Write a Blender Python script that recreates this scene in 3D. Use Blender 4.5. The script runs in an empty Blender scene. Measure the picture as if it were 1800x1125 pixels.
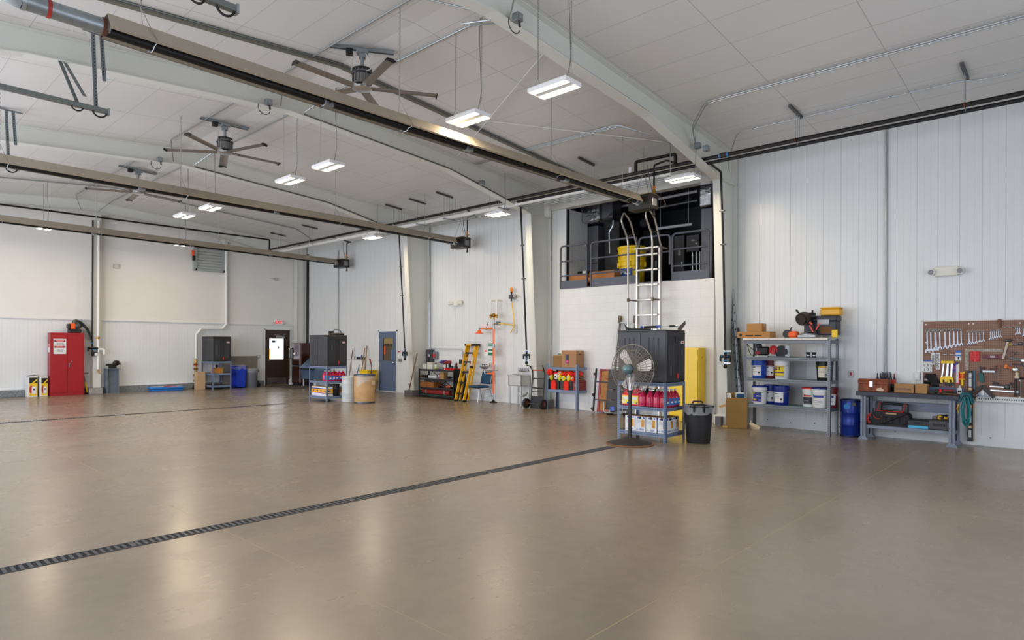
import bpy, bmesh, math, random
from mathutils import Vector, Matrix
random.seed(7)
PI = math.pi
COL = bpy.context.scene.collection
SC = bpy.context.scene

# ---------------------------------------------------------------- survey camera
CF = 1114.0; YAW = math.radians(47.35); CH = 1.6; CX = 900.0; HY = 607.3; ROLL = math.radians(0.26)
FWD = Vector((math.sin(YAW), math.cos(YAW), 0)); RGT = Vector((math.cos(YAW), -math.sin(YAW), 0)); UPV = Vector((0, 0, 1))

def ray(px, py):
    dx, dy = (px-CX)/CF, (py-HY)/CF
    c, s = math.cos(ROLL), math.sin(ROLL)
    return FWD + RGT*(dx*c+dy*s) - UPV*(-dx*s+dy*c)

def hit(px, py, ax, v):
    """the survey sight line through a photo pixel, met with the plane axis=v"""
    r = ray(px, py); o = Vector((0, 0, CH)); t = (v-o[ax])/r[ax]
    return o + r*t

W, D, XL, YN = 12.88, 23.65, -1.65, -2.6          # right wall, far wall, left wall, near wall
XR = 5.6                                          # ridge line
ZR = 6.12
def cz(x): return ZR-0.077*abs(x-XR)            # ceiling height
def WX(y): return 12.79+0.0155*y                   # the right wall runs very slightly outwards
def RW(px, py, w=0.0):
    r = ray(px, py); t = (12.79-w)/(r.x-0.0155*r.y); return Vector((0, 0, CH))+r*t
def FW(px, py, w=0.0): return hit(px, py, 1, D-w)
def FL(px, py, z=0.0): return hit(px, py, 2, z)
def CE(px, py, drop=0.0):
    r = ray(px, py); o = Vector((0, 0, CH))
    # right slope then left slope
    t = (ZR+0.077*XR-drop-CH)/(r.z+0.077*r.x)
    p = o+r*t
    if p.x < XR:
        t = (ZR-0.077*XR-drop-CH)/(r.z-0.077*r.x); p = o+r*t
    return p

# ---------------------------------------------------------------- materials
def lin(c):
    def f(u):
        u /= 255.0
        return u/12.92 if u <= 0.04045 else ((u+0.055)/1.055)**2.4
    return (f(c[0]), f(c[1]), f(c[2]), 1)
MATS = {}
def M(name, rgb=None, rough=.5, metal=0.0, var=0.0, vs=6.0, bump=0.0, bs=40.0, emit=0.0, trans=0.0, alpha=1.0, spec=.5, coat=0.0):
    if name in MATS: return MATS[name]
    m = bpy.data.materials.new(name); m.use_nodes = True
    nt = m.node_tree; b = nt.nodes['Principled BSDF']
    b.inputs['Base Color'].default_value = lin(rgb); b.inputs['Roughness'].default_value = rough
    b.inputs['Metallic'].default_value = metal; b.inputs['Specular IOR Level'].default_value = spec
    b.inputs['Coat Weight'].default_value = coat
    if trans: b.inputs['Transmission Weight'].default_value = trans
    if alpha < 1: b.inputs['Alpha'].default_value = alpha
    if emit:
        b.inputs['Emission Color'].default_value = lin(rgb); b.inputs['Emission Strength'].default_value = emit
    tc = None
    if var or bump:
        tc = nt.nodes.new('ShaderNodeTexCoord')
    if var:
        n = nt.nodes.new('ShaderNodeTexNoise'); n.inputs['Scale'].default_value = vs; n.inputs['Detail'].default_value = 5
        nt.links.new(tc.outputs['Object'], n.inputs['Vector'])
        r = nt.nodes.new('ShaderNodeValToRGB'); l = lin(rgb)
        r.color_ramp.elements[0].position = .3; r.color_ramp.elements[1].position = .7
        r.color_ramp.elements[0].color = [c*(1-var) for c in l[:3]]+[1]; r.color_ramp.elements[1].color = [min(1, c*(1+var)) for c in l[:3]]+[1]
        nt.links.new(n.outputs['Fac'], r.inputs['Fac']); nt.links.new(r.outputs['Color'], b.inputs['Base Color'])
    if bump:
        n = nt.nodes.new('ShaderNodeTexNoise'); n.inputs['Scale'].default_value = bs; n.inputs['Detail'].default_value = 3
        nt.links.new(tc.outputs['Object'], n.inputs['Vector'])
        bp = nt.nodes.new('ShaderNodeBump'); bp.inputs['Strength'].default_value = bump; bp.inputs['Distance'].default_value = .02
        nt.links.new(n.outputs['Fac'], bp.inputs['Height']); nt.links.new(bp.outputs['Normal'], b.inputs['Normal'])
    MATS[name] = m
    return m

white = M('white paint', (232, 232, 230), .45)
black = M('black plastic', (22, 22, 24), .45)
black_iron = M('black iron pipe', (24, 21, 19), .45, .4)
rubber = M('black rubber', (28, 28, 28), .8)
galv = M('galvanized steel', (150, 158, 162), .38, .85, .12, 14)
steel = M('bright steel', (205, 207, 210), .28, .95)
dark_steel = M('dull tool steel', (95, 95, 98), .45, .8, .25, 30)
zinc = M('grey conduit', (168, 174, 176), .35, .8)
shelf_grey = M('blue grey enamel', (116, 132, 160), .5, 0, .06, 9)
hole = M('shadowed hole', (18, 20, 26), .9)
card = M('corrugated cardboard', (172, 130, 82), .85, 0, .06, 4)
card_d = M('brown cardboard', (150, 112, 68), .85, 0, .07, 4)
wood_h = M('worn wooden handle', (150, 112, 70), .6, 0, .2, 8)
wood_d = M('varnished brown wood', (130, 82, 38), .5, 0, .25, 12)
yellow = M('yellow enamel', (238, 200, 20), .35)
yel_p = M('yellow plastic', (246, 206, 12), .4)
red = M('red enamel', (190, 20, 26), .35)
redp = M('bright red plastic', (226, 28, 24), .4)
orange = M('safety orange enamel', (250, 108, 20), .4)
blue = M('blue plastic', (20, 70, 170), .35)
blue_d = M('navy print', (28, 40, 140), .5)
label_w = M('white paper label', (226, 228, 228), .6)
ink = M('black ink', (26, 26, 28), .7)
chrome = M('chrome', (220, 222, 226), .12, 1.0)
brass = M('brass', (168, 124, 50), .35, .9, .15, 20)
copper = M('copper', (170, 96, 60), .35, .9)
pvc = M('white pipe plastic', (236, 236, 232), .35)
teal = M('teal hose', (0, 112, 120), .45)
conc = M('raw concrete', (150, 148, 144), .9, 0, .18, 12, .3, 30)
clear = M('clear liner film', (235, 238, 242), .25, 0, 0, alpha=.22)
foil = M('crinkled foil', (215, 215, 218), .22, 1.0, .1, 8, .9, 9)
tan = M('tan aluminium reflector', (176, 166, 150), .35, .55, .04, 3)
duct_g = M('grey duct paint', (98, 99, 104), .4, .4, .05, 3)
amber = M('amber lens', (244, 140, 20), .25)
green = M('sign green', (20, 120, 80), .5)
hivis = M('hi-vis yellow', (236, 232, 20), .6)
hired = M('fluorescent red cloth', (240, 40, 24), .8)
hior = M('fluorescent orange cloth', (248, 84, 28), .8)

# ---------------------------------------------------------------- mesh builder
class MB:
    def __init__(s): s.v = []; s.f = []; s.mi = []; s.c = 0; s.m = None
    def _add(s, vs, fs):
        o = len(s.v)
        if s.m is not None: vs = [s.m @ Vector(p) for p in vs]
        s.v.extend(tuple(p) for p in vs)
        for f in fs: s.f.append(tuple(i+o for i in f)); s.mi.append(s.c)
        return s
    def mat(s, i): s.c = i; return s
    def at(s, loc=None, rz=0.0, rx=0.0, ry=0.0):
        s.m = None if loc is None else Matrix.Translation(loc) @ Matrix.Rotation(rz, 4, 'Z') @ Matrix.Rotation(ry, 4, 'Y') @ Matrix.Rotation(rx, 4, 'X')
        return s
    def box(s, x0, x1, y0, y1, z0, z1, b=0.0):
        x0, x1 = min(x0, x1), max(x0, x1); y0, y1 = min(y0, y1), max(y0, y1); z0, z1 = min(z0, z1), max(z0, z1)
        b = min(b, (x1-x0)*.49, (y1-y0)*.49, (z1-z0)*.49)
        if b <= 0:
            return s._add([(x0,y0,z0),(x1,y0,z0),(x1,y1,z0),(x0,y1,z0),(x0,y0,z1),(x1,y0,z1),(x1,y1,z1),(x0,y1,z1)],
                          [(0,3,2,1),(4,5,6,7),(0,1,5,4),(1,2,6,5),(2,3,7,6),(3,0,4,7)])
        vs = []; idx = {}
        for sx in (0, 1):
            for sy in (0, 1):
                for sz in (0, 1):
                    X, Y, Z = (x0, x1)[sx], (y0, y1)[sy], (z0, z1)[sz]
                    dx, dy, dz = (b, -b)[sx], (b, -b)[sy], (b, -b)[sz]
                    for k, p in enumerate(((X, Y+dy, Z+dz), (X+dx, Y, Z+dz), (X+dx, Y+dy, Z))):
                        idx[sx, sy, sz, k] = len(vs); vs.append(p)
        I = lambda *a: idx[a]
        fs = []
        for t in (0, 1):
            q = [I(t,0,0,0), I(t,1,0,0), I(t,1,1,0), I(t,0,1,0)]; fs.append(q if t else q[::-1])
            q = [I(0,t,0,1), I(1,t,0,1), I(1,t,1,1), I(0,t,1,1)]; fs.append(q[::-1] if t else q)
            q = [I(0,0,t,2), I(1,0,t,2), I(1,1,t,2), I(0,1,t,2)]; fs.append(q if t else q[::-1])
        for a in (0, 1):
            for c in (0, 1):
                q = [I(a,c,0,0), I(a,c,1,0), I(a,c,1,1), I(a,c,0,1)]; fs.append(q if a == c else q[::-1])
                q = [I(a,0,c,0), I(a,1,c,0), I(a,1,c,2), I(a,0,c,2)]; fs.append(q[::-1] if a == c else q)
                q = [I(0,a,c,1), I(1,a,c,1), I(1,a,c,2), I(0,a,c,2)]; fs.append(q if a == c else q[::-1])
                for d in (0, 1):
                    q = [I(a,c,d,0), I(a,c,d,1), I(a,c,d,2)]; fs.append(q if (a+c+d) % 2 else q[::-1])
        return s._add(vs, fs)
    def cyl(s, p0, p1, r0, r1=None, n=12, caps=True):
        p0, p1 = Vector(p0), Vector(p1); r1 = r0 if r1 is None else r1
        d = (p1-p0).normalized(); a = Vector((0,0,1)) if abs(d.z) < .9 else Vector((1,0,0))
        u = d.cross(a).normalized(); w = d.cross(u)
        vs = []
        for p, r in ((p0, r0), (p1, r1)):
            for i in range(n):
                t = 2*PI*i/n; vs.append(p+u*(r*math.cos(t))+w*(r*math.sin(t)))
        fs = [(i, (i+1) % n, n+(i+1) % n, n+i) for i in range(n)]
        if caps: fs += [tuple(range(n))[::-1], tuple(range(n, 2*n))]
        return s._add(vs, fs)
    def tube(s, pts, r, n=8, closed=False):
        pts = [Vector(p) for p in pts]; k = len(pts); vs = []; u = None
        for i, p in enumerate(pts):
            if closed: d = pts[(i+1) % k]-pts[i-1]
            else: d = pts[min(i+1, k-1)]-pts[max(i-1, 0)]
            d.normalize()
            if u is None:
                a = Vector((0,0,1)) if abs(d.z) < .9 else Vector((1,0,0)); u = d.cross(a).normalized()
            else:
                u = (u-d*u.dot(d)); u = u.normalized() if u.length > 1e-6 else d.cross(Vector((0,0,1))).normalized()
            w = d.cross(u)
            # widen at corners
            f = 1.0
            if 0 < i < k-1:
                a_, b_ = (pts[i]-pts[i-1]).normalized(), (pts[i+1]-pts[i]).normalized(); f = min(1.5, 1/max(.5, math.sqrt(max(0.01, (1+a_.dot(b_))/2))))
            for j in range(n):
                t = 2*PI*j/n; vs.append(p+(u*math.cos(t)+w*math.sin(t))*r*f)
        fs = []
        for i in range(k if closed else k-1):
            a0, b0 = i*n, ((i+1) % k)*n
            for j in range(n): fs.append((a0+j, a0+(j+1) % n, b0+(j+1) % n, b0+j))
        if not closed: fs += [tuple(range(n))[::-1], tuple(range((k-1)*n, k*n))]
        return s._add(vs, fs)
    def lathe(s, prof, o=(0,0,0), n=24, sx=1.0, sy=1.0):
        vs = []; k = len(prof)
        for r, z in prof:
            for j in range(n):
                t = 2*PI*j/n; vs.append((o[0]+r*sx*math.cos(t), o[1]+r*sy*math.sin(t), o[2]+z))
        fs = []
        for i in range(k-1):
            for j in range(n): fs.append((i*n+j, i*n+(j+1) % n, (i+1)*n+(j+1) % n, (i+1)*n+j))
        fs += [tuple(range(n))[::-1], tuple(range((k-1)*n, k*n))]
        return s._add(vs, fs)
    def prism(s, poly, ax, a, b):
        """polygon in the plane normal to axis ax ('x': (y,z), 'y': (x,z), 'z': (x,y)) swept from a to b"""
        def P(p, t): return {'x': (t, p[0], p[1]), 'y': (p[0], t, p[1]), 'z': (p[0], p[1], t)}[ax]
        n = len(poly); vs = [P(p, a) for p in poly]+[P(p, b) for p in poly]
        fs = [(i, (i+1) % n, n+(i+1) % n, n+i) for i in range(n)]+[tuple(range(n))[::-1], tuple(range(n, 2*n))]
        return s._add(vs, fs)
    def ball(s, o, r, sx=1, sy=1, sz=1, n=12, m=8):
        pr = [(max(1e-4, r*math.sin(PI*i/m)), -r*math.cos(PI*i/m)*sz) for i in range(m+1)]
        return s.lathe(pr, o, n, sx, sy)
    def bar(s, p0, p1, w, h, up=(0,0,1)):
        """a rectangular bar from p0 to p1, w across and h along up"""
        p0, p1 = Vector(p0), Vector(p1); d = (p1-p0).normalized(); up = Vector(up)
        if abs(d.dot(up)) > .98: up = Vector((1,0,0))
        a = d.cross(up).normalized(); c = a.cross(d)
        vs = [p+a*(w/2*i)+c*(h/2*j) for p in (p0, p1) for i, j in ((-1,-1),(1,-1),(1,1),(-1,1))]
        return s._add(vs, [(0,1,2,3),(7,6,5,4),(0,4,5,1),(1,5,6,2),(2,6,7,3),(3,7,4,0)])
    def bounds(s):
        xs, ys, zs = zip(*s.v)
        return Vector((min(xs), min(ys), min(zs))), Vector((max(xs), max(ys), max(zs)))

def root_matrix(o):
    while o.parent is not None: o = o.parent
    return Matrix.Translation(o.location) @ o.rotation_euler.to_matrix().to_4x4()

def obj(name, mb, mats, parent=None, world=False, origin=None, smooth=35, label=None):
    if not isinstance(mats, (list, tuple)): mats = [mats]
    vs = mb.v
    if parent is not None and world:
        inv = root_matrix(parent).inverted(); vs = [inv @ Vector(p) for p in vs]
    loc = Vector((0,0,0))
    if parent is None:
        if origin is None:
            lo, hi = mb.bounds(); loc = Vector(((lo.x+hi.x)/2, (lo.y+hi.y)/2, lo.z))
        else: loc = Vector(origin)
        vs = [Vector(p)-loc for p in vs]
    me = bpy.data.meshes.new(name); me.from_pydata([tuple(p) for p in vs], [], mb.f)
    for m in mats: me.materials.append(m)
    me.polygons.foreach_set('material_index', mb.mi)
    bm = bmesh.new(); bm.from_mesh(me); bmesh.ops.recalc_face_normals(bm, faces=bm.faces); bm.to_mesh(me); bm.free()
    me.polygons.foreach_set('use_smooth', [True]*len(me.polygons)); me.set_sharp_from_angle(angle=math.radians(smooth)); me.update()
    o = bpy.data.objects.new(name, me); COL.objects.link(o)
    if parent is not None: o.parent = parent
    else: o.location = loc
    if label: o['label'] = label
    return o

def tag(o, label, cat, group=None):
    o['label'] = label; o['category'] = cat
    if group: o['group'] = group
    return o
def thing(name, label, cat, loc=(0,0,0), rz=0.0, group=None):
    o = bpy.data.objects.new(name, None); COL.objects.link(o); o.empty_display_size = .1
    o.location = loc; o.rotation_euler = (0, 0, rz)
    return tag(o, label, cat, group)
def single(name, mb, mats, label, cat, group=None, **k):
    return tag(obj(name, mb, mats, **k), label, cat, group)
def struct(name, mb, mats, parent=None, **k):
    o = obj(name, mb, mats, parent, **k)
    if parent is None: o['kind'] = 'structure'
    return o
def dup(root, loc, rz=None, label=None, group=None):
    r = root.copy(); COL.objects.link(r); r.location = loc
    if rz is not None: r.rotation_euler = (0, 0, rz)
    if label: r['label'] = label
    if group: r['group'] = group
    for ch in list(root.children):
        c = ch.copy(); COL.objects.link(c); c.parent = r
        for g in list(ch.children):
            d = g.copy(); COL.objects.link(d); d.parent = c
    return r

FACE_Y = Matrix(((1,0,0,0),(0,0,-1,0),(0,1,0,0),(0,0,0,1)))        # writing that faces -Y
FACE_X = Matrix(((0,0,-1,0),(-1,0,0,0),(0,1,0,0),(0,0,0,1)))       # writing that faces -X
def lettering(text, size, mat, parent, at, face=FACE_Y, world=False, name='lettering', sx=1.0, bold=0.0, spin=0.0):
    cu = bpy.data.curves.new('txt', 'FONT'); cu.body = text; cu.size = size; cu.align_x = 'CENTER'; cu.align_y = 'CENTER'
    cu.extrude = .0006; cu.offset = bold; cu.resolution_u = 3; cu.space_line = .9
    t = bpy.data.objects.new('txt', cu); COL.objects.link(t)
    me = bpy.data.meshes.new_from_object(t.evaluated_get(bpy.context.evaluated_depsgraph_get()))
    bpy.data.objects.remove(t); bpy.data.curves.remove(cu)
    m = Matrix.Translation(at) @ face @ Matrix.Rotation(spin, 4, 'Z') @ Matrix.Diagonal((sx, 1, 1, 1))
    if world and parent is not None: m = root_matrix(parent).inverted() @ m
    me.transform(m); me.name = name; me.materials.clear(); me.materials.append(mat)
    for p in me.polygons: p.material_index = 0
    o = bpy.data.objects.new(name, me); COL.objects.link(o); o.parent = parent
    return o

def arc(c, r, a0, a1, n, u, v):
    c, u, v = Vector(c), Vector(u), Vector(v)
    return [c+u*(r*math.cos(a0+(a1-a0)*i/n))+v*(r*math.sin(a0+(a1-a0)*i/n)) for i in range(n+1)]
def bend(pts, r=.12, n=4):
    """round the corners of a polyline"""
    pts = [Vector(p) for p in pts]; out = [pts[0]]
    for i in range(1, len(pts)-1):
        a, b, c = pts[i-1], pts[i], pts[i+1]
        d0 = (a-b); d1 = (c-b); k = min(r, d0.length*.45, d1.length*.45)
        p, q = b+d0.normalized()*k, b+d1.normalized()*k
        for j in range(n+1):
            t = j/n; out.append(p*(1-t)**2+b*(2*t*(1-t))+q*t*t)
    out.append(pts[-1]); return out
# ================================================================ SETTING
def floor_material():
    m = bpy.data.materials.new('sealed concrete floor'); m.use_nodes = True
    nt = m.node_tree; b = nt.nodes['Principled BSDF']; N = nt.nodes.new; L = nt.links.new
    tc = N('ShaderNodeTexCoord')
    n1 = N('ShaderNodeTexNoise'); n1.inputs['Scale'].default_value = .45; n1.inputs['Detail'].default_value = 7; n1.inputs['Roughness'].default_value = .6
    n2 = N('ShaderNodeTexNoise'); n2.inputs['Scale'].default_value = 9; n2.inputs['Detail'].default_value = 6
    mp = N('ShaderNodeMapping'); mp.inputs['Scale'].default_value = (.5, .9, 1); mp.inputs['Rotation'].default_value = (0, 0, math.radians(12))
    n3 = N('ShaderNodeTexNoise'); n3.inputs['Scale'].default_value = 1.6; n3.inputs['Detail'].default_value = 6
    for n in (n1, n2): L(tc.outputs['Object'], n.inputs['Vector'])
    L(tc.outputs['Object'], mp.inputs['Vector']); L(mp.outputs['Vector'], n3.inputs['Vector'])
    r = N('ShaderNodeValToRGB'); e = r.color_ramp.elements
    e[0].position = .25; e[0].color = lin((133, 120, 104)); e[1].position = .75; e[1].color = lin((150, 136, 119))
    L(n1.outputs['Fac'], r.inputs['Fac'])
    r2 = N('ShaderNodeValToRGB'); e = r2.color_ramp.elements
    e[0].position = .3; e[0].color = (.95, .95, .95, 1); e[1].position = .7; e[1].color = (1.03, 1.03, 1.03, 1)
    L(n2.outputs['Fac'], r2.inputs['Fac'])
    r3 = N('ShaderNodeValToRGB'); e = r3.color_ramp.elements
    e[0].position = .3; e[0].color = (.95, .95, .955, 1); e[1].position = .7; e[1].color = (1.03, 1.03, 1.02, 1)
    L(n3.outputs['Fac'], r3.inputs['Fac'])
    x = N('ShaderNodeMix'); x.data_type = 'RGBA'; x.blend_type = 'MULTIPLY'; x.inputs['Factor'].default_value = 1
    L(r.outputs['Color'], x.inputs['A']); L(r2.outputs['Color'], x.inputs['B'])
    y = N('ShaderNodeMix'); y.data_type = 'RGBA'; y.blend_type = 'MULTIPLY'; y.inputs['Factor'].default_value = 1
    L(x.outputs['Result'], y.inputs['A']); L(r3.outputs['Color'], y.inputs['B'])
    L(y.outputs['Result'], b.inputs['Base Color'])
    mr = N('ShaderNodeMapRange'); mr.inputs['From Min'].default_value = .3; mr.inputs['From Max'].default_value = .7
    mr.inputs['To Min'].default_value = .22; mr.inputs['To Max'].default_value = .31
    L(n3.outputs['Fac'], mr.inputs['Value']); L(mr.outputs['Result'], b.inputs['Roughness'])
    bp = N('ShaderNodeBump'); bp.inputs['Strength'].default_value = .05; bp.inputs['Distance'].default_value = .004
    L(n2.outputs['Fac'], bp.inputs['Height']); L(bp.outputs['Normal'], b.inputs['Normal'])
    b.inputs['Specular IOR Level'].default_value = .55
    return m
m_joint = M('floor joint filler', (160, 145, 110), .7)
mb = MB().box(XL-.2, 13.6, YN-.2, D+.3, -.2, 0)
mb.mat(1).box(XL, 12.8, 2.027, 2.034, 0, .0006).box(2.33, 2.336, YN, 5.5, 0, .0006).box(2.33, 2.336, 5.75, D, 0, .0006).box(XL, 12.8, 10.7, 10.707, 0, .0006)
mb.box(7.4, 7.406, YN, 5.5, 0, .0006)
struct('floor', mb, [floor_material(), m_joint])

m_panel = M('ribbed white wall panel', (224, 227, 227), .32, 0, .015, 2)
m_upper = M('white liner fabric', (228, 226, 221), .38, 0, .02, 1.2, .12, .9)
m_ceil = M('white ceiling liner', (214, 212, 208), .34, 0, .02, .8, .25, .55)
m_frame = M('white frame paint', (216, 217, 209), .42)
m_seam = M('liner seam', (178, 177, 173), .6)
m_blockw = M('white painted block', (228, 229, 228), .5, 0, .02, 3, .15, 25)
m_curb = M('stone curb', (124, 130, 132), .85, 0, .35, 26, .5, 30)
m_gapshade = M('gap shade strip', (70, 74, 80), .5)

def ribbed(name, y0, y1, z0, z1, along='y', pitch=.305, deep=.009, shallow=.0022, minor=3):
    """sheet metal panel wall with a joint every pitch and shallow grooves between"""
    pts = []; y = y0
    n = int((y1-y0)/(pitch/minor))
    for i in range(n+1):
        a = y0+i*pitch/minor
        if a+.012 > y1: break
        d, h = (deep, .006) if i % minor == 0 else (shallow, .004)
        pts += [(a, 0), (a+h*.5, d), (a+h, d), (a+h*1.5, 0)]
    pts.append((y1, 0))
    mb = MB()
    vs = []
    for a, d in pts:
        for z in (z0, z1): vs.append((WX(a)+d, a, z) if along == 'y' else (a, D+d, z))
    fs = [(2*i, 2*i+1, 2*i+3, 2*i+2) for i in range(len(pts)-1)]
    mb._add(vs, fs)
    # backing so that the wall has thickness
    if along == 'y': mb.prism([(WX(y0)+.012, y0), (WX(y1)+.012, y1), (WX(y1)+.15, y1), (WX(y0)+.15, y0)], 'z', z0, z1)
    else: mb.box(y0, y1, D+.012, D+.15, z0, z1)
    return mb
OPA, OPB = 5.95, RW(995, 400).y                    # mezzanine opening between these two
CORNER = WX(D)
wr = ribbed('w', YN, OPA, 0, 5.75)
b2 = ribbed('w', OPB, D, 0, 5.75)
wr._add(b2.v, b2.f)
struct('wall_right', wr, m_panel)
# block wall under the mezzanine
BW0, BW1 = 5.95, RW(984, 507, .12).y
blk = MB().prism([(WX(BW0)-.12, BW0), (WX(BW1)-.12, BW1), (WX(BW1)+.1, BW1), (WX(BW0)+.1, BW0)], 'z', 0, 3.05)
struct('wall_mezzanine', blk, m_blockw)
jn = MB()
for i in range(1, 15): jn.prism([(WX(BW0)-.1206, BW0), (WX(BW1)-.1206, BW1), (WX(BW1)-.12, BW1), (WX(BW0)-.12, BW0)], 'z', i*.203-.003, i*.203+.003)
for i in range(15):
    for k in range(11):
        y = BW0+.1+k*.406+(i % 2)*.203
        if y < BW1-.02: jn.box(WX(y)-.1206, WX(y)-.119, y-.003, y+.003, i*.203, min(3.05, i*.203+.203))
struct('trim_mortar', jn, M('painted mortar joint', (214, 216, 216), .6))
hd = MB().prism([(WX(OPA)-.1, OPA), (WX(OPB+.45)-.1, OPB+.45), (WX(OPB+.45)+.12, OPB+.45), (WX(OPA)+.12, OPA)], 'z', 5.13, 5.7)
struct('trim_header', hd, m_frame)

wf = ribbed('w', XL, CORNER, .2, 2.36, 'x', .305, .006, .003, 3)
struct('wall_far', wf, m_panel)
up = MB().box(XL, CORNER+.1, D, D+.15, 2.36, 6.25)
struct('wall_far_upper', up, m_upper)
struct('trim_rail', MB().box(XL, CORNER, D-.05, D+.01, 2.34, 2.385, .006), m_panel)
bx_ = FW(467, 640).x; bx2 = FW(506, 640).x
struct('baseboard_far', MB().box(XL, bx_-.08, D-.06, D+.1, 0, .215, .006).box(bx2+.08, CORNER, D-.06, D+.1, 0, .215, .006), m_curb)
struct('trim_flashing', MB().box(XL, bx_-.06, D-.066, D, .21, .235).box(bx2+.06, CORNER, D-.066, D, .21, .235), m_panel)
bb = MB()
for a, b in ((YN, OPA), (OPB+.25, D)):
    bb.prism([(WX(a)-.006, a), (WX(b)-.006, b), (WX(b)+.01, b), (WX(a)+.01, a)], 'z', 0, .15)
bb.mat(1)
for k in range(34):
    y = -1.9+k*.45
    if y < OPA-.1: bb.cyl((WX(y)-.011, y, .11+.03*(k % 2)), (WX(y)-.004, y, .11+.03*(k % 2)), .012, n=8)
struct('baseboard_right', bb, [m_panel, dark_steel])

# left and near walls, with unseen doorways invented as open to let the daylight in (behind and beside the camera)
DOORS = [(6.0, 10.1), (11.1, 15.2), (16.3, 20.4), (.6, 5.0)]
wl = MB().box(XL-.2, XL, YN, D, 4.3, 5.75)
edges = sorted(DOORS); y = YN
for a, b in edges: wl.box(XL-.2, XL, y, a, 0, 4.3); y = b
wl.box(XL-.2, XL, y, D, 0, 4.3)
struct('wall_left', wl, m_panel)
wn = MB().box(XL, 3.2, YN-.2, YN, 0, 6.3).box(8.4, 13.6, YN-.2, YN, 0, 6.3).box(3.2, 8.4, YN-.2, YN, 4.3, 6.3)
struct('wall_near', wn, m_panel)

# ceiling: two slopes of liner panels with seams
def slope(a, b, t0, t1):
    return MB().prism([(a, cz(a)+t0), (b, cz(b)+t0), (b, cz(b)+t1), (a, cz(a)+t1)], 'y', YN-.2, D+.2)
ce = slope(XR, 13.7, 0, .12); c2 = slope(XL-.2, XR, 0, .12); ce._add(c2.v, c2.f)
ce.mat(1)
for side in (1, -1):
    for k in range(0, 12):
        x = XR+side*(.35+k*.68)
        if x > 13.2 or x < XL: continue
        ce.prism([(x-.004, cz(x)-.0015), (x+.004, cz(x)-.0015), (x+.004, cz(x)+.01), (x-.004, cz(x)+.01)], 'y', YN, D)
    y = -1.05
    while y < D:
        x1 = 13.3 if side == 1 else XL
        ce.prism([(y-.004, 0), (y+.004, 0), (y+.004, 1), (y-.004, 1)], 'x', XR, x1)
        # tilt the last strip on to the slope
        for i in range(len(ce.v)-8, len(ce.v)):
            px_, py_, pz_ = ce.v[i]; ce.v[i] = (px_, py_, cz(px_)-.0015 if pz_ < .5 else cz(px_)+.01)
        y += 1.62
struct('ceiling', ce, [m_ceil, m_seam])

# ---------------------------------------------------------------- frames: rafters, columns
FR = [5.58, 10.62, 15.65, 23.33]
def rafter_line(dz=0.0):
    R_ = [(12.15, 4.95), (10.2, 5.335), (9.4, 5.49), (XR, 5.76)]
    return R_+[(2*XR-x, z) for x, z in R_[-2::-1]]
bot = rafter_line()
for i, F in enumerate(FR):
    mb = MB()
    poly = bot+[(2*XR-12.75, cz(12.75)), (XR, ZR), (12.75, cz(12.75)), (12.75, 4.95)]
    poly = bot+[(2*XR-12.75, 4.95), (2*XR-12.75, cz(12.75)-.001), (XR, ZR-.001), (12.75, cz(12.75)-.001), (12.75, 4.95)]
    mb.prism(poly, 'y', F-.008, F+.008)
    fl = []
    mb.prism(bot+[(x, z-.016) for x, z in bot[::-1]], 'y', F-.1, F+.1)
    mb.prism([(13.0, cz(13.0)-.002), (XR, ZR-.002), (XL, cz(XL)-.002), (XL, cz(XL)-.016), (XR, ZR-.016), (13.0, cz(13.0)-.016)], 'y', F-.1, F+.1)
    r = struct('rafter', mb, m_frame, smooth=4); r['label'] = 'white steel roof beam across the hall'
    pl = MB().box(XR-.03, XR+.03, F-.11, F+.11, 5.66, ZR-.02).box(9.37, 9.41, F-.1, F+.1, 5.47, cz(9.4)-.02).box(1.79, 1.83, F-.1, F+.1, 5.47, cz(1.8)-.02)
    pl.mat(1)
    for dz in (.04, .14): 
        for sx in (-.034, .034): pl.cyl((XR+sx*1.02, F-.07, 5.69+dz), (XR+sx*1.4, F-.07, 5.69+dz), .014, n=6)
    struct('splice_plate', pl, [m_frame, zinc], parent=r)
    for x, sgn in ((2.7, -1), (7.4, -1), (9.9, 1)):
        k = [p for p in bot]
        zb = 5.76-abs(x-XR)*.075
        b = MB().bar((x, F-.08, zb+.02), (x, F-.62, cz(x)-.02), .045, .045)
        struct('flange_brace', b, m_frame, parent=r)
def column(F, x_top, x_bot, z_top, z_bot, ww):
    mb = MB().prism([(x_top, z_top), (x_bot, z_bot), (ww, z_bot), (ww, z_top)], 'y', F-.007, F+.007)
    mb.prism([(x_top-.016, z_top), (x_bot-.016, z_bot), (x_bot, z_bot), (x_top, z_top)], 'y', F-.1, F+.1)
    mb.box(ww-.02, ww-.004, F-.1, F+.1, z_bot, cz(12.8)-.01)
    mb.prism([(x_top-.03, z_top-.02), (ww, z_top-.02), (ww, z_top+.0), (x_top-.03, z_top)], 'y', F-.1, F+.1)
    mb.box(x_bot-.03, ww, F-.12, F+.12, z_bot, z_bot+.02)
    c = struct('column', mb, m_frame); c['label'] = 'tapered white steel column on the long wall'
    return c
for F in FR[:3]:
    column(F, 12.12, 12.42, 4.95, .2, WX(F)-.03)
c1 = MB().box(12.36, WX(5.58)-.13, 5.44, 5.76, 0, .2, .01)
struct('trim_pier_white', c1, m_blockw)
struct('trim_pier_mid', MB().box(12.38, WX(10.6)-.01, 10.42, 10.8, 0, .2, .01), conc)
struct('trim_pier', MB().box(12.33, WX(15.6)-.01, 15.55, 15.95, 0, .185, .01), M('dark concrete pier', (104, 103, 100), .9, 0, .15, 10, .2, 30))
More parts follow.
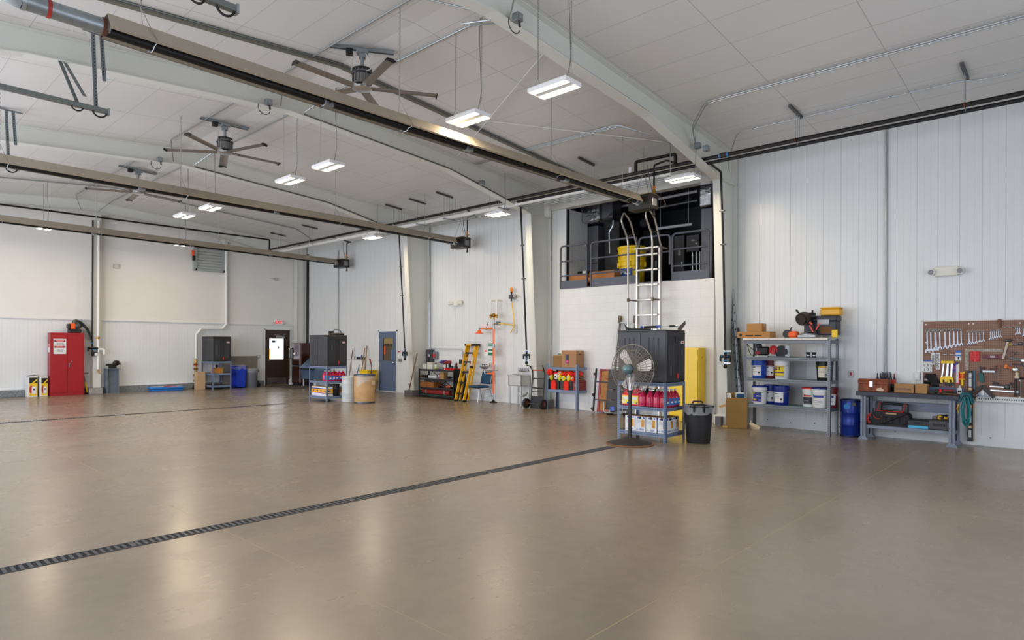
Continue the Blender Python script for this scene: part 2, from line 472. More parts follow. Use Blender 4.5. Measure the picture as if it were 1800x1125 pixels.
# corner column of the end wall and the wind column on the far wall
cc = MB(); xa, xb = FW(523, 450, .3).x, FW(538, 450, .3).x
cc.box(xa, xa+.015, D-.34, D-.02, 0, 5.5).box(xa, xb, D-.32, D-.30, 0, 5.5).box(xb-.015, xb, D-.34, D-.02, 0, 5.5)
struct('column', cc, m_frame)['label'] = 'white steel column in the far corner'
x0, x1 = FW(163, 500, .2).x, FW(177, 500, .2).x
cc = MB().box(x0, x1, D-.24, D-.225, .2, 5.75).box((x0+x1)/2-.006, (x0+x1)/2+.006, D-.225, D-.02, .2, 5.75).box(x0, x1, D-.02, D-.005, .2, 5.75)
struct('column', cc, m_frame)['label'] = 'slim white steel column on the far wall'
struct('trim_pier_far', MB().box(FW(155, 690, .25).x, FW(178, 690, .25).x, D-.42, D-.065, 0, .2, .01), conc)
x0 = FW(397, 455, .05).x
struct('trim_girt', MB().box(x0-.05, x0+.05, D-.09, D-.002, 2.385, 5.7), m_frame)
# dark strips standing in for the shaded gap beside the columns
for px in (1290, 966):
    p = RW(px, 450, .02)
    struct('gap_shade_strip', MB().box(p.x-.02, p.x+.02, p.y-.025, p.y+.025, .02 if px > 1200 else .02, 5.5), m_gapshade)

# the mezzanine behind the opening
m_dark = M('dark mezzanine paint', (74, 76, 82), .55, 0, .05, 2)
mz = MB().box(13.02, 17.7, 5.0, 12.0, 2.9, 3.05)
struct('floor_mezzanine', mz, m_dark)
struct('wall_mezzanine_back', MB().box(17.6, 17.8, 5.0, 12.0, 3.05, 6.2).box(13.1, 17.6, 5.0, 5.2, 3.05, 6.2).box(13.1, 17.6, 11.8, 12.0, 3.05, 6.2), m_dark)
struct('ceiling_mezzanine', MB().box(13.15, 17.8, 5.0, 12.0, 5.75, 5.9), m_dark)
# ribbed return beside the opening
rt = MB(); y = OPB
for k in range(9): rt.box(12.98+k*.1, 12.98+k*.1+.088, y, y+.03, 3.05, 5.13)
rt.box(12.95, 13.9, y+.012, y+.06, 3.05, 5.13)
struct('wall_return', rt, m_panel)

# ---------------------------------------------------------------- trench drains
def drain(y, x0, x1, label, w=.155):
    t = thing('trench_drain', label, 'drain', ((x0+x1)/2, y, 0))
    f = MB().box(x0, x1, y-w/2, y-w/2+.012, 0, .004).box(x0, x1, y+w/2-.012, y+w/2, 0, .004).box(x1-.02, x1, y-w/2, y+w/2, 0, .004)
    obj('frame', f, M('cast iron rim', (62, 64, 68), .5, .5), t, True)
    obj('channel', MB().box(x0, x1, y-w/2+.012, y+w/2-.012, 0, .0012), M('drain darkness', (10, 10, 12), .9), t, True)
    g = MB(); n = int((x1-x0)/.05)
    for i in range(n): g.box(x0+i*.05, x0+i*.05+.022, y-w/2+.016, y+w/2-.016, .0012, .0036)
    for i in range(int((x1-x0)/1.0)): g.box(x0+i*1.0, x0+i*1.0+.04, y-w/2+.014, y+w/2-.014, .0012, .0038)
    obj('grate', g, M('cast iron grate', (84, 86, 92), .45, .5), t, True)
drain(5.64, XL+.3, 8.46, 'long black slotted trench drain nearest the camera, ending at the floor fan')
drain(16.1, XL+.3, FL(507, 710).x, 'thin dark trench drain across the far half of the floor', .14)
# ================================================================ OVERHEAD THINGS
DAY_L, DAY_N, LAMP_W, EXPO = 175, 130, 28, 0.3
# ---- high bay lamps
LZ = 4.75
m_lamp = M('lit lamp lens', (255, 236, 200), .4, emit=14)
def make_lamp(label):
    t = thing('hanging_bay_lamp', label, 'ceiling lamp', (0, 0, LZ), group='hanging high bay lamps')
    h = MB().box(-.16, .16, -.29, .29, .02, .05, .012)
    for s in (-1, 1): h.box(s*.155-.008, s*.155+.008, -.29, .29, -.012, .03, .004)
    h.box(-.048, .048, -.28, .28, -.004, .03, .004).box(-.16, .16, -.3, -.285, -.012, .045, .004).box(-.16, .16, .285, .3, -.012, .045, .004)
    h.box(-.1, .1, -.2, .2, .05, .085, .01)
    obj('housing', h, white, t)
    obj('lens', MB().box(-.142, -.05, -.28, .28, -.006, .014, .005), m_lamp, t)
    obj('lens', MB().box(.05, .142, -.28, .28, -.006, .014, .005), m_lamp, t)
    return t
lamp_specs = [((974, 157), 'nearest lit twin-strip lamp of the middle row, right of the near roof beam'), ((823, 210), 'lit twin-strip lamp just above the near tube heater, left of the near roof beam'),
 ((577, 293), 'lit twin-strip lamp between the second roof beam and the middle heater, nearer one'), ((510, 318), 'lit twin-strip lamp beyond the second roof beam, just behind its twin'),
 ((370, 366), 'small lit lamp hanging under the middle tube heater, nearer of its pair'), ((324, 380), 'small lit lamp hanging under the middle tube heater, farther of its pair'),
 ((80, 401), 'lit lamp seen under the far tube heater, near the left edge'), ((321, 430), 'lit lamp seen under the far tube heater, left of the louvre'),
 ((1200, 315), 'lit lamp in front of the mezzanine opening'), ((875, 377), 'lit lamp near the long wall left of the mezzanine column'), ((655, 418), 'lit lamp near the long wall between the two heater burners')]
LAMPS = []; lamp0 = None
for (px, py), lb in lamp_specs:
    p = FL(px, py, LZ)
    if lamp0 is None: lamp0 = make_lamp(lb); lamp0.location = p
    else: dup(lamp0, p, 0, lb)
    LAMPS.append((p.x, p.y, p.z))
m_chain = M('zinc chain', (150, 150, 146), .4, .8)
def chain(mb, p0, p1, r=.0035, link=.035):
    p0, p1 = Vector(p0), Vector(p1); n = max(2, int((p1-p0).length/link)); d = (p1-p0)/n; dn = d.normalized()
    a = Vector((1,0,0)) if abs(dn.x) < .9 else Vector((0,1,0)); u = dn.cross(a).normalized(); v = dn.cross(u)
    for i in range(n):
        c = p0+d*(i+.5); w_ = u if i % 2 else v; L = d.length*.62
        pts = [c+dn*L, c+dn*L*.5+w_*.008, c-dn*L*.5+w_*.008, c-dn*L, c-dn*L*.5-w_*.008, c+dn*L*.5-w_*.008]
        mb.tube(pts, r, 4, True)
    return mb
lamp_objs = [o for o in COL.objects if o.name.startswith('hanging_bay_lamp')]
for i, (t, (x, y, z)) in enumerate(zip(lamp_objs, LAMPS)):
    near = i < 4 or i == 8
    for k, s in enumerate((-1, 1)):
        mb = MB(); top = (0, s*.26, cz(x)-z-.003)
        for sx in (-1, 1): mb.tube([(sx*.1, s*.26, .04), (0, s*.26, .2)], .0025, 4)
        if near: chain(mb, (0, s*.26, .2), top)
        else: mb.tube([(0, s*.26, .2), top], .004, 4)
        obj('hanger_chain', mb, m_chain, t)
    if i != 8:
        pts = bend([(0, -.2, .08), (.02, -.24, .3), (-.01, -.23, cz(x)-z-.3), (0, -.23, cz(x)-z-.003)], .1)
        obj('feed_cable', MB().tube(pts, .006, 6), M('grey flex cable', (120, 118, 114), .5), t)

# ---- tube heaters
PXG, PZG = 11.35, 5.165                           # the gas main along the long wall
m_tube = M('black heater tube', (16, 15, 15), .5, .3)
def heater(pL, pR, label, chains, burner, tints):
    pL, pR = Vector(pL), Vector(pR); d = (pR-pL).normalized(); L = (pR-pL).length; rz = math.atan2(d.y, d.x)
    t = thing('tube_heater', label, 'heater', pL, rz, 'infrared tube heaters under the roof')
    sec = [(.155, -.055), (.168, -.045), (.16, -.035), (.07, .105), (-.07, .105), (-.16, -.035), (-.168, -.045), (-.155, -.055)]
    inn = [(p[0]*.985, p[1]-.004) for p in sec]
    h = MB(); n = 4
    for k in range(n):
        a, b = L*k/n, L*(k+1)/n+.01
        e = .0 if k % 2 else .003
        h.prism([(y+math.copysign(e, y), z+e) for y, z in sec]+[(y*.975, z-.004) for y, z in sec[::-1]], 'x', a, min(b, L))
    obj('reflector', h, tan, t)
    obj('radiant_tube', MB().cyl((-.02, 0, -.03), (L+.15, 0, -.03), .052, n=14), m_tube, t)
    for c in chains:
        mb = MB(); zt = cz(pL.x+d.x*c)-pL.z-.003
        for sy in (-1, 1): mb.tube([(c+.12*sy, .0, .2), (c, .14*sy, -.0), (c, .165*sy, -.06)], .0035, 5) if False else mb.tube([(c, 0, .3), (c+.05, .1*sy, .1), (c+.1, .17*sy, -.045)], .0035, 5)
        chain(mb, (c, 0, .3), (c, 0, zt))
        obj('hanger_chain', mb, m_chain, t)
        cl = MB().tube([(c+.1, -.16, -.05), (c+.1, -.07, -.06), (c+.1, -.04, -.085), (c+.1, 0, -.088), (c+.1, .04, -.085), (c+.1, .07, -.06), (c+.1, .16, -.05)], .005, 6)
        obj('tube_clip', cl, zinc, t)
    for k in range(1, 4): obj('tube_coupling', MB().box(L*k/4-.06, L*k/4+.06, -.058, .058, -.09, -.03, .006), galv, t)
    # burner
    bw, bl, bh = .27, .3, .25
    bo = MB().prism([(-.26, -.17), (.26, -.17), (.26, .05), (.2, .12), (-.26, .12)], 'x', L+.13, L+.13+bl)
    o = obj('burner_box', bo, M('brown black burner case', (46, 43, 40), .4, .3), t)
    obj('burner_lid', MB().box(L+.12, L+.14+bl, -.25, .25, .121, .135, .004), M('gold zinc lid', (200, 180, 130), .35, .7), o)
    obj('sight_glass', MB().box(L+.2, L+.36, -.266, -.259, -.11, .04, .004), M('grey sight glass', (120, 122, 124), .2), o)
    obj('tube_collar', MB().cyl((L-.05, 0, -.03), (L+.02, 0, -.03), .066, n=14).cyl((L+.05, 0, -.03), (L+.13, 0, -.03), .075, n=14).box(L-.04, L-.02, -.075, .075, -.06, -.01), steel, t)
    return t, L, d, o
H = []
HZ = 4.55
hl = [('near tube heater running from upper left corner to the mezzanine', (185, 48), (1118, 351)), ('middle tube heater whose burner hangs in front of the long wall', None, (797, 424)), ('far tube heater, nearest the end wall', None, (589, 461))]
for i, (lb, a, b) in enumerate(hl):
    pR = FL(*b, HZ)
    pL = FL(*a, HZ) if a else FL(0, (283, 386)[i-1], HZ)
    if not a:
        d = (pL-pR); pL = pR+d*1.06
    Lx = (pR-pL).length
    ch = [[.3, 3.4, 6.6, Lx-.5], [.6, 3.4, 6.9, 9.7], [.5, 2.6, 5.9, 9.2]][i]
    t, L, d, bo = heater(pL, pR, lb, ch, None, None); H.append((t, L, d, pL, pR))
    # gas drop with valve and flex
    g = MB(); gx = L+.36; gy = -.2; up = PZG-HZ; lx = (PXG-pL.x)/math.cos(math.atan2(d.y, d.x))
    if i == 0: g.tube(bend([(gx, gy, -.26), (gx, gy, up+.12), (gx-.2, -.6, up+.1), (lx, -.75, up+.02)], .05), .02, 8)
    else: g.tube(bend([(gx, gy, -.26), (gx, gy, up+.1), (gx-.2, -.7, up+.06), (lx, -1.2, up+.02)], .05), .02, 8)
    obj('gas_drop', g.cyl((gx, gy, -.3), (gx, gy, -.24), .028), black_iron, t)
    obj('gas_valve', MB().cyl((gx, gy, .16), (gx, gy, .24), .03).box(gx-.01, gx+.07, gy-.01, gy+.01, .2, .22).mat(1).ball((gx-.03, gy-.02, .27), .03), [brass, M('orange tag', (230, 120, 30), .6)], t)
    obj('flex_cord', MB().tube(bend([(gx-.05, gy, .14), (gx-.12, gy+.05, .5), (gx-.06, gy+.1, up), (gx-.1, gy+.1, up+.12)], .1), .009, 6).tube([(gx, gy-.06, .12), (gx+.1, gy-.16, .03), (gx+.12, gy-.2, -.08), (gx+.02, gy-.14, -.14)], .005, 5), M('flex conduit', (110, 96, 84), .5, .4), t)
    obj('burner_chain', chain(chain(MB(), (gx-.2, .1, .13), (gx-.1, -.02, .62)), (gx, -.1, .13), (gx-.1, -.02, .62)).tube([(gx-.1, -.02, .62), (gx-.1, -.02, cz(pR.x+.3)-HZ-.003)], .004, 4), m_chain, t)
# exhaust duct of the near heater
p = H[0][3]; dv = H[0][2]
pts = [p+Vector((.03, 0, 0)), p-dv*.62, p-dv*.74+Vector((0, 0, .03)), p-dv*.84+Vector((0, 0, .12)), p-dv*.9+Vector((0, 0, .26)), p-dv*.9+Vector((0, 0, 1.14))]
t = thing('exhaust_duct', 'galvanized round flue duct leading from the open end of the near tube heater', 'duct', pts[0])
obj('pipe', MB().tube(pts[:2], .075, 16).tube(pts[1:], .078, 16), galv, t, True)
obj('sealant_band', MB().tube([p-dv*.42, p-dv*.45], .079, 16), M('red sealant', (150, 40, 30), .5), t, True)
obj('rusty_clamp', MB().tube([p-dv*.03, p+dv*.01], .082, 16), M('rusty clamp', (92, 56, 40), .7, .4), t, True)
obj('seam_band', MB().tube([p-dv*.6, p-dv*.63], .082, 16), zinc, t, True)

# ---- ceiling fans
m_blade = M('grey brown fan blade', (134, 126, 116), .4, .5)
m_motor = M('cast fan motor', (124, 124, 122), .4, .7)
def make_fan(label):
    t = thing('ceiling_fan', label, 'ceiling fan', (0, 0, 5.48), 0, 'large five-blade ceiling fans')
    b = MB(); top = ZR-.03-5.48
    b.lathe([(.05, .02), (.135, .05), (.14, .1), (.14, .24), (.11, .27), (.06, .31)], n=24)
    for k in range(16):
        a = 2*PI*k/16; b.at((0,0,0), a).box(.135, .15, -.008, .008, .07, .25)
    b.at(); obj('motor', b, m_motor, t)
    obj('hub_disc', MB().lathe([(.01, -.035), (.1, -.035), (.145, -.02), (.145, .01), (.05, .03)], n=28), steel, t)
    obj('down_rod', MB().cyl((0,0,.3), (0,0,top-.02), .028).box(-.09, .09, -.07, .07, top-.1, top-.03, .01).box(-.05, .05, -.05, .05, top-.16, top-.1), galv, t)
    obj('collar', MB().cyl((0,0,.25), (0,0,.28), .145, n=20).tube(arc((0,0,.2), .15, 0, 2*PI, 14, (1,0,0), (0,1,0)), .012, 6), black, t)
    obj('mounting_strut', MB().box(-.47, .47, -.03, .03, top-.028, top-.002).box(-.47, .47, -.03, -.02, top-.05, top-.028).box(-.47, .47, .02, .03, top-.05, top-.028), galv, t)
    obj('control_box', MB().box(-.24, -.14, -.05, .05, top-.13, top-.04, .006), black, t)
    obj('feed_cable', MB().tube([(.02,-.02,top-.04), (.1,-.1,.4), (.12,-.12,.25), (.05,-.14,.2)], .008, 6).tube([(-.03,.02,top-.04), (-.15,-.05,.4), (-.16,-.06,.22)], .007, 6), M('white flex cable', (205, 205, 202), .5), t)
    for k in range(5):
        m = MB().at((0,0,0), 2*PI*k/5, rx=math.radians(10))
        m.prism([(-.075, .0), (-.04, .022), (.03, .016), (.075, -.012), (.03, .004), (-.04, .01)], 'x', .12, 1.12)
        bl = obj('blade', m, m_blade, t)
        obj('blade_tip', MB().at((0,0,0), 2*PI*k/5, rx=math.radians(10)).prism([(-.085, -.01), (-.04, .03), (.04, .02), (.09, -.02), (.05, -.045), (-.03, -.01)], 'x', 1.12, 1.135), black, bl)
    return t
fan0 = make_fan('nearest five-blade ceiling fan, just above the near tube heater')
fan0.location = (5.5, 8.17, 5.48); fan0.rotation_euler = (0, 0, math.radians(-33))
dup(fan0, (5.48, 12.97, 5.48), math.radians(-3), 'middle five-blade ceiling fan, between the second and third roof beams')
dup(fan0, (5.45, 18.1, 5.48), math.radians(12), 'farthest five-blade ceiling fan, partly hidden behind the middle tube heater')

# ---- channel, conduits and pipes along roof and walls
m_chan = M('olive painted channel', (112, 112, 100), .5, .3)
mb = MB()
for a, b in ((XL, XR), (XR, 12.6)):
    mb.prism([(a, cz(a)-.002), (b, cz(b)-.002), (b, cz(b)-.06), (a, cz(a)-.06)], 'y', 8.92, 9.0)
    mb.mat(1); mb.prism([(a, cz(a)-.02), (b, cz(b)-.02), (b, cz(b)-.03), (a, cz(a)-.03)], 'y', 8.905, 8.925); mb.mat(0)
single('roof_channel', mb, [m_chan, galv], 'long olive grey steel channel crossing the ceiling behind the nearest fan', 'channel')
def run(name, pts, r, m, label, cat, group=None, rad=.12, n=8):
    return single(name, MB().tube(bend(pts, rad), r, n), m, label, cat, group)
def onc(x, y, d=.03): return (x, y, cz(x)-d)
for k, dx in enumerate((0, .06)):
    run('ceiling_conduit', [onc(10.12+dx, YN), onc(10.12+dx, 4.9), (10.55+dx*.3, 5.35, 5.55-dx), (10.9, 5.44, 5.33-dx*.5)], .0095, zinc, ('upper', 'lower')[k]+' of the twin metal conduits along the ceiling right of the near roof beam', 'conduit')
run('ceiling_conduit', [onc(11.62, YN, .09), onc(11.62, 1.2, .09), onc(11.62, 1.5, .03), onc(11.62, 4.5), onc(11.62, 4.97), (11.95, 5.3, 5.2), (12.3, 5.42, 5.1)], .0105, zinc, 'single metal conduit along the ceiling nearest the long wall, bending down at the near column', 'conduit')
for k in range(3):
    run('ceiling_conduit', [(10.9-k*.04, 5.7, 5.3), (10.5-k*.05, 6.1, 5.52), onc(10.15-k*.05, 6.6), onc(10.12-k*.05, 10.45)], .008, zinc, ('near', 'centre', 'outer')[k]+' one of three bundled conduits on the ceiling left of the near roof beam', 'conduit')
for i in range(3):
    a, b = FR[i]+.12, FR[i+1]-.12
    for k, x in enumerate((5.1, 6.08)):
        run('ceiling_conduit', [(XR+(-.2, .25)[k], a, 5.75), onc(x, a+.7), onc(x, b-.7), (XR+(-.2, .25)[k], b, 5.78)], .012, zinc, ('left', 'right')[k]+' conduit flanking the '+('nearest', 'middle', 'farthest')[i]+' ceiling fan along the roof ridge', 'conduit')
run('ceiling_conduit', [(XR-.1, YN, 6.0), (XR-.1, FR[0]-.6, 6.0), (XR+.25, FR[0]-.14, 5.74), (XR+.1, FR[0]+.6, 5.85)], .012, zinc, 'conduit crossing the nearest roof beam at the ridge', 'conduit')
for i in (0, 1, 2):
    F = FR[i]-.03
    pts = [(x, F-.0, z+.05) for x, z in bot[:4]]
    run('beam_conduit', [(11.3, F, 5.17), (10.2, F, 5.39), (9.4, F, 5.54), (5.9, F, 5.78)], .014, M('olive conduit', (120, 120, 108), .45, .5), 'conduit clipped along the lower edge of the '+('nearest', 'second', 'third')[i]+' roof beam', 'conduit')
run('ceiling_conduit', [(11.9, 20.6, 5.3), (11.2, 20.6, cz(11.2)-.04), onc(5.6, 20.7, .05), onc(1.0, 20.9, .04)], .02, zinc, 'grey conduit crossing the ceiling near the far tube heater', 'conduit')
run('gas_pipe', [(.6, 23.0, 5.56), (11.4, 23.0, 5.56), (11.4, 23.0, 5.17), (11.38, 22.94, 5.17)], .028, black_iron, 'black gas pipe running high across the end wall', 'pipe', rad=.04)
PX, PZ = PXG, PZG
gm = run('gas_pipe', [(PX, YN, PZ), (PX, 22.9, PZ)], .036, black_iron, 'long black gas main under the ceiling along the long wall', 'pipe')
run('air_pipe', [(PX+.12, YN, PZ-.055), (PX+.12, 10.4, PZ-.055)], .033, black_iron, 'black air pipe beside and below the gas main, right half only', 'pipe')
run('water_pipe', [(PX+.2, 6.3, PZ-.08), (PX+.2, 22.9, PZ-.08)], .05, pvc, 'thick white insulated water pipe under the gas main', 'pipe')
for k in range(3):
    run('wall_conduit', [(11.66+k*.08, 5.75, 5.04-.015*k), (11.66+k*.08, 16.0+k, 5.04-.015*k)], .012, zinc, ('first', 'second', 'third')[k]+' thin grey conduit below the white water pipe', 'conduit')
m_blue = M('blue thread sealant', (40, 130, 200), .5)
mb = MB()
obj('pipe_union', MB().cyl((PX, 5.05, PZ), (PX, 5.17, PZ), .052).mat(1).cyl((PX, 5.02, PZ), (PX, 5.05, PZ), .045).cyl((PX, 5.17, PZ), (PX, 5.2, PZ), .045), [M('rusty iron fitting', (72, 54, 44), .6, .5), m_blue], gm, True)
hang = [(1.43, 2), (3.82, 3), (8.25, 5), (10.9, 4), (12.95, 5), (14.1, 1), (15.2, 5), (19.95, 2), (22.2, 2)]
for i, (y, n) in enumerate(hang):
    t = thing('pipe_hanger', 'strut and '+('single rod' if n == 1 else 'pair of rods' if n == 2 else 'row of rods')+' holding the black gas main'+('', '')[0], 'pipe hanger', (PX, y, cz(PX)), 0, 'hangers of the gas main')
    x0, x1 = PX-.3, PX+.28
    obj('strut', MB().prism([(x0, cz(x0)-.002), (x1, cz(x1)-.002), (x1, cz(x1)-.045), (x0, cz(x0)-.045)], 'y', y-.022, y+.022), dark_steel, t, True)
    m = MB()
    for k in range(n):
        x = PX+(k*.1-(.02 if n > 1 else 0)); m.cyl((x, y, PZ-.05-.02*k), (x, y, cz(x)-.03), .006, n=6)
    obj('rod', m, zinc, t, True)
    m = MB().tube(arc((PX, y, PZ), .042, 0, 2*PI, 12, (1,0,0), (0,0,1)), .006, 6)
    if 1 < i < 6: m.box(PX-.05, PX+.35, y-.02, y+.02, PZ-.16, PZ-.13)
    obj('pipe_clamp', m, M('orange brown clamp', (150, 74, 36), .6, .4) if i < 2 else zinc, t, True)
# boxes and dangling cords at the beams
def jbox(x, y, z, label, cord=True):
    t = thing('hanging_junction_box', label, 'junction box', (x, y, z))
    obj('box', MB().box(-.055, .055, -.05, .05, -.05, .05, .005).mat(1).box(-.03, .03, -.055, -.05, -.03, .03), [galv, zinc], t)
    if cord:
        obj('cord', MB().tube(arc((-.08, -.02, -.12), .11, .4, 3.6, 12, (1,0,0), (0,0,-1)), .007, 6).cyl((.01, -.02, -.05), (.02, -.02, -.12), .016), black, t)
jbox(5.95, FR[0]-.17, 5.76, 'galvanized junction box with a black cord loop on the nearest roof beam')
jbox(5.15, FR[1]-.17, 5.75, 'galvanized junction box with a hanging cord on the second roof beam')
jbox(5.1, FR[2]-.17, 5.74, 'galvanized junction box with a hanging cord on the third roof beam')
jbox(10.9, FR[0]-.17, 5.3, 'conduit box on the nearest roof beam above the mezzanine lamp', False)
jbox(10.98, FR[0]-.3, 5.24, 'smaller conduit box just right of the one above the mezzanine lamp', False)
jbox(10.3, FR[1]-.17, 5.36, 'conduit box on the second roof beam over the middle heater burner', False)
# diagonal bracing rods under the ceiling
for k, (a, b) in enumerate((((7.2, 6.0), (9.4, 10.3)), ((8.3, 8.6), (11.6, 5.9)))):
    run('bracing_rod', [(a[0], a[1], cz(a[0])-.06), (b[0], b[1], cz(b[0])-.08)], .008, m_frame, ('steep', 'shallow')[k]+' white diagonal bracing rod under the ceiling left of the near roof beam', 'rod')
# riser loop of the gas main by the mezzanine
q = MB().tube(bend([(PX, 7.0, PZ), (PX, 7.0, PZ+.24), (PX, 6.1, PZ+.22), (PX, 6.1, PZ)], .05), .034, 10)
single('pipe_riser', q, black_iron, 'black pipe loop rising over the gas main in front of the mezzanine', 'pipe')
single('vent_stub', MB().cyl((PX+.2, 7.25, PZ-.05), (PX+.2, 7.25, PZ+.21), .04, n=14), pvc, 'short white pipe stub standing on the pipes by the mezzanine', 'pipe')

# ---- horizontal tracks of the overhead doors
m_ang = M('perforated galvanized angle', (128, 136, 140), .4, .8)
def track(y, s, x1, label):
    z = 4.8; t = thing('door_track', label, 'door track', (x1, y, z), 0, 'overhead door tracks')
    obj('rail', MB().prism([(y-.035, z+.03), (y+.035, z+.03), (y+.035, z+.022), (y-.027, z+.022), (y-.027, z-.022), (y+.035, z-.022), (y+.035, z-.03), (y-.035, z-.03)], 'x', XL, x1), M('galvanized track', (120, 126, 124), .4, .8), t, True)
    for x in (x1-.14,):
        for k in (0, 1):
            m = MB().bar((x+k*.1, y+.02, z+.02 if not k else z+.42), (x-.04+k*.1, y+.02, cz(x)-.03), .05, .006, (0,1,0)).bar((x+k*.1, y+.02, z+.02 if not k else z+.42), (x-.04+k*.1, y+.02, cz(x)-.03), .006, .045, (0,1,0))
            m.mat(1)
            for j in range(22):
                f = j/22; zz = (z+.05)*(1-f)+(cz(x)-.06)*f
                if k and zz < z+.45: continue
                xx = x+k*.1-.04*f; m.box(xx-.006, xx+.006, y-.0085, y-.0055, zz, zz+.016)
            obj('hanger_angle', m, [m_ang, hole], t, True)
        obj('hanger_head', MB().bar((x-.16, y+.02, cz(x)-.03), (x+.2, y+.02, cz(x)-.045), .05, .02), m_ang, t, True)
    if y == 10.05: obj('brace', MB().bar((2.3, y+.03, z+.03), (2.2, 10.55, 5.5), .05, .006).bar((2.38, y+.03, z+.15), (2.26, 10.55, 5.5), .05, .006), m_ang, t, True)
    obj('bumper', MB().tube(arc((x1-.1, y, z-.01), .085, 0, PI, 10, (1,0,0), (0,0,-1)), .012, 6).tube(arc((x1-.36, y, z-.01), .07, 0, PI, 10, (1,0,0), (0,0,-1)), .01, 6), rubber, t, True)
    obj('end_stop', MB().box(x1-.01, x1+.015, y-.04, y+.04, z-.045, z+.045), galv, t, True)
track(6.06, -1, 2.66, 'overhead door track end at the very top, left of the centre')
track(10.05, 1, 2.65, 'overhead door track reaching in from the left edge below the second roof beam')
track(14.5, 1, 2.4, 'overhead door track end just under the middle tube heater')
# ================================================================ GENERIC SHOP THINGS
def lbl_box(m, x0, x1, y, z0, z1): return m.box(x0, x1, y-.0015, y, z0, z1)
def carton(name, w, d, h, label, cat, loc, rz=0, m=card, tape=True, group=None, text=None, tsize=.05):
    t = thing(name, label, cat, loc, rz, group)
    obj('body', MB().box(-w/2, w/2, -d/2, d/2, 0, h, .003), m, t)
    f = MB().box(-w/2+.003, w/2-.003, -d/2+.003, -.002, h, h+.003).box(-w/2+.003, w/2-.003, .002, d/2-.003, h, h+.003)
    obj('lid_flaps', f, m, t)
    if tape: obj('tape', MB().box(-w/2-.0012, w/2+.0012, -.025, .025, h+.003, h+.0042).box(-w/2-.0012, -w/2, -.025, .025, h-.06, h+.004).box(w/2, w/2+.0012, -.025, .025, h-.06, h+.004), M('packing tape', (196, 164, 116), .3), t)
    if text: lettering(text, tsize, ink, t, (0, -d/2-.001, h*.5))
    return t
def pail(label, loc, body, lid, paper, h=.37, r=.148, band=None, text=None, rz=0.0, face=0.0, lidded=True, name='bucket', cat='bucket', wire=True, group=None, tcol=None):
    """a five gallon pail; the paper label wraps round the front (towards -y before turning by face)"""
    t = thing(name, label, cat, loc, rz, group)
    pr = [(r*.86, 0), (r*.875, .004), (r*.97, h*.78), (r*1.0, h*.78), (r*1.035, h*.79), (r*1.035, h*.82), (r*.985, h*.83), (r*.99, h*.9), (r*1.03, h*.905), (r*1.03, h*.93), (r*1.0, h*.94), (r*1.0, h*.975)]
    if not lidded: pr += [(r*.97, h), (r*.95, h*.98), (r*.85, .02), (.001, .02)]
    obj('body', MB().lathe(pr, n=28), body, t)
    if lidded: obj('lid', MB().lathe([(r*1.0, h*.93), (r*1.06, h*.935), (r*1.06, h*1.0), (r*1.0, h*1.01), (r*.95, h*.985), (.001, h*.985)], n=28), lid, t)
    def patch(a0, a1, z0, z1, off, m, nm):
        mb = MB(); n = 10; vs = []
        for i in range(n+1):
            a = -PI/2+face+a0+(a1-a0)*i/n
            for z in (z0, z1):
                rr = r*(.875+(.095)*(z/(h*.78)))+off; vs.append((rr*math.cos(a), rr*math.sin(a), z))
        fs = [(2*i, 2*i+2, 2*i+3, 2*i+1) for i in range(n)]
        return mb._add(vs, fs)
    if paper is not None:
        lb = obj('paper_label', patch(-.72, .72, h*.14, h*.68, .0015, paper, ''), paper, t)
        if band is not None:
            for k, (z0, z1, mm, a0, a1) in enumerate(band): obj('print_band', patch(a0, a1, h*z0, h*z1, .0025+.0006*k, mm, ''), mm, lb)
        if text:
            for s, z, sz, mm in text:
                a = -PI/2+face; rr = r*(.875+.095*(z/.78))+.006
                lettering(s, sz, mm, lb, (rr*math.cos(a), rr*math.sin(a), h*z), Matrix.Rotation(face, 4, 'Z') @ FACE_Y)
    if wire:
        a = face+.2; q = []
        for i in range(11):
            th = PI*i/10; x = r*1.05*math.cos(th); dp = .5*math.sin(th)*r
            q.append((x*math.cos(a)+math.sin(a)*(r*1.05)*math.sin(th)*.98, x*math.sin(a)-math.cos(a)*(r*1.05)*math.sin(th)*1.0, h*.8-dp))
        obj('handle', MB().tube(q, .003, 5), zinc, t)
    return t
def jug(label, loc, liq, cap, paper=None, h=.3, rz=0.0, group=None, text=False):
    t = thing('jug', label, 'jug', loc, rz, group)
    pr = [(.06, 0), (.074, .008), (.076, .03), (.076, h*.52), (.07, h*.6), (.05, h*.73), (.026, h*.84), (.02, h*.87), (.02, h*.92)]
    obj('bottle', MB().lathe(pr, n=20), liq, t)
    obj('handle', MB().tube([(0, .045, h*.72), (0, .075, h*.74), (0, .08, h*.66), (0, .07, h*.5)], .01, 6), liq, t)
    obj('cap', MB().cyl((0,0,h*.9), (0,0,h), .021, n=14), cap, t)
    if paper is not None:
        mb = MB(); vs = []
        for i in range(9):
            a = -PI/2-.85+1.7*i/8
            for z in (.035, h*.5): vs.append((.0775*math.cos(a), .0775*math.sin(a), z))
        lb = obj('paper_label', mb._add(vs, [(2*i, 2*i+2, 2*i+3, 2*i+1) for i in range(8)]), paper, t)
        obj('print_mark', MB().box(-.03, .03, -.0795, -.0775, .07, .1).mat(1).box(-.02, .025, -.08, -.0775, .11, .13), [label_w, red], lb)
    return t
pink = M('pink washer fluid', (222, 40, 92), .12, trans=.25)
pinkr = M('red washer fluid', (206, 26, 58), .12, trans=.25)
cap_w = M('white cap', (214, 208, 216), .4)
blue_l = M('blue paper label', (40, 112, 190), .5)

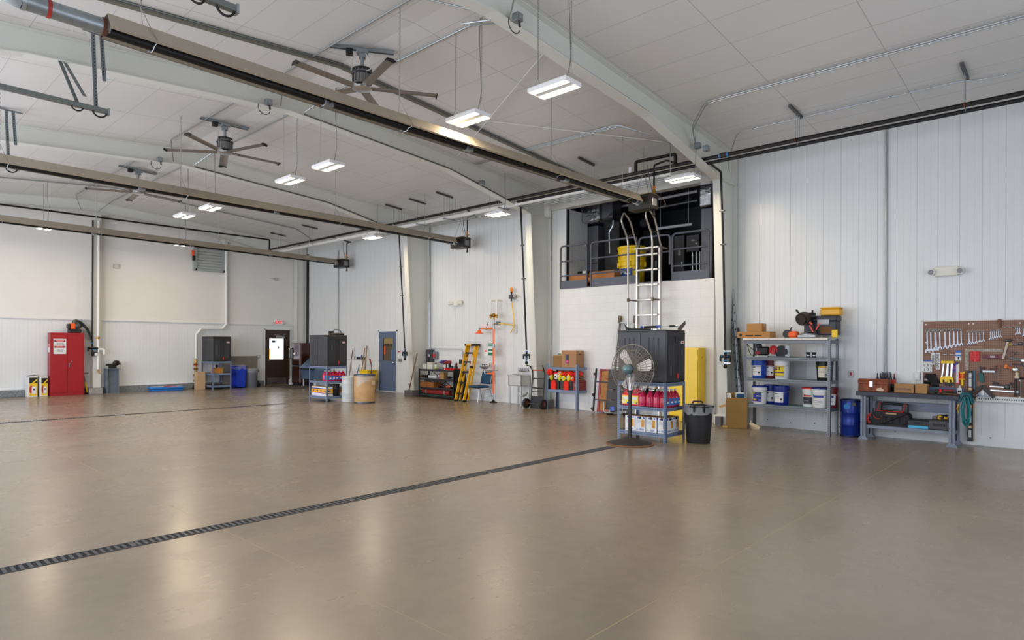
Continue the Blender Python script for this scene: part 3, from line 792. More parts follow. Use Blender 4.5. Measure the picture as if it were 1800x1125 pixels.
m_cab = M('dark grey cabinet plastic', (58, 60, 66), .5, 0, .04, 5)
m_cabf = M('black cabinet plastic', (44, 44, 46), .45)
def angle_shelf(t, w, d, levels, h, m, th=.05, holes=True, deck=None, post=.045):
    """four angle posts, decks with front and side lips, all as parts of t; local front is -y"""
    for sx in (-1, 1):
        for sy in (-1, 1):
            x, y = sx*w/2, sy*d/2
            p = MB().box(x, x-sx*post, y, y-sy*.003, 0, h).box(x, x-sx*.003, y, y-sy*post, 0, h)
            p.mat(1)
            if holes:
                n = int(h/.038)
                for i in range(n):
                    z = .02+i*.038
                    p.box(x-sx*(post*.5-.006), x-sx*(post*.5+.006), y+sy*.0006, y-sy*.0005, z, z+.014)
                    p.box(x+sx*.0006, x-sx*.0005, y-sy*(post*.5-.006), y-sy*(post*.5+.006), z, z+.014)
            obj('post', p, [m, hole], t)
    for z in levels:
        s = MB().box(-w/2+.004, w/2-.004, -d/2+.004, d/2-.004, z-.012, z)
        s.box(-w/2+post*.5, w/2-post*.5, -d/2+.001, -d/2+.004, z-th, z).box(-w/2+post*.5, w/2-post*.5, d/2-.004, d/2-.001, z-th, z)
        s.box(-w/2+.001, -w/2+.004, -d/2+post*.5, d/2-post*.5, z-th, z).box(w/2-.004, w/2-.001, -d/2+post*.5, d/2-post*.5, z-th, z)
        s.mat(1)
        if holes:
            for i in range(int((w-.1)/.03)):
                x = -w/2+.06+i*.03; s.box(x, x+.012, -d/2+.0004, -d/2+.002, z-th*.62, z-th*.38)
            for i in range(int((d-.1)/.03)):
                y = -d/2+.06+i*.03; s.box(-w/2+.0004, -w/2+.002, y, y+.012, z-th*.62, z-th*.38)
        s.mat(2).box(-w/2+.01, w/2-.01, -d/2+.01, d/2-.01, z, z+.002)
        obj('shelf', s, [m, hole, deck or m], t)
def stand(label, loc):
    t = thing('steel_shelf', label, 'shelf', loc, 0, 'short grey shelves under the black cabinets')
    angle_shelf(t, .66, .94, (.15, .575, .99), 1.0, shelf_grey, .06, True, M('perforated deck', (84, 72, 74), .6))
    return t
def cabinet(label, loc):
    t = thing('storage_cabinet', label, 'cabinet', loc, 0, 'black plastic cabinets on grey shelves')
    w, d, h = .64, .92, .86
    b = MB().box(-w/2, w/2, -d/2, d/2, 0, h, .008)
    obj('carcass', b, m_cab, t)
    obj('top', MB().box(-w/2-.006, w/2+.006, -d/2-.006, d/2+.006, h-.012, h+.012, .006), m_cabf, t)
    for k in (-1, 1):                                   # ribbed side panels
        for s in (-1, 1):
            p = MB().box(s*w/2, s*(w/2+.008), k*.235-.215, k*.235+.215, .03, h-.03, .004)
            for j in range(3):
                y = k*.235+(j-1)*.09; p.cyl((s*(w/2+.006), y, .1), (s*(w/2+.006), y, h-.13), .014, n=10).ball((s*(w/2+.006), y, h-.13), .014).ball((s*(w/2+.006), y, .1), .014)
            obj('side_panel', p, m_cab, t)
    f = MB().box(-w/2+.005, w/2-.005, -d/2-.014, -d/2, .015, h-.02, .004)
    for x0, x1 in ((-.23, -.09), (.1, .23)):
        for j in range(5):
            x = x0+(x1-x0)*j/4; f.box(x-.006, x+.006, -d/2-.024, -d/2-.012, .1, h-.12, .005)
    f.box(-.26, .26, -d/2-.018, -d/2-.012, h-.1, h-.085).box(-.26, .26, -d/2-.018, -d/2-.012, .07, .085)
    dr = obj('door', f, m_cabf, t)
    obj('latch', MB().box(-.035, .0, -d/2-.03, -d/2-.012, h-.2, h-.1, .004).box(.006, .04, -d/2-.03, -d/2-.012, h-.2, h-.1, .004), black, dr)
    obj('red_lever', MB().box(.03, .055, -d/2-.036, -d/2-.012, .06, .14, .004), redp, dr, label='bright red release lever')
    bd = obj('badge', MB().box(.16, .25, -d/2-.0265, -d/2-.012, h-.22, h-.17, .002).mat(1).box(.17, .24, -d/2-.0275, -d/2-.0265, h-.205, h-.185), [label_w, redp], dr)
    return t
S1 = stand('small grey steel shelf holding a wooden box, by the end wall', (9.5, 23.1, 0))
C1 = cabinet('black cabinet raised on a shelf near the blue bin at the end wall', (9.5, 23.1, 1.0))
S2 = dup(S1, (9.78, 16.16, 0), 0, 'grey steel shelf with yellow and white cartons at the bottom, beside the fibre barrel')
C2 = dup(C1, (9.78, 16.16, 1.0), 0, 'black cabinet with a carrying caddy on top, in the middle of the hall')
S3 = dup(S1, (9.7, 5.66, 0), 0, 'nearest grey steel shelf, behind the pedestal fan')
C3 = dup(C1, (9.7, 5.66, 1.0), 0, 'nearest black cabinet, behind the pedestal fan')

# ================================================================ END WALL
# packs of oil beside the red cabinet
def oilpack(label, px0, px1, pyb, h, open_top=False):
    a, b = FW(px0, pyb, .33), FW(px1, pyb, .33); w = b.x-a.x
    t = thing('oil_case', label, 'carton', ((a.x+b.x)/2, D-.33+.12, 0), 0, 'printed oil cases')
    obj('body', MB().box(-w/2, w/2, -.12, .12, 0, h, .004), label_w, t)
    k = MB().box(-w*.28, w*.47, -.123, -.12, .03, h-.04)
    pn = obj('front_print', k, yellow, t)
    p2 = MB().box(-w*.28, w*.47, -.1245, -.123, h*.66, h-.045).mat(1).prism([(-w*.26+.3*w*math.cos(u)*.55+.16*w, h*.36+h*.2*math.sin(u)) for u in [2*PI*i/16 for i in range(16)]], 'y', -.1252, -.1235)
    p2.mat(2).box(-w*.05, w*.36, -.127, -.1252, .09, h*.5, .002).mat(3).box(w*.08, w*.25, -.128, -.127, .2, .25)
    p2.mat(4).prism([(-w*.25, h*.58), (w*.3, h*.82), (w*.45, h*.86), (w*.45, h*.8), (-w*.1, h*.56)], 'y', -.1262, -.1245)
    obj('picture', p2, [ink, red, label_w, ink, yellow, ], pn)
    obj('side_print', MB().box(w/2, w/2+.0015, -.115, .115, .01, h-.01), ink, t)
    if open_top: obj('lid_flap', MB().bar((-w/2, -.05, h+.012), (w/2, .04, h+.03), .2, .004), M('dark carton flap', (70, 66, 66), .7), t)
    return t
oilpack('yellow, black and white printed oil case farthest left on the floor', 47, 66, 697, .62, True)
oilpack('printed oil case touching the red cabinet', 69.5, 84, 696, .6)
# red flammables cabinet
rx0, rx1, ry = FW(88.5, 640, .45).x, FW(148, 640, .45).x, D-.45
rw, rh = rx1-rx0, 1.93
t = thing('safety_cabinet', 'tall red two-door steel cabinet with a white bilingual danger sign', 'cabinet', ((rx0+rx1)/2, ry, 0))
red2 = M('crimson enamel', (158, 8, 22), .38, 0, .06, 2)
obj('body', MB().box(-rw/2, rw/2, .012, .37, 0, rh, .006), red2, t)
for s, (a, b) in enumerate(((-rw/2+.015, -.004), (.004, rw/2-.015))):
    d_ = obj('door', MB().box(a, b, -.008, .012, .1, rh-.06, .004), red2, t)
    if s == 1: obj('handle', MB().box(.03, .055, -.04, -.008, .86, .99, .006).box(.02, .08, -.03, -.008, .97, .99, .004).cyl((.1, -.02, 1.04), (.1, -.008, 1.04), .02), chrome, d_)
    else:
        sg = obj('danger_sign', MB().box(-.36, -.04, -.0105, -.008, 1.28, 1.74), label_w, d_)
        obj('sign_band', MB().box(-.34, -.06, -.0118, -.0105, 1.645, 1.72).box(-.34, -.06, -.0118, -.0105, 1.465, 1.525), ink, sg)
        obj('sign_panel', MB().prism([(-.2+.13*math.cos(u), 1.6825+.032*math.sin(u)) for u in [2*PI*i/20 for i in range(20)]], 'y', -.0128, -.0118).prism([(-.2+.13*math.cos(u), 1.495+.026*math.sin(u)) for u in [2*PI*i/20 for i in range(20)]], 'y', -.0128, -.0118), redp, sg)
        lettering('DANGER', .05, label_w, sg, (-.2, -.0134, 1.682)); lettering('PELIGRO', .042, label_w, sg, (-.2, -.0134, 1.494))
        lettering('PESTICIDE\nSTORAGE AREA', .036, ink, sg, (-.2, -.0112, 1.585)); lettering('AREA DE\nALMACENAJE DE\nPESTICIDAS', .034, ink, sg, (-.2, -.0112, 1.375))
obj('side_notice', MB().box(-rw/2-.0016, -rw/2, .08, .3, 1.33, 1.58).mat(1).box(-rw/2-.0026, -rw/2-.0016, .09, .29, 1.48, 1.57), [label_w, M('pink print', (214, 110, 120), .6)], t)
# backpack blower on top of it
t = thing('backpack_blower', 'orange and black engine blower with hoses lying on top of the red cabinet', 'blower', (rx1-.22, D-.26, rh))
obj('engine', MB().box(-.13, .02, -.1, .1, .03, .3, .03), M('blower orange', (240, 96, 30), .45), t)
obj('frame', MB().box(-.16, .16, -.13, .13, 0, .12, .02).box(-.19, -.12, -.11, .11, .12, .28, .02), black, t)
obj('cowl', MB().ball((.07, 0, .22), .12, 1.1, .9, .8).ball((.0, -.02, .34), .07), M('grey casting', (92, 90, 88), .5, .4), t)
obj('hose', MB().tube(bend([(.02, .02, .4), (.18, 0, .34), (.38, -.02, .08), (.42, -.03, -.14)], .1), .034, 10).tube(bend([(.1, -.06, .26), (.26, -.08, .2), (.36, -.08, .0)], .1), .026, 8).tube(bend([(.05, .04, .32), (.22, .06, .28), (.4, .05, .02), (.46, .04, -.2)], .1), .022, 8), black, t)
# long bar tool behind the cabinet
p = FW(150, 690, .2); q = FW(148.5, 655, .1)
t = thing('pry_bar', 'yellow and black handled bar leaning between the red cabinet and the wind column', 'tool', (p.x, p.y, 0))
obj('shaft', MB().cyl((.06, 0, .015), (-.03, .1, .66), .014), dark_steel, t); obj('grip', MB().cyl((.052, 0.008, .06), (.01, .055, .38), .024), yel_p, t)
obj('foot', MB().box(-.06, .16, -.05, .05, 0, .03, .006), rubber, t); obj('head', MB().cyl((-.1, .1, .66), (.1, .1, .66), .018), dark_steel, t)
# services on the wind column
cx_ = FW(166, 600, .25).x
t = thing('valve_drop', 'black pipe drop with blue handled valves on the slim end wall column', 'pipe valve', (cx_-.04, D-.3, 1.2))
zt = 5.5-1.2
obj('pipe', MB().cyl((-.03, 0, .3), (-.03, 0, zt), .024, n=10), black_iron, t)
obj('valve_body', MB().cyl((-.03, 0, .0), (-.03, 0, .34), .03).cyl((-.16, -.01, .26), (.12, -.01, .26), .03).box(-.05, .1, -.06, 0, .02, .14, .006).cyl((-.15, -.01, .15), (-.15, -.01, .26), .018).cyl((.1, -.01, .15), (.1, -.01, .26), .018), black_iron, t)
obj('valve_handle', MB().box(-.03, .07, -.045, -.02, .2, .22).box(-.08, .0, -.04, -.02, .4, .42), m_blue, t)
obj('tag', MB().box(.02, .1, -.062, -.058, .02, .11), label_w, t)
t = thing('drain_pipe', 'white pipe running down the slim end wall column with a side elbow', 'pipe', (cx_+.06, D-.29, .7))
obj('pipe', MB().cyl((.03, 0, .08), (.03, 0, 4.8), .036, n=12), pvc, t)
obj('elbow', MB().tube(bend([(.03, 0, .72), (.2, 0, .72), (.2, 0, .56)], .08), .036, 10), pvc, t)
obj('spigot', MB().cyl((.03, 0, 0), (.03, 0, .1), .022).cyl((.03, -.0, .0), (.09, -.05, -.06), .016).cyl((.03, 0, 1.04), (.03, 0, 1.12), .042), brass, t)
# vise on a steel post
p = FW(198, 690, .35)
t = thing('vise_stand', 'grey steel beam post carrying a bench vise, right of the slim column', 'vise stand', (p.x, D-.25, 0))
m_vs = M('grey painted beam', (104, 116, 128), .5, 0, .1, 5)
obj('post', MB().box(-.17, -.15, -.13, .13, .01, .78).box(.15, .17, -.13, .13, .01, .78).box(-.15, .15, .0, .02, .01, .78).box(-.19, .19, -.15, .15, .78, .8), m_vs, t)
obj('foot_plate', MB().box(-.22, .22, -.18, .18, 0, .012), m_vs, t)
v = obj('vise', MB().box(-.08, .12, -.08, .08, .8, .88, .015).box(-.16, .1, -.06, .06, .87, .95, .02).ball((.12, 0, .97), .1, 1, .8, .9).box(.1, .2, -.07, .07, .9, 1.05, .02), M('rusty black casting', (40, 36, 34), .6, .4, .3, 20), t)
obj('screw_handle', MB().cyl((.2, -.02, .94), (.26, -.02, .94), .02).cyl((.255, -.02, .72), (.255, -.02, 1.0), .009), dark_steel, v)
# blue trays on the floor
a, b = FW(263, 687, .3), FW(321, 686, .3); w2 = b.x-a.x
t = thing('parts_tray', 'stack of low blue plastic trays lying along the end wall', 'tray', ((a.x+b.x)/2, D-.28, 0))
m_tray = M('light blue plastic', (40, 120, 200), .4)
obj('tray', MB().box(-w2/2+.03, w2/2-.02, -.17, .17, 0, .07, .02), m_tray, t); obj('tray', MB().box(-w2/2, w2/2, -.19, .19, .072, .14, .02), m_tray, t)
obj('contents', MB().box(-w2/2+.1, .0, -.1, .1, .14, .155, .005).mat(1).box(-.1, .3, -.12, .06, .14, .16, .004).mat(2).box(.1, w2/2-.06, -.14, .12, .14, .15), [label_w, red, M('silver scraps', (190, 192, 196), .4)], t)
# white water pipe with its valves
def FP(px, py, w): p = FW(px, py, w); return (p.x, p.y, p.z)
t = thing('supply_pipe', 'white pipe stepping sideways and down the end wall to a valve stack', 'pipe', FW(345, 684, .12))
obj('pipe', MB().tube(bend([FP(397.5, 440, .14), FP(397.5, 570, .14), FP(391, 578, .12), FP(354, 577.5, .12), FP(344.5, 588, .12), FP(344.5, 630, .12)], .02), .045, 12), pvc, t, True)
vs = MB(); x, y = FW(344.5, 640, .12).x, D-.12
for z0, z1, r_ in ((.95, 1.06, .05), (.6, .95, .03), (.35, .6, .026), (.05, .35, .024), (0.0, .06, .06)): vs.cyl((x, y, z0), (x, y, z1), r_)
for z in (.88, .72, .5, .3, .12): vs.cyl((x-.09, y-.02, z), (x+.05, y-.02, z), .034); 
obj('valve_stack', vs, brass, t, True)
obj('valve_handle', MB().box(x-.12, x-.02, y-.08, y-.06, .84, .86).box(x-.1, x+.02, y-.08, y-.06, .44, .455), M('valve red', (190, 50, 60), .5), t, True)
obj('foot_hose', MB().tube([(x, y, .06), (x-.1, y-.06, .12), (x-.16, y-.08, .04), (x+.1, y-.1, .02)], .014, 6), black, t, True)
# tall cardboard box
p0, p1 = FW(351.5, 684, .75), FW(367, 684, .75)
carton('cardboard_box', p1.x-p0.x-.02, .26, .62, 'tall narrow cardboard box standing beside the end wall shelf', 'box', ((p0.x+p1.x)/2-.03, D-.42, 0), 0, M('light cardboard', (190, 160, 124), .85))
# crate with a dark ball on the end wall shelf
t = thing('wooden_crate', 'small honey coloured wooden box on the end wall shelf', 'crate', (9.4, 22.82, .577))
obj('box', MB().box(-.17, .17, -.1, .1, 0, .17, .006), M('honey wood', (196, 132, 52), .5, 0, .12, 8), t); obj('lid', MB().box(-.18, .18, -.11, .11, .171, .19, .004), M('honey wood', (196, 132, 52)), t)
single('buffing_ball', MB().ball((9.4, 22.82, .767+.055), .055).mat(1).cyl((9.4, 22.82, .768), (9.4, 22.82, .79), .03), [rubber, black], 'small black ball standing on the honey coloured box', 'ball')
# blue and grey bins and the sheet behind
a, b = FW(410.5, 681, .42), FW(428.5, 681, .42); w2 = b.x-a.x
t = thing('recycling_bin', 'bright blue rectangular wheeled bin with a clear liner', 'bin', ((a.x+b.x)/2, D-.38, 0))
m_bb = M('recycling blue', (16, 60, 196), .4)
bb_ = MB()
bb_.prism([(-w2/2+.04, .03), (w2/2-.04, .03), (w2/2, .78), (-w2/2, .78)], 'y', -.24, .24)
obj('body', bb_, m_bb, t)
obj('panel_rib', MB().box(-w2*.28, -w2*.22, -.25, -.235, .15, .62, .005).box(w2*.22, w2*.28, -.25, -.235, .15, .62, .005).box(-w2*.28, w2*.28, -.25, -.235, .12, .16, .005), m_bb, t)
obj('rim', MB().box(-w2/2-.02, w2/2+.02, -.26, .26, .76, .8, .012), m_bb, t)
def film(mb, w, d, z, droop, n=28, seed=1, r=None):
    rnd = random.Random(seed); vs = []; rings = ((.8, .02), (1.0, .035), (1.04, .0), (1.05, -droop))
    for k, (f, dz) in enumerate(rings):
        for i in range(n):
            a_ = 2*PI*i/n; x_, y_ = math.cos(a_), math.sin(a_)
            if r is None:
                s_ = 1/max(abs(x_), abs(y_)); s_ = min(s_, 1.3); x_, y_ = x_*s_*w/2, y_*s_*d/2
            else: x_, y_ = x_*r, y_*r
            j = 1+(rnd.random()-.5)*.06; vs.append((x_*f*j, y_*f*j, z+dz+(rnd.random()-.5)*.03*(k != 1)-(rnd.random()*droop*.5 if k == 3 else 0)))
    fs = []
    for k in range(len(rings)-1):
        for i in range(n): fs.append((k*n+i, k*n+(i+1) % n, (k+1)*n+(i+1) % n, (k+1)*n+i))
    return mb._add(vs, fs)
obj('bin_liner', film(MB(), w2, .5, .8, .09, seed=3), clear, t)
obj('caster', MB().cyl((-w2/2+.08, -.2, .03), (-w2/2+.13, -.2, .03), .03).cyl((w2/2-.13, -.2, .03), (w2/2-.08, -.2, .03), .03), black, t)
p = FW(440, 681, .33)
t = thing('trash_can', 'grey round trash can with a bag over its rim, right of the blue bin', 'trash can', (p.x, D-.36, 0))
m_gb = M('grey bin plastic', (112, 118, 128), .45)
obj('body', MB().lathe([(.21, 0), (.215, .01), (.25, .62), (.275, .63), (.275, .67), (.25, .68), (.24, .66), (.2, .03), (.001, .02)], n=30), m_gb, t)
obj('bin_liner', film(MB(), .5, .5, .67, .1, seed=5, r=.27), clear, t)
obj('handle', MB().box(.26, .31, -.07, .07, .56, .62, .01).box(-.31, -.26, -.07, .07, .56, .62, .01), m_gb, t)
a, b = FW(405, 651, .06), FW(451, 651, .06)
single('backer_sheet', MB().box(a.x-.3, b.x, D-.12, D-.07, .02, FW(430, 626, .1).z, .004), M('weathered grey board', (132, 124, 112), .8, 0, .1, 4), 'brown grey sheet leaning on the end wall behind the two bins', 'board')
p = FW(453, 681, .25)
single('floor_jack_boot', MB().box(p.x-.1, p.x+.1, D-.3, D-.09, 0, .14, .03).ball((p.x-.02, D-.2, .16), .09, 1, .8, 1), black, 'small black lump on the floor beside the brown door', 'bag')
# brown door
a, b = bx_, bx2; dw = b-a
t = thing('door_1', 'brown steel exit door with a bright window in the end wall', 'door', ((a+b)/2, D-.03, 0)); t['kind'] = 'structure'
m_br = M('dark bronze enamel', (58, 40, 28), .38)
dh = 2.11
obj('frame', MB().box(-dw/2-.06, -dw/2, -.05, .1, 0, dh+.06).box(dw/2-.02, dw/2+.04, -.05, .1, 0, dh+.06).box(-dw/2-.06, dw/2+.04, -.05, .1, dh, dh+.06), m_br, t)
obj('casing', MB().box(-dw/2-.09, -dw/2-.06, -.055, .0, 0, dh+.09).box(dw/2+.04, dw/2+.075, -.055, .0, 0, dh+.09).box(-dw/2-.09, dw/2+.075, -.055, .0, dh+.06, dh+.09), m_panel, t)
wx0, wx1, wz0, wz1 = -dw*.36, dw*.27, 1.02, 1.82
lf = MB().box(-dw/2, wx0, -.02, .03, .03, dh).box(wx1, dw/2-.02, -.02, .03, .03, dh).box(wx0, wx1, -.02, .03, .03, wz0).box(wx0, wx1, -.02, .03, wz1, dh)
leaf = obj('leaf', lf, m_br, t)
glow = M('daylit window', (236, 244, 255), .1, emit=2.4)
obj('window_pane', MB().box(wx0, wx1, .0, .01, wz0, wz1), glow, leaf)
obj('outside_view', MB().box(wx0+.24, wx0+.5, -.004, -.001, wz0+.1, wz1-.02).mat(1).box(wx0+.36, wx0+.4, -.006, -.004, wz0+.42, wz0+.5).box(wx0+.1, wx0+.24, -.006, -.004, wz1-.16, wz1-.06).mat(2).box(wx0, wx0+.03, -.005, -.001, wz0, wz0+.42), [M('van outside', (212, 226, 236), .4, emit=1.0), M('dark trim outside', (70, 80, 84), .5), M('yellow pane reflection', (255, 206, 40), .5, emit=2.2)], leaf)  # the yellow strip is a reflection in the pane, painted as glow
obj('kick_plate', MB().box(-dw/2+.04, dw/2-.1, -.024, -.02, .04, .3), M('brushed kick plate', (122, 112, 104), .35, .8), leaf)
obj('closer', MB().box(-.08, .26, -.08, -.02, 1.86, 1.95, .006).cyl((.2, -.06, 1.96), (.3, -.06, 2.0), .015).bar((-.16, -.05, 1.97), (.05, -.06, 1.97), .02, .02), M('aluminium closer', (150, 148, 144), .4, .7), leaf)
obj('handle', MB().box(-dw/2+.03, -dw/2+.14, -.07, -.05, .96, .985, .006).cyl((-dw/2+.05, -.07, .97), (-dw/2+.05, -.02, .97), .022), chrome, leaf)
obj('sill', MB().box(-dw/2, dw/2, -.06, .1, 0, .03), M('aluminium sill', (190, 170, 130), .4, .7), t)
single('door_mat', MB().prism([(11.45, 23.5), (12.9, 23.5), (12.95, 21.4), (11.35, 21.1)], 'z', .001, .012), M('dark entrance mat', (74, 66, 58), .95, 0, .1, 30), 'dark brown floor mat in front of the brown door', 'mat')
# exit sign with lamp heads
p = FW(490, 567, .07)
t = thing('exit_sign', 'white exit sign with red letters and two lamp heads over the brown door', 'sign', (p.x, D-.07, p.z-.09))
obj('housing', MB().box(-.17, .17, 0, .06, 0, .19, .01), white, t); lettering('EXIT', .15, M('exit red', (226, 34, 34), .5, emit=.6), t, (0, -.002, .095), sx=.95, bold=.004)
for s in (-1, 1): obj('lamp_head', MB().ball((s*.21, .01, .07), .045).cyl((s*.21, .01, .07), (s*.23, -.04, .06), .035), M('grey lamp head', (200, 200, 198), .4), t)
# small devices
def device(name, px, py, w, h, label, cat, m=label_w, wall=FW, dep=.05, face='y'):
    p = wall(px, py, dep); t = thing(name, label, cat, (p.x, p.y, p.z-h/2), 0 if face == 'y' else -PI/2)
    obj('plate', MB().box(-w/2, w/2, 0, dep-.004, 0, h, .004), m, t); return t
t = device('outlet', 454, 627, .13, .1, 'metal double outlet on the end wall left of the brown door', 'outlet', M('metal plate', (170, 172, 170), .4, .5)); obj('socket', MB().box(-.05, -.01, -.003, 0, .02, .08).box(.01, .05, -.003, 0, .02, .08), label_w, t)
t = device('wall_mounted_sensor', 205, 468, .17, .14, 'small grey sensor box high on the end wall right of the slim column', 'sensor', M('putty box', (188, 186, 174), .5)); obj('cover', MB().box(-.06, .06, -.01, 0, .02, .12, .004), M('pale cover', (206, 204, 194), .5), t)
t = device('wall_camera', 486, 491, .14, .12, 'small sensor on a bracket high on the end wall by the corner', 'sensor', M('putty box', (188, 186, 174), .5)); obj('probe', MB().cyl((-.07, -.01, .07), (-.26, -.02, .09), .008), zinc, t)
# louvre
a, b = FW(343, 455, .1), FW(394, 455, .1); w2 = b.x-a.x; z0, z1 = FW(366, 477, .1).z, FW(366, 430, .1).z
t = thing('wall_louvre', 'grey metal louvre with horizontal blades high on the end wall', 'louvre', ((a.x+b.x)/2, D-.1, z0))
h2 = z1-z0
obj('frame', MB().box(-w2/2-.06, -w2/2+.05, -.05, .095, 0, h2).box(w2/2-.05, w2/2+.015, -.05, .095, 0, h2).box(-w2/2, w2/2, -.05, .095, 0, .07).box(-w2/2, w2/2, -.05, .095, h2-.06, h2), M('galvanized frame', (168, 178, 176), .45, .3), t)
for k in range(8):
    z = .08+k*(h2-.14)/8; obj('blade', MB().at((0, .02, z), rx=math.radians(-22)).box(-w2/2+.05, w2/2-.05, -.01, .0, 0, (h2-.14)/8*1.02), M('louvre blade', (196, 200, 196), .45, .2), t)
obj('duct_back', MB().box(-w2/2, w2/2, .085, .095, .05, h2-.05), M('louvre dark', (90, 92, 90), .8), t)
obj('actuator', MB().box(-w2/2-.12, -w2/2-.03, -.1, -.03, h2*.35, h2*.52, .01).mat(1).box(-w2/2-.14, -w2/2-.05, -.09, -.02, h2*.52, h2*.72, .01), [black, M('actuator orange', (240, 90, 40), .5)], t)
# ================================================================ LONG WALL, FAR HALF
RZ = -PI/2                                          # things that back on to the long wall: local x runs towards the camera end, local y into the wall
def WT(name, label, cat, y, w=0.0, z=0.0, group=None): return thing(name, label, cat, (WX(y)-w, y, z), RZ, group)
# brown refrigerator in the corner
t = thing('refrigerator', 'shiny dark brown two-door refrigerator in the far corner', 'refrigerator', (12.5, 22.98, 0), RZ)
m_rf = M('glossy brown enamel', (62, 30, 24), .16, .25)
obj('body', MB().box(-.3, .3, .03, .45, .1, 1.66, .012), m_rf, t)
d1 = obj('door', MB().box(-.3, .3, -.02, .028, .78, 1.66, .012), m_rf, t); d2 = obj('door', MB().box(-.3, .3, -.02, .028, .1, .74, .012), m_rf, t)
obj('divider', MB().box(-.3, .3, -.012, .03, .742, .778), steel, t)
obj('handle', MB().tube(bend([(-.27, -.02, 1.04), (-.33, -.09, 1.06), (-.33, -.09, 1.44), (-.27, -.02, 1.46)], .04), .028, 10), M('dark chrome', (120, 122, 126), .2, .9), d1)
for hx_ in (-.1, 0): obj('hook', MB().cyl((hx_, -.05, 1.28+hx_*.3), (hx_+.04, -.02, 1.26+hx_*.3), .014), chrome, d1)
obj('foot', MB().box(-.28, .28, .02, .42, 0, .1), black, t)
t = thing('jug_box', 'small white plastic container on the floor against the brown refrigerator', 'container', (12.52, 23.42, 0), RZ)
obj('body', MB().box(-.07, .07, -.06, .06, 0, .22, .02), label_w, t); obj('cap', MB().cyl((0, 0, .22), (0, 0, .27), .035), label_w, t); obj('stain', MB().box(.01, .04, -.0615, -.06, .1, .2), M('brown stain', (120, 96, 70), .7), t)
# slanted parts washer
t = thing('parts_washer', 'blue grey metal bin with a slanted lid between the refrigerator and the middle shelf', 'bin', (12.7, 21.9, 0), RZ)
m_pw = M('slate blue steel', (88, 110, 136), .4, .3)
obj('body', MB().prism([(-.3, .3), (.25, .3), (.25, .85), (-.3, .7)], 'x', -.5, .5), m_pw, t)
obj('lid', MB().prism([(-.36, .68), (-.36, .72), (.2, 1.22), (.25, 1.22), (.25, .86)], 'x', -.52, .52), m_pw, t)
obj('edge', MB().box(-.53, .53, -.375, -.34, .66, .7), black, t)
for x in (-.42, .42):
    for y in (-.24, .2): obj('leg', MB().cyl((x, y, 0), (x, y, .3), .025), label_w, t)
# low white cabinet at the wall
t = WT('white_cabinet', 'low white cabinet against the long wall behind the broom handles', 'cabinet', 19.6, .15)
obj('body', MB().box(-.5, .5, 0, .12, .03, 1.05, .01), white, t); obj('door', MB().box(-.48, -.01, -.015, 0, .06, 1.02, .005), white, t); obj('door', MB().box(.01, .48, -.015, 0, .06, 1.02, .005), white, t)
obj('top', MB().box(-.52, .52, -.02, .125, 1.05, 1.075, .004), M('pale grey top', (206, 204, 200), .5), t)
t = WT('clamp_tool', 'small black clamp lying on top of the low white cabinet', 'clamp', 19.3, .07, 1.076)
obj('bar', MB().box(-.25, .1, -.02, .02, 0, .03, .005), black, t); obj('jaw', MB().box(-.28, -.16, -.035, .035, 0, .09, .01).ball((.12, 0, .05), .05), black, t)
# drums and broom handles
t = thing('fibre_barrel', 'large tan fibre barrel with a torn plastic wrap, beside the middle shelf', 'barrel', (10.14, 14.88, 0))
m_fb = M('stained tan fibreboard', (198, 160, 112), .7, 0, .12, 5)
obj('body', MB().lathe([(.275, .02), (.28, .03), (.285, .4), (.285, .75), (.26, .75), (.255, .1), (.001, .1)], n=36), m_fb, t)
obj('rim', MB().lathe([(.285, .74), (.295, .745), (.295, .785), (.28, .79), (.268, .78), (.268, .74)], n=36), M('grey steel hoop', (96, 100, 110), .4, .7), t)
obj('hoop', MB().lathe([(.278, .0), (.288, .005), (.288, .035), (.278, .04), (.001, .02)], n=36), M('grey steel hoop', (96, 100, 110)), t)
wr_ = MB(); vs = []; rnd = random.Random(9)
for i in range(19):
    a = PI*1.02+PI*.92*i/18; lo = .6-.09*math.sin(i*1.1)*(.4+rnd.random()*.6) - (.1 if i < 6 else -.03)
    for z in (lo, .742): vs.append((.2885*math.cos(a), .2885*math.sin(a), z))
obj('plastic_wrap', wr_._add(vs, [(2*i, 2*i+2, 2*i+3, 2*i+1) for i in range(18)]), M('wrap film', (226, 218, 206), .25, alpha=.5), t)
obj('paper_label', MB().at((0,0,0), math.radians(20)).box(-.07, .07, -.291, -.284, .5, .61, .001), M('off white label', (220, 206, 182), .7), t)
t = thing('plastic_drum', 'slim grey white drum left of the fibre barrel', 'drum', (10.02, 15.46, 0))
m_gd = M('milky drum plastic', (196, 204, 204), .45)
obj('body', MB().lathe([(.19, 0), (.2, .01), (.2, .24), (.203, .25), (.2, .26), (.2, .5), (.203, .51), (.2, .52), (.2, .62), (.205, .64), (.205, .66)], n=30), m_gd, t)
obj('lid', MB().lathe([(.205, .66), (.21, .665), (.21, .705), (.2, .715), (.001, .712)], n=30), m_gd, t)
def pole(label, top, bot, r, m, name='broom', wtop=.05, wbot=.4, cat='broom', head=True, tip=None):
    a = RW(top[0], top[1], wtop); b = RW(bot[0], bot[1], wbot); b.z = .06 if head else .0
    t = thing(name, label, cat, (b.x, b.y, 0), RZ)
    obj('handle', MB().cyl(b, a, r, n=10), m, t, True)
    if head: obj('head', MB().box(-.15, .15, -.03, .03, .0, .07, .01), M('broom bristle', (150, 110, 70), .9), t)
    if tip: obj('tip', MB().cyl(a+(b-a).normalized()*.12, a, r*1.3, n=10), tip, t, True)
    return t
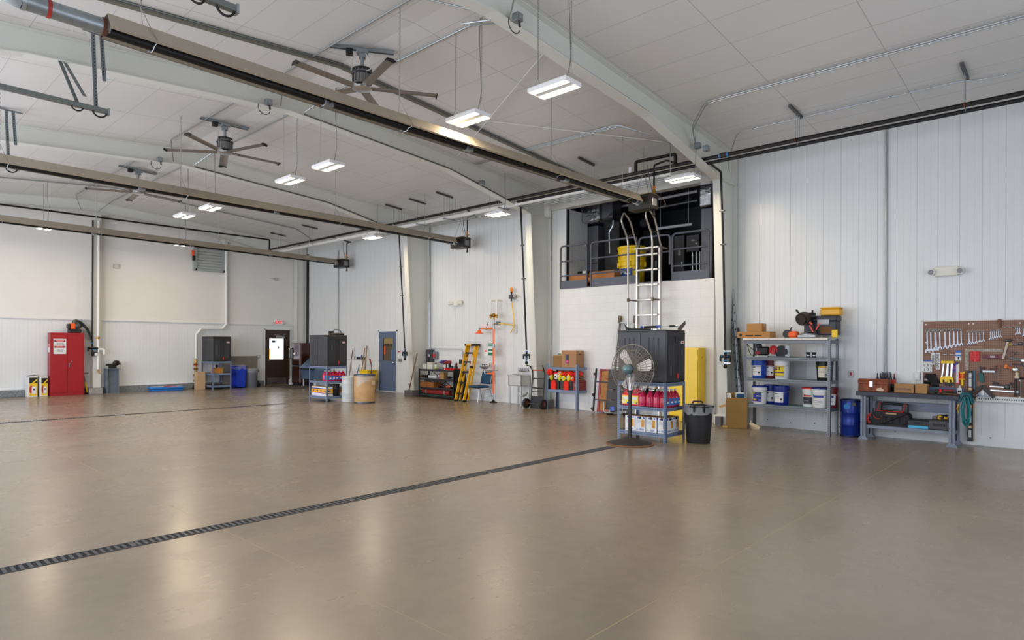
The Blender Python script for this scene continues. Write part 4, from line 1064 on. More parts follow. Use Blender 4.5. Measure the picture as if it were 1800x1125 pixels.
pole('broom with a dark brown wooden handle, leftmost of those leaning behind the white drum', (620.5, 612), (611, 690), .017, M('dark worn handle', (120, 84, 54), .6, 0, .2, 8))
pole('thin white handled squeegee with a dark tip leaning behind the white drum', (624, 626), (613, 692), .009, label_w, 'squeegee', cat='squeegee', tip=black)
pole('blue handled broom leaning behind the fibre barrel', (636, 624), (621, 690), .016, M('grey blue handle', (96, 104, 130), .5), tip=blue)
pole('tan wooden broom handle leaning behind the fibre barrel, between the blue one and the tallest', (641.5, 612), (631, 690), .018, wood_h)
pole('tallest tan wooden broom handle leaning behind the fibre barrel', (645, 608), (638.5, 690), .018, wood_h)
# mop bucket
t = WT('mop_bucket', 'yellow mop bucket with a wringer lever behind the fibre barrel', 'bucket', 18.4, .4)
obj('body', MB().prism([(-.16, .08), (.16, .08), (.2, .42), (-.2, .42)], 'x', -.24, .24), M('ochre plastic', (190, 140, 60), .5), t)
obj('wringer', MB().prism([(-.18, .42), (.18, .42), (.2, .72), (-.2, .72)], 'x', -.2, .24).box(-.22, .26, -.21, .21, .7, .74, .01), yel_p, t)
obj('lever', MB().tube([(.22, -.05, .5), (.28, -.05, .8), (.24, -.05, .98)], .018, 8).mat(1).tube([(.24, -.05, .96), (.17, -.05, 1.12)], .026, 8), [dark_steel, M('dark red grip', (140, 30, 40), .5)], t)
for x in (-.2, .2): obj('caster', MB().cyl((x, -.16, .04), (x, -.12, .04), .04).cyl((x, .12, .04), (x, .16, .04), .04), rubber, t)
# blue grey door
dy0, dy1 = RW(667.6, 640).y, RW(697, 640).y; dw = dy0-dy1; yc = (dy0+dy1)/2
t = WT('door_2', 'blue grey steel door with a narrow window in the long wall', 'door', yc, 0); t['kind'] = 'structure'
m_bd = M('slate blue door enamel', (88, 106, 134), .4)
dh = 2.06
obj('casing', MB().box(-dw/2-.05, -dw/2, -.03, .02, 0, dh+.05).box(dw/2, dw/2+.05, -.03, .02, 0, dh+.05).box(-dw/2-.05, dw/2+.05, -.03, .02, dh, dh+.05), m_panel, t)
wx0, wx1, wz0, wz1 = -dw*.25, dw*.3, 1.06, 1.84
leaf = obj('leaf', MB().box(-dw/2, wx0, -.022, -.001, .03, dh).box(wx1, dw/2, -.022, -.001, .03, dh).box(wx0, wx1, -.022, -.001, .03, wz0).box(wx0, wx1, -.022, -.001, wz1, dh), m_bd, t)
obj('window_frame', MB().box(wx0-.025, wx0, -.03, -.001, wz0-.025, wz1+.025).box(wx1, wx1+.025, -.03, -.001, wz0-.025, wz1+.025).box(wx0, wx1, -.03, -.001, wz0-.025, wz0).box(wx0, wx1, -.03, -.001, wz1, wz1+.025), M('window bead', (104, 112, 124), .4), leaf)
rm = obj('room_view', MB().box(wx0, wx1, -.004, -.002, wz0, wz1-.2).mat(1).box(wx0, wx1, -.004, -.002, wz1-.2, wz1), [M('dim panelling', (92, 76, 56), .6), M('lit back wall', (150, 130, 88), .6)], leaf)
mb = MB().box(wx0, wx1, -.006, -.004, wz1-.27, wz1-.255)
for k in range(3): mb.ball((wx0+.1+k*.16, -.008, wz1-.22), .03, 1, .2, 1).box(wx0+.09+k*.16, wx0+.11+k*.16, -.007, -.004, wz1-.28, wz1-.2)
mb.mat(1).box(wx0+.02, wx0+.1, -.009, -.004, wz0+.22, wz1-.28, .002).mat(2).box(wx1-.1, wx1-.01, -.009, -.004, wz0+.02, wz1-.4, .002)
obj('coat', mb, [black, M('orange coat', (226, 84, 36), .8), M('blue coat', (70, 140, 190), .8)], leaf)
obj('knob', MB().cyl((dw/2-.09, -.022, 1.0), (dw/2-.09, -.06, 1.0), .02).ball((dw/2-.09, -.075, 1.0), .034), chrome, leaf)
for z in (.3, 1.0, 1.78): obj('hinge', MB().box(-dw/2-.02, -dw/2+.02, -.034, -.02, z-.06, z+.06, .004).cyl((-dw/2, -.036, z-.06), (-dw/2, -.036, z+.06), .01), steel, leaf)
# wall devices on the long wall
def wdev(name, px, py, w, h, label, cat, m, dep=.04):
    p = RW(px, py); t = WT(name, label, cat, p.y, dep, p.z-h/2)
    obj('plate', MB().box(-w/2, w/2, 0, dep-.003, 0, h, .004), m, t); return t
pl = M('metal plate', (170, 172, 170))
t = wdev('wall_outlet', 704, 633, .13, .11, 'metal double outlet on the long wall right of the blue grey door', 'outlet', pl); obj('socket', MB().box(-.05, -.01, -.003, 0, .02, .09).box(.01, .05, -.003, 0, .02, .09), M('grey socket', (120, 122, 124), .5), t)
t = wdev('wall_outlet', 862.5, 641, .08, .12, 'ivory outlet on the wall beside the eyewash basin', 'outlet', M('ivory plastic', (226, 222, 206), .4)); obj('socket', MB().box(-.02, .02, -.003, 0, .02, .055).box(-.02, .02, -.003, 0, .065, .1), M('grey socket', (120, 122, 124)), t)
t = wdev('wall_outlet', 846.5, 641, .05, .08, 'small white plate on the wall just right of the yellow ladder', 'outlet', label_w); obj('screw', MB().cyl((0, -.003, .04), (0, 0, .04), .006), zinc, t)
t = wdev('wall_conduit_box', 907.5, 578, .08, .26, 'narrow pale grey vertical box on the wall below the amber beacon', 'box', M('pale grey box', (206, 206, 202), .5)); obj('cover', MB().box(-.03, .03, -.004, 0, .02, .24, .002), M('pale grey box', (206, 206, 202)), t)
def wlight(px, py, label, turn=0):
    p = RW(px, py); t = WT('emergency_wall_lamp', label, 'emergency light', p.y, .09, p.z-.08)
    obj('housing', MB().box(-.17, .17, 0, .087, 0, .16, .012), M('ivory housing', (228, 226, 214), .4), t)
    for s in (-1, 1):
        h_ = obj('lamp_head', MB().cyl((s*.19, .03, .09), (s*.2+turn, -.06, .07), .04, .055, n=16), M('ivory housing', (228, 226, 214)), t)
        obj('lens', MB().cyl((s*.2+turn, -.058, .0705), (s*.2+turn*1.05, -.064, .069), .044, n=16), M('lamp glass', (150, 154, 160), .1, .4), h_)
    return t
wlight(1664, 477.5, 'ivory emergency lamp with two heads on the right part of the long wall', .0)
wlight(807, 533, 'ivory emergency lamp with two heads above the yellow ladder', -.12)
# air drops with valves on the three columns
def air_drop(F, top, mid, bot, label):
    yy = F-.13
    a, m_, b = hit(*top, 1, yy), hit(*mid, 1, yy), hit(*bot, 1, yy)
    t = thing('hanging_air_drop', label, 'pipe', (b.x, b.y, b.z-.3))
    obj('pipe', MB().tube(bend([(PX+.16, a.y, PZ-.06), (a.x-.03, a.y, PZ-.12), (a.x-.03, a.y, a.z), (m_.x-.03, a.y, m_.z), (b.x-.03, a.y, b.z)], .06), .022, 10), black_iron, t, True)
    x, y, z = b.x-.03, a.y, b.z
    v = MB().cyl((x, y, z-.28), (x, y, z+.02), .028).cyl((x, y+.1, z-.1), (x, y-.1, z-.1), .028).cyl((x, y+.1, z-.2), (x, y+.1, z-.1), .02).cyl((x, y-.1, z-.2), (x, y-.1, z-.1), .02).ball((x, y, z-.3), .04)
    obj('valve_body', v, black_iron, t, True)
    obj('valve_handle', MB().box(x-.05, x-.02, y-.14, y, z+.0, z+.02).box(x-.05, x-.02, y-.13, y, z-.24, z-.22).cyl((x, y+.1, z-.24), (x, y+.1, z-.2), .012), steel, t, True)
    obj('blue_seal', MB().cyl((x, y, z-.03), (x, y, z-.01), .032).cyl((x, y, z-.19), (x, y, z-.17), .032).cyl((x, y, z-.26), (x, y, z-.25), .032).cyl((x, y+.07, z-.1), (x, y+.06, z-.1), .031).cyl((x, y-.06, z-.1), (x, y-.07, z-.1), .031), m_blue, t, True)
    obj('pipe_strap', MB().box(m_.x-.06, m_.x+.0, y-.05, y+.05, m_.z-.012, m_.z+.012).box((a.x+m_.x)/2-.06, (a.x+m_.x)/2, y-.05, y+.05, (a.z+m_.z)/2-.012, (a.z+m_.z)/2+.012), dark_steel, t, True)
    return t
t1 = air_drop(FR[2], (703, 418), (708.5, 520), (713, 614), 'black compressed air drop with valves on the column right of the blue grey door')
p = hit(707, 620, 1, FR[2]-.14); obj('red_tag', MB().box(p.x-.06, p.x-.055, p.y+.02, p.y+.14, p.z-.1, p.z+.06).mat(1).box(p.x-.062, p.x-.06, p.y+.03, p.y+.13, p.z+.01, p.z+.05), [label_w, M('tag red', (190, 40, 60), .6)], t1, True)
air_drop(FR[1], (917, 372), (922, 490), (927, 617), 'black compressed air drop with valves on the column above the steel sink')
air_drop(FR[0], (1268.5, 312), (1272.5, 430), (1276, 618), 'black compressed air drop with valves on the column left of the large grey rack')
for px, y0 in ((738, 0), (540.5, 0)):
    p = RW(px, 520, .05)
    single('drain_stack', MB().cyl((p.x, p.y, .02), (p.x, p.y, 5.2), .034 if px > 600 else .05, n=10), black_iron, 'straight black pipe running down the wall '+('right of the column by the black tool shelf' if px > 600 else 'in the far corner'), 'pipe')
# dust pan and broom by the pier
t = WT('dust_pan', 'small open dark dust pan standing on the floor beside the dark concrete pier', 'dust pan', 16.1, .2)
obj('pan', MB().prism([(-.08, 0), (.08, 0), (.1, .36), (-.12, .34)], 'x', -.12, .1), M('dark grey pan', (70, 72, 74), .5), t)
obj('rim', MB().box(-.13, .11, -.13, .11, .34, .37, .006), M('dark grey pan', (70, 72, 74)), t)
a = hit(732.5, 621, 1, 15.3); b = hit(723.5, 681, 1, 15.42)
t = thing('wooden_pole', 'brown wooden pole leaning on the column beside the black tool shelf', 'pole', (b.x-.1, b.y, .19))
obj('shaft', MB().cyl((b.x-.1, b.y, .2), (a.x+.02, a.y, a.z), .017, n=10), M('red brown wood', (112, 66, 42), .55, 0, .2, 8), t, True); obj('tip', MB().cyl((b.x-.1, b.y, .19), (b.x-.098, b.y, .25), .02, n=10), dark_steel, t, True)

# ---------------------------------------------------------------- black tool shelf
TY, TXF = 14.55, 12.43                              # centre along the wall, front plane
t = thing('tool_shelf', 'black four-level metal shelf crowded with tools, left of the yellow ladder', 'shelf', (TXF+.2, TY, 0), RZ)
m_bs = M('black shelf metal', (26, 26, 30), .5)
for x in (-.79, .79):
    for y in (-.19, .19): obj('post', MB().box(x-.018, x+.018, y-.018, y+.018, 0, .88), m_bs, t)
m_lin = M('green shelf liner', (40, 130, 110), .6)
for z in (.09, .31, .58, .86): obj('shelf', MB().box(-.8, .8, -.2, .2, z-.045, z).mat(1).box(-.78, .78, -.19, .19, z, z+.003), [m_bs, m_lin if z < .1 else M('shelf board', (96, 98, 104), .6)], t)
obj('back_brace', MB().bar((-.78, .195, .1), (.78, .195, .86), .01, .02).bar((.78, .195, .1), (-.78, .195, .86), .01, .02), m_bs, t)
def ton(x, y, z): v = Vector((TXF+.2+y, TY-x, z)); return v
def on_shelf(name, label, cat, x, y, z, group=None): return thing(name, label, cat, ton(x, y, z+.0035), RZ, group)
t = on_shelf('apron', 'black cloth apron draped over the right end of the black tool shelf', 'apron', .83, 0, 0)
t.location.z = .0
mb = MB(); vs = []; nx, nz = 9, 10
for i in range(nx):
    for j in range(nz):
        y = -.23+.46*i/(nx-1); z = .02+.88*j/(nz-1); vs.append((.012+.02*math.sin(i*1.7+j*.35)+.05*(1-j/(nz-1)), y*(1.0+.1*(1-j/(nz-1))), z))
f_ = [(i*nz+j, (i+1)*nz+j, (i+1)*nz+j+1, i*nz+j+1) for i in range(nx-1) for j in range(nz-1)]
mb._add(vs, f_); vs2 = [(x+.012, y, z) for x, y, z in vs]; mb._add(vs2, f_)
obj('cloth', mb, M('black cloth', (20, 22, 30), .9), t); obj('strap', MB().tube([(-.005, -.14, .89), (-.05, -.1, .885), (-.05, .1, .885), (-.005, .14, .89)], .012, 6), M('black cloth', (20, 22, 30)), t)
def clearbox(label, x, z, w, h):
    t = on_shelf('storage_tub', label, 'tub', x, .02, z)
    obj('tub', MB().box(-w/2, w/2, -.12, .12, 0, h, .012), M('frosted plastic', (206, 206, 196), .35), t); obj('lid', MB().box(-w/2-.008, w/2+.008, -.128, .128, h, h+.018, .005), M('frosted plastic', (206, 206, 196)), t)
clearbox('smaller cloudy plastic tub on the black tool shelf, leftmost on top', -.66, .86, .16, .14)
clearbox('larger cloudy plastic tub on the black tool shelf under the breaker panel', -.42, .86, .24, .19)
t = on_shelf('spray_bottle', 'clear bottle with a black cap and yellow green label on the black tool shelf', 'bottle', -.16, -.06, .86)
obj('bottle', MB().lathe([(.035, 0), (.04, .01), (.04, .12), (.018, .15), (.018, .16)]), M('clear bottle plastic', (210, 214, 210), .2), t); obj('cap', MB().cyl((0,0,.155), (0,0,.19), .022), black, t); obj('band', MB().cyl((0,0,.015), (0,0,.06), .0415, n=20), M('lime label', (190, 220, 50), .5), t)
def drill(name, label, x, z, mbody, mtrim, s=1.0, y=-.04):
    t = on_shelf(name, label, 'power drill', x, y, z)
    obj('body', MB().box(-.035*s, .035*s, -.1*s, .1*s, .16*s, .25*s, .02).cyl((0, -.1*s, .2*s), (0, -.17*s, .2*s), .03*s, .016*s, n=12), mbody, t)
    obj('grip', MB().bar((0, .04*s, .18*s), (0, .06*s, .05*s), .045*s, .06*s), mtrim, t); obj('battery', MB().box(-.045*s, .045*s, 0, .13*s, 0, .055*s, .01), mtrim, t)
purple = M('purple tool plastic', (88, 70, 150), .4)
drill('cordless_drill', 'purple cordless drill standing on the black tool shelf', .18, .86, purple, black, 1.15)
drill('cordless_drill', 'dark red and black cordless drill standing next to the purple one', .38, .86, M('dark red plastic', (150, 30, 44), .4), black, 1.1)
t = on_shelf('wire_spool', 'white and orange spool between the two drills', 'spool', .28, -.08, .86); obj('core', MB().cyl((0,0,0), (0,0,.16), .03), label_w, t); obj('wire', MB().cyl((0,0,.02), (0,0,.06), .036), orange, t)
t = on_shelf('parts_dish', 'red tray holding small black parts on top of the black tool shelf', 'tray', .6, -.02, .86)
obj('dish', MB().prism([(-.14, 0), (.14, 0), (.17, .05), (-.17, .05)], 'x', -.2, .2), redp, t); obj('parts', MB().ball((-.08, 0, .07), .05).ball((.06, .03, .075), .06).ball((.13, -.05, .06), .035).cyl((.05, 0, .05), (.08, .02, .2), .02), black, t); obj('figure', MB().cyl((.05, .06, .12), (.06, .07, .21), .03, .02), M('red grip', (170, 40, 44), .5), t)
t = on_shelf('hand_tool', 'flat dark pliers in front on the black tool shelf top', 'pliers', .02, -.14, .86); obj('jaw', MB().box(-.12, .0, -.02, .02, 0, .03, .008), dark_steel, t); obj('grip', MB().bar((0, 0, .015), (.16, .04, .015), .02, .02).bar((0, 0, .015), (.16, -.03, .015), .02, .02), M('dark purple grip', (66, 54, 100), .5), t)
# second level
t = on_shelf('impact_gun', 'black air gun with a brass collar at the left end of the second level', 'air gun', -.66, -.08, .58)
obj('body', MB().cyl((-.12, 0, .06), (.16, .02, .06), .045, n=12).bar((.0, .0, .06), (.06, .05, .01), .05, .05), black, t); obj('collar', MB().cyl((-.19, -.005, .06), (-.12, 0, .06), .034).cyl((-.28, -.01, .06), (-.19, 0, .06), .016), brass, t)
t = on_shelf('paper_roll', 'white paper roll lying on the second level of the black tool shelf', 'roll', -.3, -.05, .58); obj('roll', MB().cyl((-.19, 0, .05), (.19, 0, .05), .048, n=18), label_w, t); obj('core', MB().cyl((-.192, 0, .05), (.192, 0, .05), .016), card, t)
carton('small_carton', .2, .16, .2, 'small brown carton on the second level of the black tool shelf', 'box', ton(.15, -.02, .5835), RZ)
t = on_shelf('tin_box', 'narrow pink and purple printed box left of the small brown carton', 'box', .0, -.02, .58); obj('body', MB().box(-.04, .04, -.06, .06, 0, .17, .003), M('printed purple', (120, 84, 130), .5), t); obj('print', MB().box(-.03, .03, -.0612, -.06, .05, .12), M('printed pink', (206, 150, 160), .5), t)
t = on_shelf('grinder', 'black angle grinder at the right end of the second level', 'grinder', .5, -.05, .58); obj('body', MB().cyl((-.14, 0, .05), (.1, 0, .05), .034, n=12), black, t); obj('guard', MB().cyl((.1, 0, .02), (.1, 0, .05), .065, n=18), dark_steel, t); obj('grip', MB().cyl((.08, -.04, .06), (.08, -.14, .08), .016), rubber, t)
# third level
for k, x in enumerate((-.62, -.3)):
    t = on_shelf('wicker_bin', ('left', 'right')[k]+' one of two brown slatted bins on the third level of the black tool shelf', 'bin', x, -.02, .31)
    obj('body', MB().box(-.15, .15, -.14, .14, 0, .17, .004), wood_d, t); obj('slat', MB().box(-.153, .153, -.144, .144, .02, .05).box(-.153, .153, -.144, .144, .07, .1).box(-.153, .153, -.144, .144, .12, .15), M('bin slat', (158, 100, 46), .5, 0, .2, 12), t)
    obj('contents', MB().ball((-.04, 0, .18), .06, 1.3, 1, .7).ball((.06, .04, .17), .05), M('grey scraps', (130, 130, 134), .5, .3), t)
rnd = random.Random(3)
for k, (x, mm, lb) in enumerate(((.08, M('dark red plastic', (150, 30, 44)), 'dark red pistol grip tool lying on the third level'), (.26, black, 'black pistol grip tool lying on the third level'), (.44, M('orange tool plastic', (200, 90, 50), .5), 'orange pistol grip tool lying on the third level'), (.62, M('pale tool plastic', (216, 212, 206), .5), 'pale tool lying at the right end of the third level'))):
    t = on_shelf('hand_tool', lb, 'power tool', x, -.06, .31); t.rotation_euler = (0, 0, RZ+.5*(k % 3-1))
    obj('body', MB().cyl((-.1, 0, .05), (.08, 0, .06), .036, n=12), mm, t); obj('grip', MB().bar((.06, 0, .05), (.1, -.1, .03), .04, .05), black, t); obj('nose', MB().cyl((-.17, 0, .05), (-.1, 0, .05), .016), dark_steel, t)
t = on_shelf('red_case', 'long red cylindrical case with grey straps on the bottom level of the black tool shelf', 'case', -.12, -.05, .09)
obj('tube', MB().cyl((-.6, 0, .095), (.62, 0, .095), .09, n=22), M('dull red plastic', (160, 44, 44), .5), t)
for x in (-.42, .42): obj('strap', MB().cyl((x-.03, 0, .095), (x+.03, 0, .095), .0925, n=22), M('grey strap', (140, 134, 132), .6), t)
t = on_shelf('green_sack', 'small lime green bag at the right end of the bottom level', 'bag', .66, -.02, .09); obj('bag', MB().ball((0, 0, .09), .09, .7, 1, 1), M('lime cloth', (140, 170, 40), .8), t); obj('tie', MB().cyl((0, 0, .17), (0, 0, .21), .02, .03), M('lime cloth', (140, 170, 40)), t)
# ---------------------------------------------------------------- breaker panel, conduit loop
p = RW(754.5, 628, .1)
t = WT('breaker_panel', 'dark grey breaker panel on the wall above the black tool shelf', 'electrical panel', p.y, .11, p.z-.24)
obj('box', MB().box(-.15, .15, 0, .107, 0, .48, .006), M('panel grey', (74, 78, 84), .45, .3), t); obj('door', MB().box(-.12, .12, -.006, 0, .04, .44), M('panel grey', (74, 78, 84)), t); obj('notice', MB().box(-.05, .05, -.008, -.006, .26, .34).mat(1).box(-.05, .05, -.008, -.006, .1, .24), [M('pale notice', (176, 186, 190), .6), black], t)
p = RW(765, 625, .08)
t = WT('disconnect_switch', 'grey switch box with a red knob right of the breaker panel', 'switch', p.y, .1, p.z-.11)
obj('box', MB().box(-.1, .08, 0, .097, 0, .23, .008), M('switch grey', (120, 122, 128), .45), t); obj('knob', MB().box(-.06, .03, -.04, 0, .05, .16, .008), M('switch red', (196, 40, 44), .45), t)
p = RW(811, 636, .06)
t = WT('wall_outlet', 'black outlet box at the end of the conduit loop, left of the yellow ladder', 'outlet', p.y, .08, p.z-.07); obj('box', MB().box(-.09, .09, 0, .077, 0, .14, .006), M('panel grey', (74, 78, 84)), t); obj('socket', MB().box(-.06, -.01, -.004, 0, .03, .11).box(.01, .06, -.004, 0, .03, .11), black, t)
def RP(px, py, w): return RW(px, py, w)
q0, q1 = RP(755, 383, .04), RP(755, 617, .04)
run('wall_conduit', [q0, q1], .016, zinc, 'vertical grey conduit coming down to the breaker panel', 'conduit')
single('conduit_sleeve', MB().cyl(RP(754.5, 530, .04), RP(754.5, 612, .04), .03, n=10), zinc, 'thicker sleeve on the vertical conduit over the breaker panel', 'conduit')
a_, b_, c_, d_ = RP(757.5, 620, .04), RP(757.5, 612.5, .04), RP(812.5, 613.5, .04), RP(812.5, 630, .04)
run('conduit_loop', [a_, b_, c_, d_], .018, M('painted conduit', (196, 202, 204), .4, .3), 'pale conduit loop running right from the breaker panel', 'conduit', rad=.14)
q0, q1 = RP(594.5, 440, .04), RP(594.5, 585, .04); run('wall_conduit', [q0, Vector((q1.x, q1.y, 1.1))], .018, zinc, 'vertical grey conduit on the wall behind the middle black cabinet', 'conduit')
q0, q1 = RP(1558.5, 222, .035), RP(1559.5, 655, .035); run('wall_conduit', [q0, Vector((q1.x, q0.y, q1.z))], .016, zinc, 'vertical grey conduit coming down to the switch over the workbench', 'conduit')

# ---------------------------------------------------------------- yellow step ladder
def P3(px, py, x): return hit(px, py, 0, x)
bl, br = FL(801, 702.5), FL(815.5, 704.5); tl, tr = RW(821.5, 606, .16), RW(837, 606, .16)
bl, br = bl*(12.26/bl.x), br*(12.26/br.x)
t = thing('step_ladder', 'closed yellow fibreglass step ladder leaning on the wall right of the black tool shelf', 'ladder', ((bl.x), (bl.y+br.y)/2, 0))
m_ly = M('ladder yellow', (236, 178, 24), .4)
for a, b in ((bl, tl), (br, tr)):
    obj('rail', MB().bar(a+Vector((0, 0, .03)), b, .03, .085, (1, 0, .3)), m_ly, t, True)
    obj('rear_leg', MB().bar(a+Vector((.11, -.05, .03)), b+Vector((.06, -.03, 0)), .03, .05, (1, 0, .3)), m_ly, t, True)
    obj('foot', MB().box(a.x-.05, a.x+.06, a.y-.035, a.y+.035, 0, .05, .01), rubber, t, True)
for k, f in enumerate((.135, .325, .51, .69, .85)):
    a, b = bl.lerp(tl, f), br.lerp(tr, f)
    obj('step', MB().bar(a+Vector((.02, 0, 0)), b+Vector((.02, 0, 0)), .09, .045, (0,0,1)), M('black step', (34, 34, 36), .5, .3), t, True)
    obj('step_brace', MB().bar(a+Vector((.0, -.02, -.13)), a.lerp(b, .3)+Vector((0, 0, -.01)), .02, .02).bar(b+Vector((0, .02, -.13)), b.lerp(a, .3)+Vector((0, 0, -.01)), .02, .02), black, t, True)
c_ = (tl+tr)/2; obj('top_cap', MB().box(c_.x-.07, c_.x+.12, tr.y-.05, tl.y+.05, c_.z-.04, c_.z+.035, .01).mat(1).box(c_.x-.072, c_.x-.068, tl.y-.24, tl.y-.02, c_.z-.03, c_.z+.02), [black, m_ly], t, True)
a, b = br.lerp(tr, .58), br.lerp(tr, .62); obj('strap_band', MB().bar(a+Vector((0,0,0)), b, .04, .095, (1,0,.3)), black, t, True)
a, b = br.lerp(tr, .62), br.lerp(tr, .78); obj('warning_label', MB().bar(a+Vector((-.03,-.017,0)), b+Vector((-.03,-.017,0)), .003, .05, (1,0,.3)), label_w, t, True)

# ---------------------------------------------------------------- blue stacking chair
t = thing('stacking_chair', 'blue cushioned chair with chrome legs between the yellow ladder and the shower', 'chair', (12.62, 12.88, 0), RZ-.1)
m_bl = M('teal blue upholstery', (22, 66, 98), .75, 0, .05, 30)
obj('seat', MB().box(-.23, .23, -.24, .2, .4, .46, .025), m_bl, t)
obj('backrest', MB().at((0, .22, .5), rx=math.radians(-12)).box(-.21, .21, -.02, .03, .0, .34, .02), m_bl, t)
for s in (-1, 1):
    obj('front_leg', MB().tube(bend([(s*.24, -.24, 0), (s*.22, -.2, .39), (s*.22, .16, .39)], .05), .012, 8), chrome, t)
    obj('back_leg', MB().tube(bend([(s*.24, .3, 0), (s*.22, .2, .42), (s*.22, .3, .86), (s*.2, .3, .87)], .05), .012, 8), chrome, t)
obj('seat_rail', MB().cyl((-.22, -.16, .39), (.22, -.16, .39), .011).cyl((-.22, .14, .39), (.22, .14, .39), .011).cyl((-.21, .3, .87), (.21, .3, .87), .012), chrome, t)

# ---------------------------------------------------------------- emergency shower and eyewash
p = FL(881.5, 706.5); sy = p.y; sx = 12.68
t = thing('emergency_shower', 'orange emergency shower pole with a drench head and eyewash basin', 'shower', (sx, sy, 0), RZ)
m_or = M('shower orange', (250, 104, 18), .35)
obj('pole', MB().cyl((0, 0, .25), (0, 0, .95), .026, n=14).cyl((0, 0, 1.04), (0, 0, 1.55), .026, n=14).cyl((0, 0, 1.62), (0, 0, 2.08), .026, n=14), m_or, t)
obj('fitting', MB().cyl((0, 0, 0), (0, 0, .25), .02).cyl((0, 0, .93), (0, 0, 1.06), .033, n=12).cyl((0, 0, 1.53), (0, 0, 1.64), .033, n=12).cyl((0, 0, 2.05), (0, 0, 2.32), .03, n=12).cyl((0, 0, .2), (-.14, -.03, .18), .02).cyl((.0, 0, 1.58), (.06, -.02, 1.58), .02), galv, t)
obj('floor_flange', MB().lathe([(.11, 0), (.11, .012), (.04, .05), (.025, .08), (.001, .08)], n=20), black_iron, t)
obj('arm', MB().cyl((0, 0, 2.07), (-.54, -.02, 2.08), .022, n=12), m_or, t)
obj('shower_head', MB().lathe([(.13, 0), (.13, .012), (.06, .05), (.045, .1), (.02, .12), (.001, .12)], (-.56, -.02, 1.93), 24), m_or, t)
obj('elbow', MB().tube(bend([(-.5, -.02, 2.08), (-.56, -.02, 2.08), (-.56, -.02, 2.03)], .03), .026, 10).cyl((-.3, -.02, 2.07), (-.26, -.02, 2.07), .03), zinc, t)
obj('pull_lever', MB().cyl((-.28, -.02, 2.08), (-.16, -.06, 2.26), .009), black, t)
bw = obj('eyewash_bowl', MB().lathe([(.02, -.02), (.08, 0), (.14, .05), (.15, .07), (.14, .07), (.07, .02), (.001, .015)], (-.3, -.05, .94), 26), steel, t)
obj('spray_cap', MB().ball((-.38, -.05, 1.05), .022).ball((-.3, -.05, 1.05), .026).ball((-.22, -.05, 1.05), .022), black, bw)
obj('drain_arm', MB().tube(bend([(-.3, -.05, .92), (-.3, -.05, .8), (-.2, -.04, .8)], .04), .02, 10).cyl((-.14, -.03, .9), (.16, 0, .9), .014).mat(1).cyl((-.2, -.04, .81), (0, 0, .81), .024, n=12), [galv, m_or], t)
obj('push_plate', MB().box(-.04, .06, -.05, -.03, .92, 1.06, .004), M('pale red plate', (206, 150, 150), .5), t)
obj('instruction_tag', MB().box(-.2, -.03, -.012, -.006, 1.32, 1.66).mat(1).box(-.2, -.03, -.0135, -.012, 1.58, 1.66).box(-.2, -.03, -.0135, -.012, 1.44, 1.49).box(-.2, -.03, -.0135, -.012, 1.32, 1.4), [label_w, green], t)
lettering('EYE WASH', .03, label_w, t, (-.115, -.0142, 1.62))
obj('inspection_tag', MB().box(-.34, -.24, -.012, -.008, 1.3, 1.48).mat(1).box(-.34, -.24, -.013, -.012, 1.42, 1.46).mat(2).tube([(-.29, -.01, 1.48), (-.22, -.01, 1.72), (-.17, -.01, 1.6)], .003, 4), [label_w, redp, zinc], t)
v_ = MB()
v_.cyl((-.14, 0, 2.44), (.12, 0, 2.44), .034, n=12).ball((0, 0, 2.44), .06).cyl((-.12, 0, 2.36), (-.12, 0, 2.46), .026).cyl((.11, 0, 2.36), (.11, 0, 2.46), .026).cyl((0, 0, 2.3), (0, 0, 2.44), .026).cyl((.02, -.02, 2.2), (.14, -.02, 2.2), .02)
obj('mixing_valve', v_, brass, t)
for x in (-.13, .11): obj('supply_pipe', MB().tube(bend([(x, 0, 2.46), (x, 0, 2.86), (x+.0, .19, 2.86)], .03), .03, 12), pvc, t)
obj('flow_switch', MB().box(.13, .26, -.06, .02, 2.16, 2.26, .012), M('grey switch body', (110, 118, 128), .4, .4), t)
p = RW(899, 517, .12)
t = WT('beacon_light', 'amber warning beacon on a dark box with a yellow cable, above the shower', 'beacon', p.y, .12, p.z)
obj('lens', MB().lathe([(.035, .06), (.04, .08), (.04, .15), (.028, .18), (.001, .185)], n=18), amber, t)
obj('stem', MB().cyl((0, 0, -.02), (0, 0, .06), .022, .03), black, t)
obj('box', MB().box(-.07, .05, -.05, .06, -.13, -.02, .01), M('panel grey', (74, 78, 84)), t)
obj('bracket', MB().cyl((.05, .0, -.06), (.12, .04, -.06), .03).cyl((.08, .0, -.1), (.1, .1, -.02), .016).cyl((.12, .02, -.07), (.22, .0, -.08), .012).ball((.22, 0, -.08), .02), steel, t)
q = [RP(900, 531, .1), RP(901.5, 548, .1), RP(903, 560, .1), RP(903, 572, .1), RP(901, 579, .1), RP(897.5, 585, .1)]
obj('cable', MB().cyl((0, 0, -.2), (0, 0, -.13), .02, n=8), black, t)
single('yellow_cable', MB().tube(q, .014, 8).tube(bend([(12.62, sy-.24, 2.2), (12.64, sy-.4, 2.2), RP(902, 572, .1)], .1), .014, 8), M('cable yellow', (240, 196, 40), .45), 'yellow cable hanging from the beacon to the shower', 'cable')

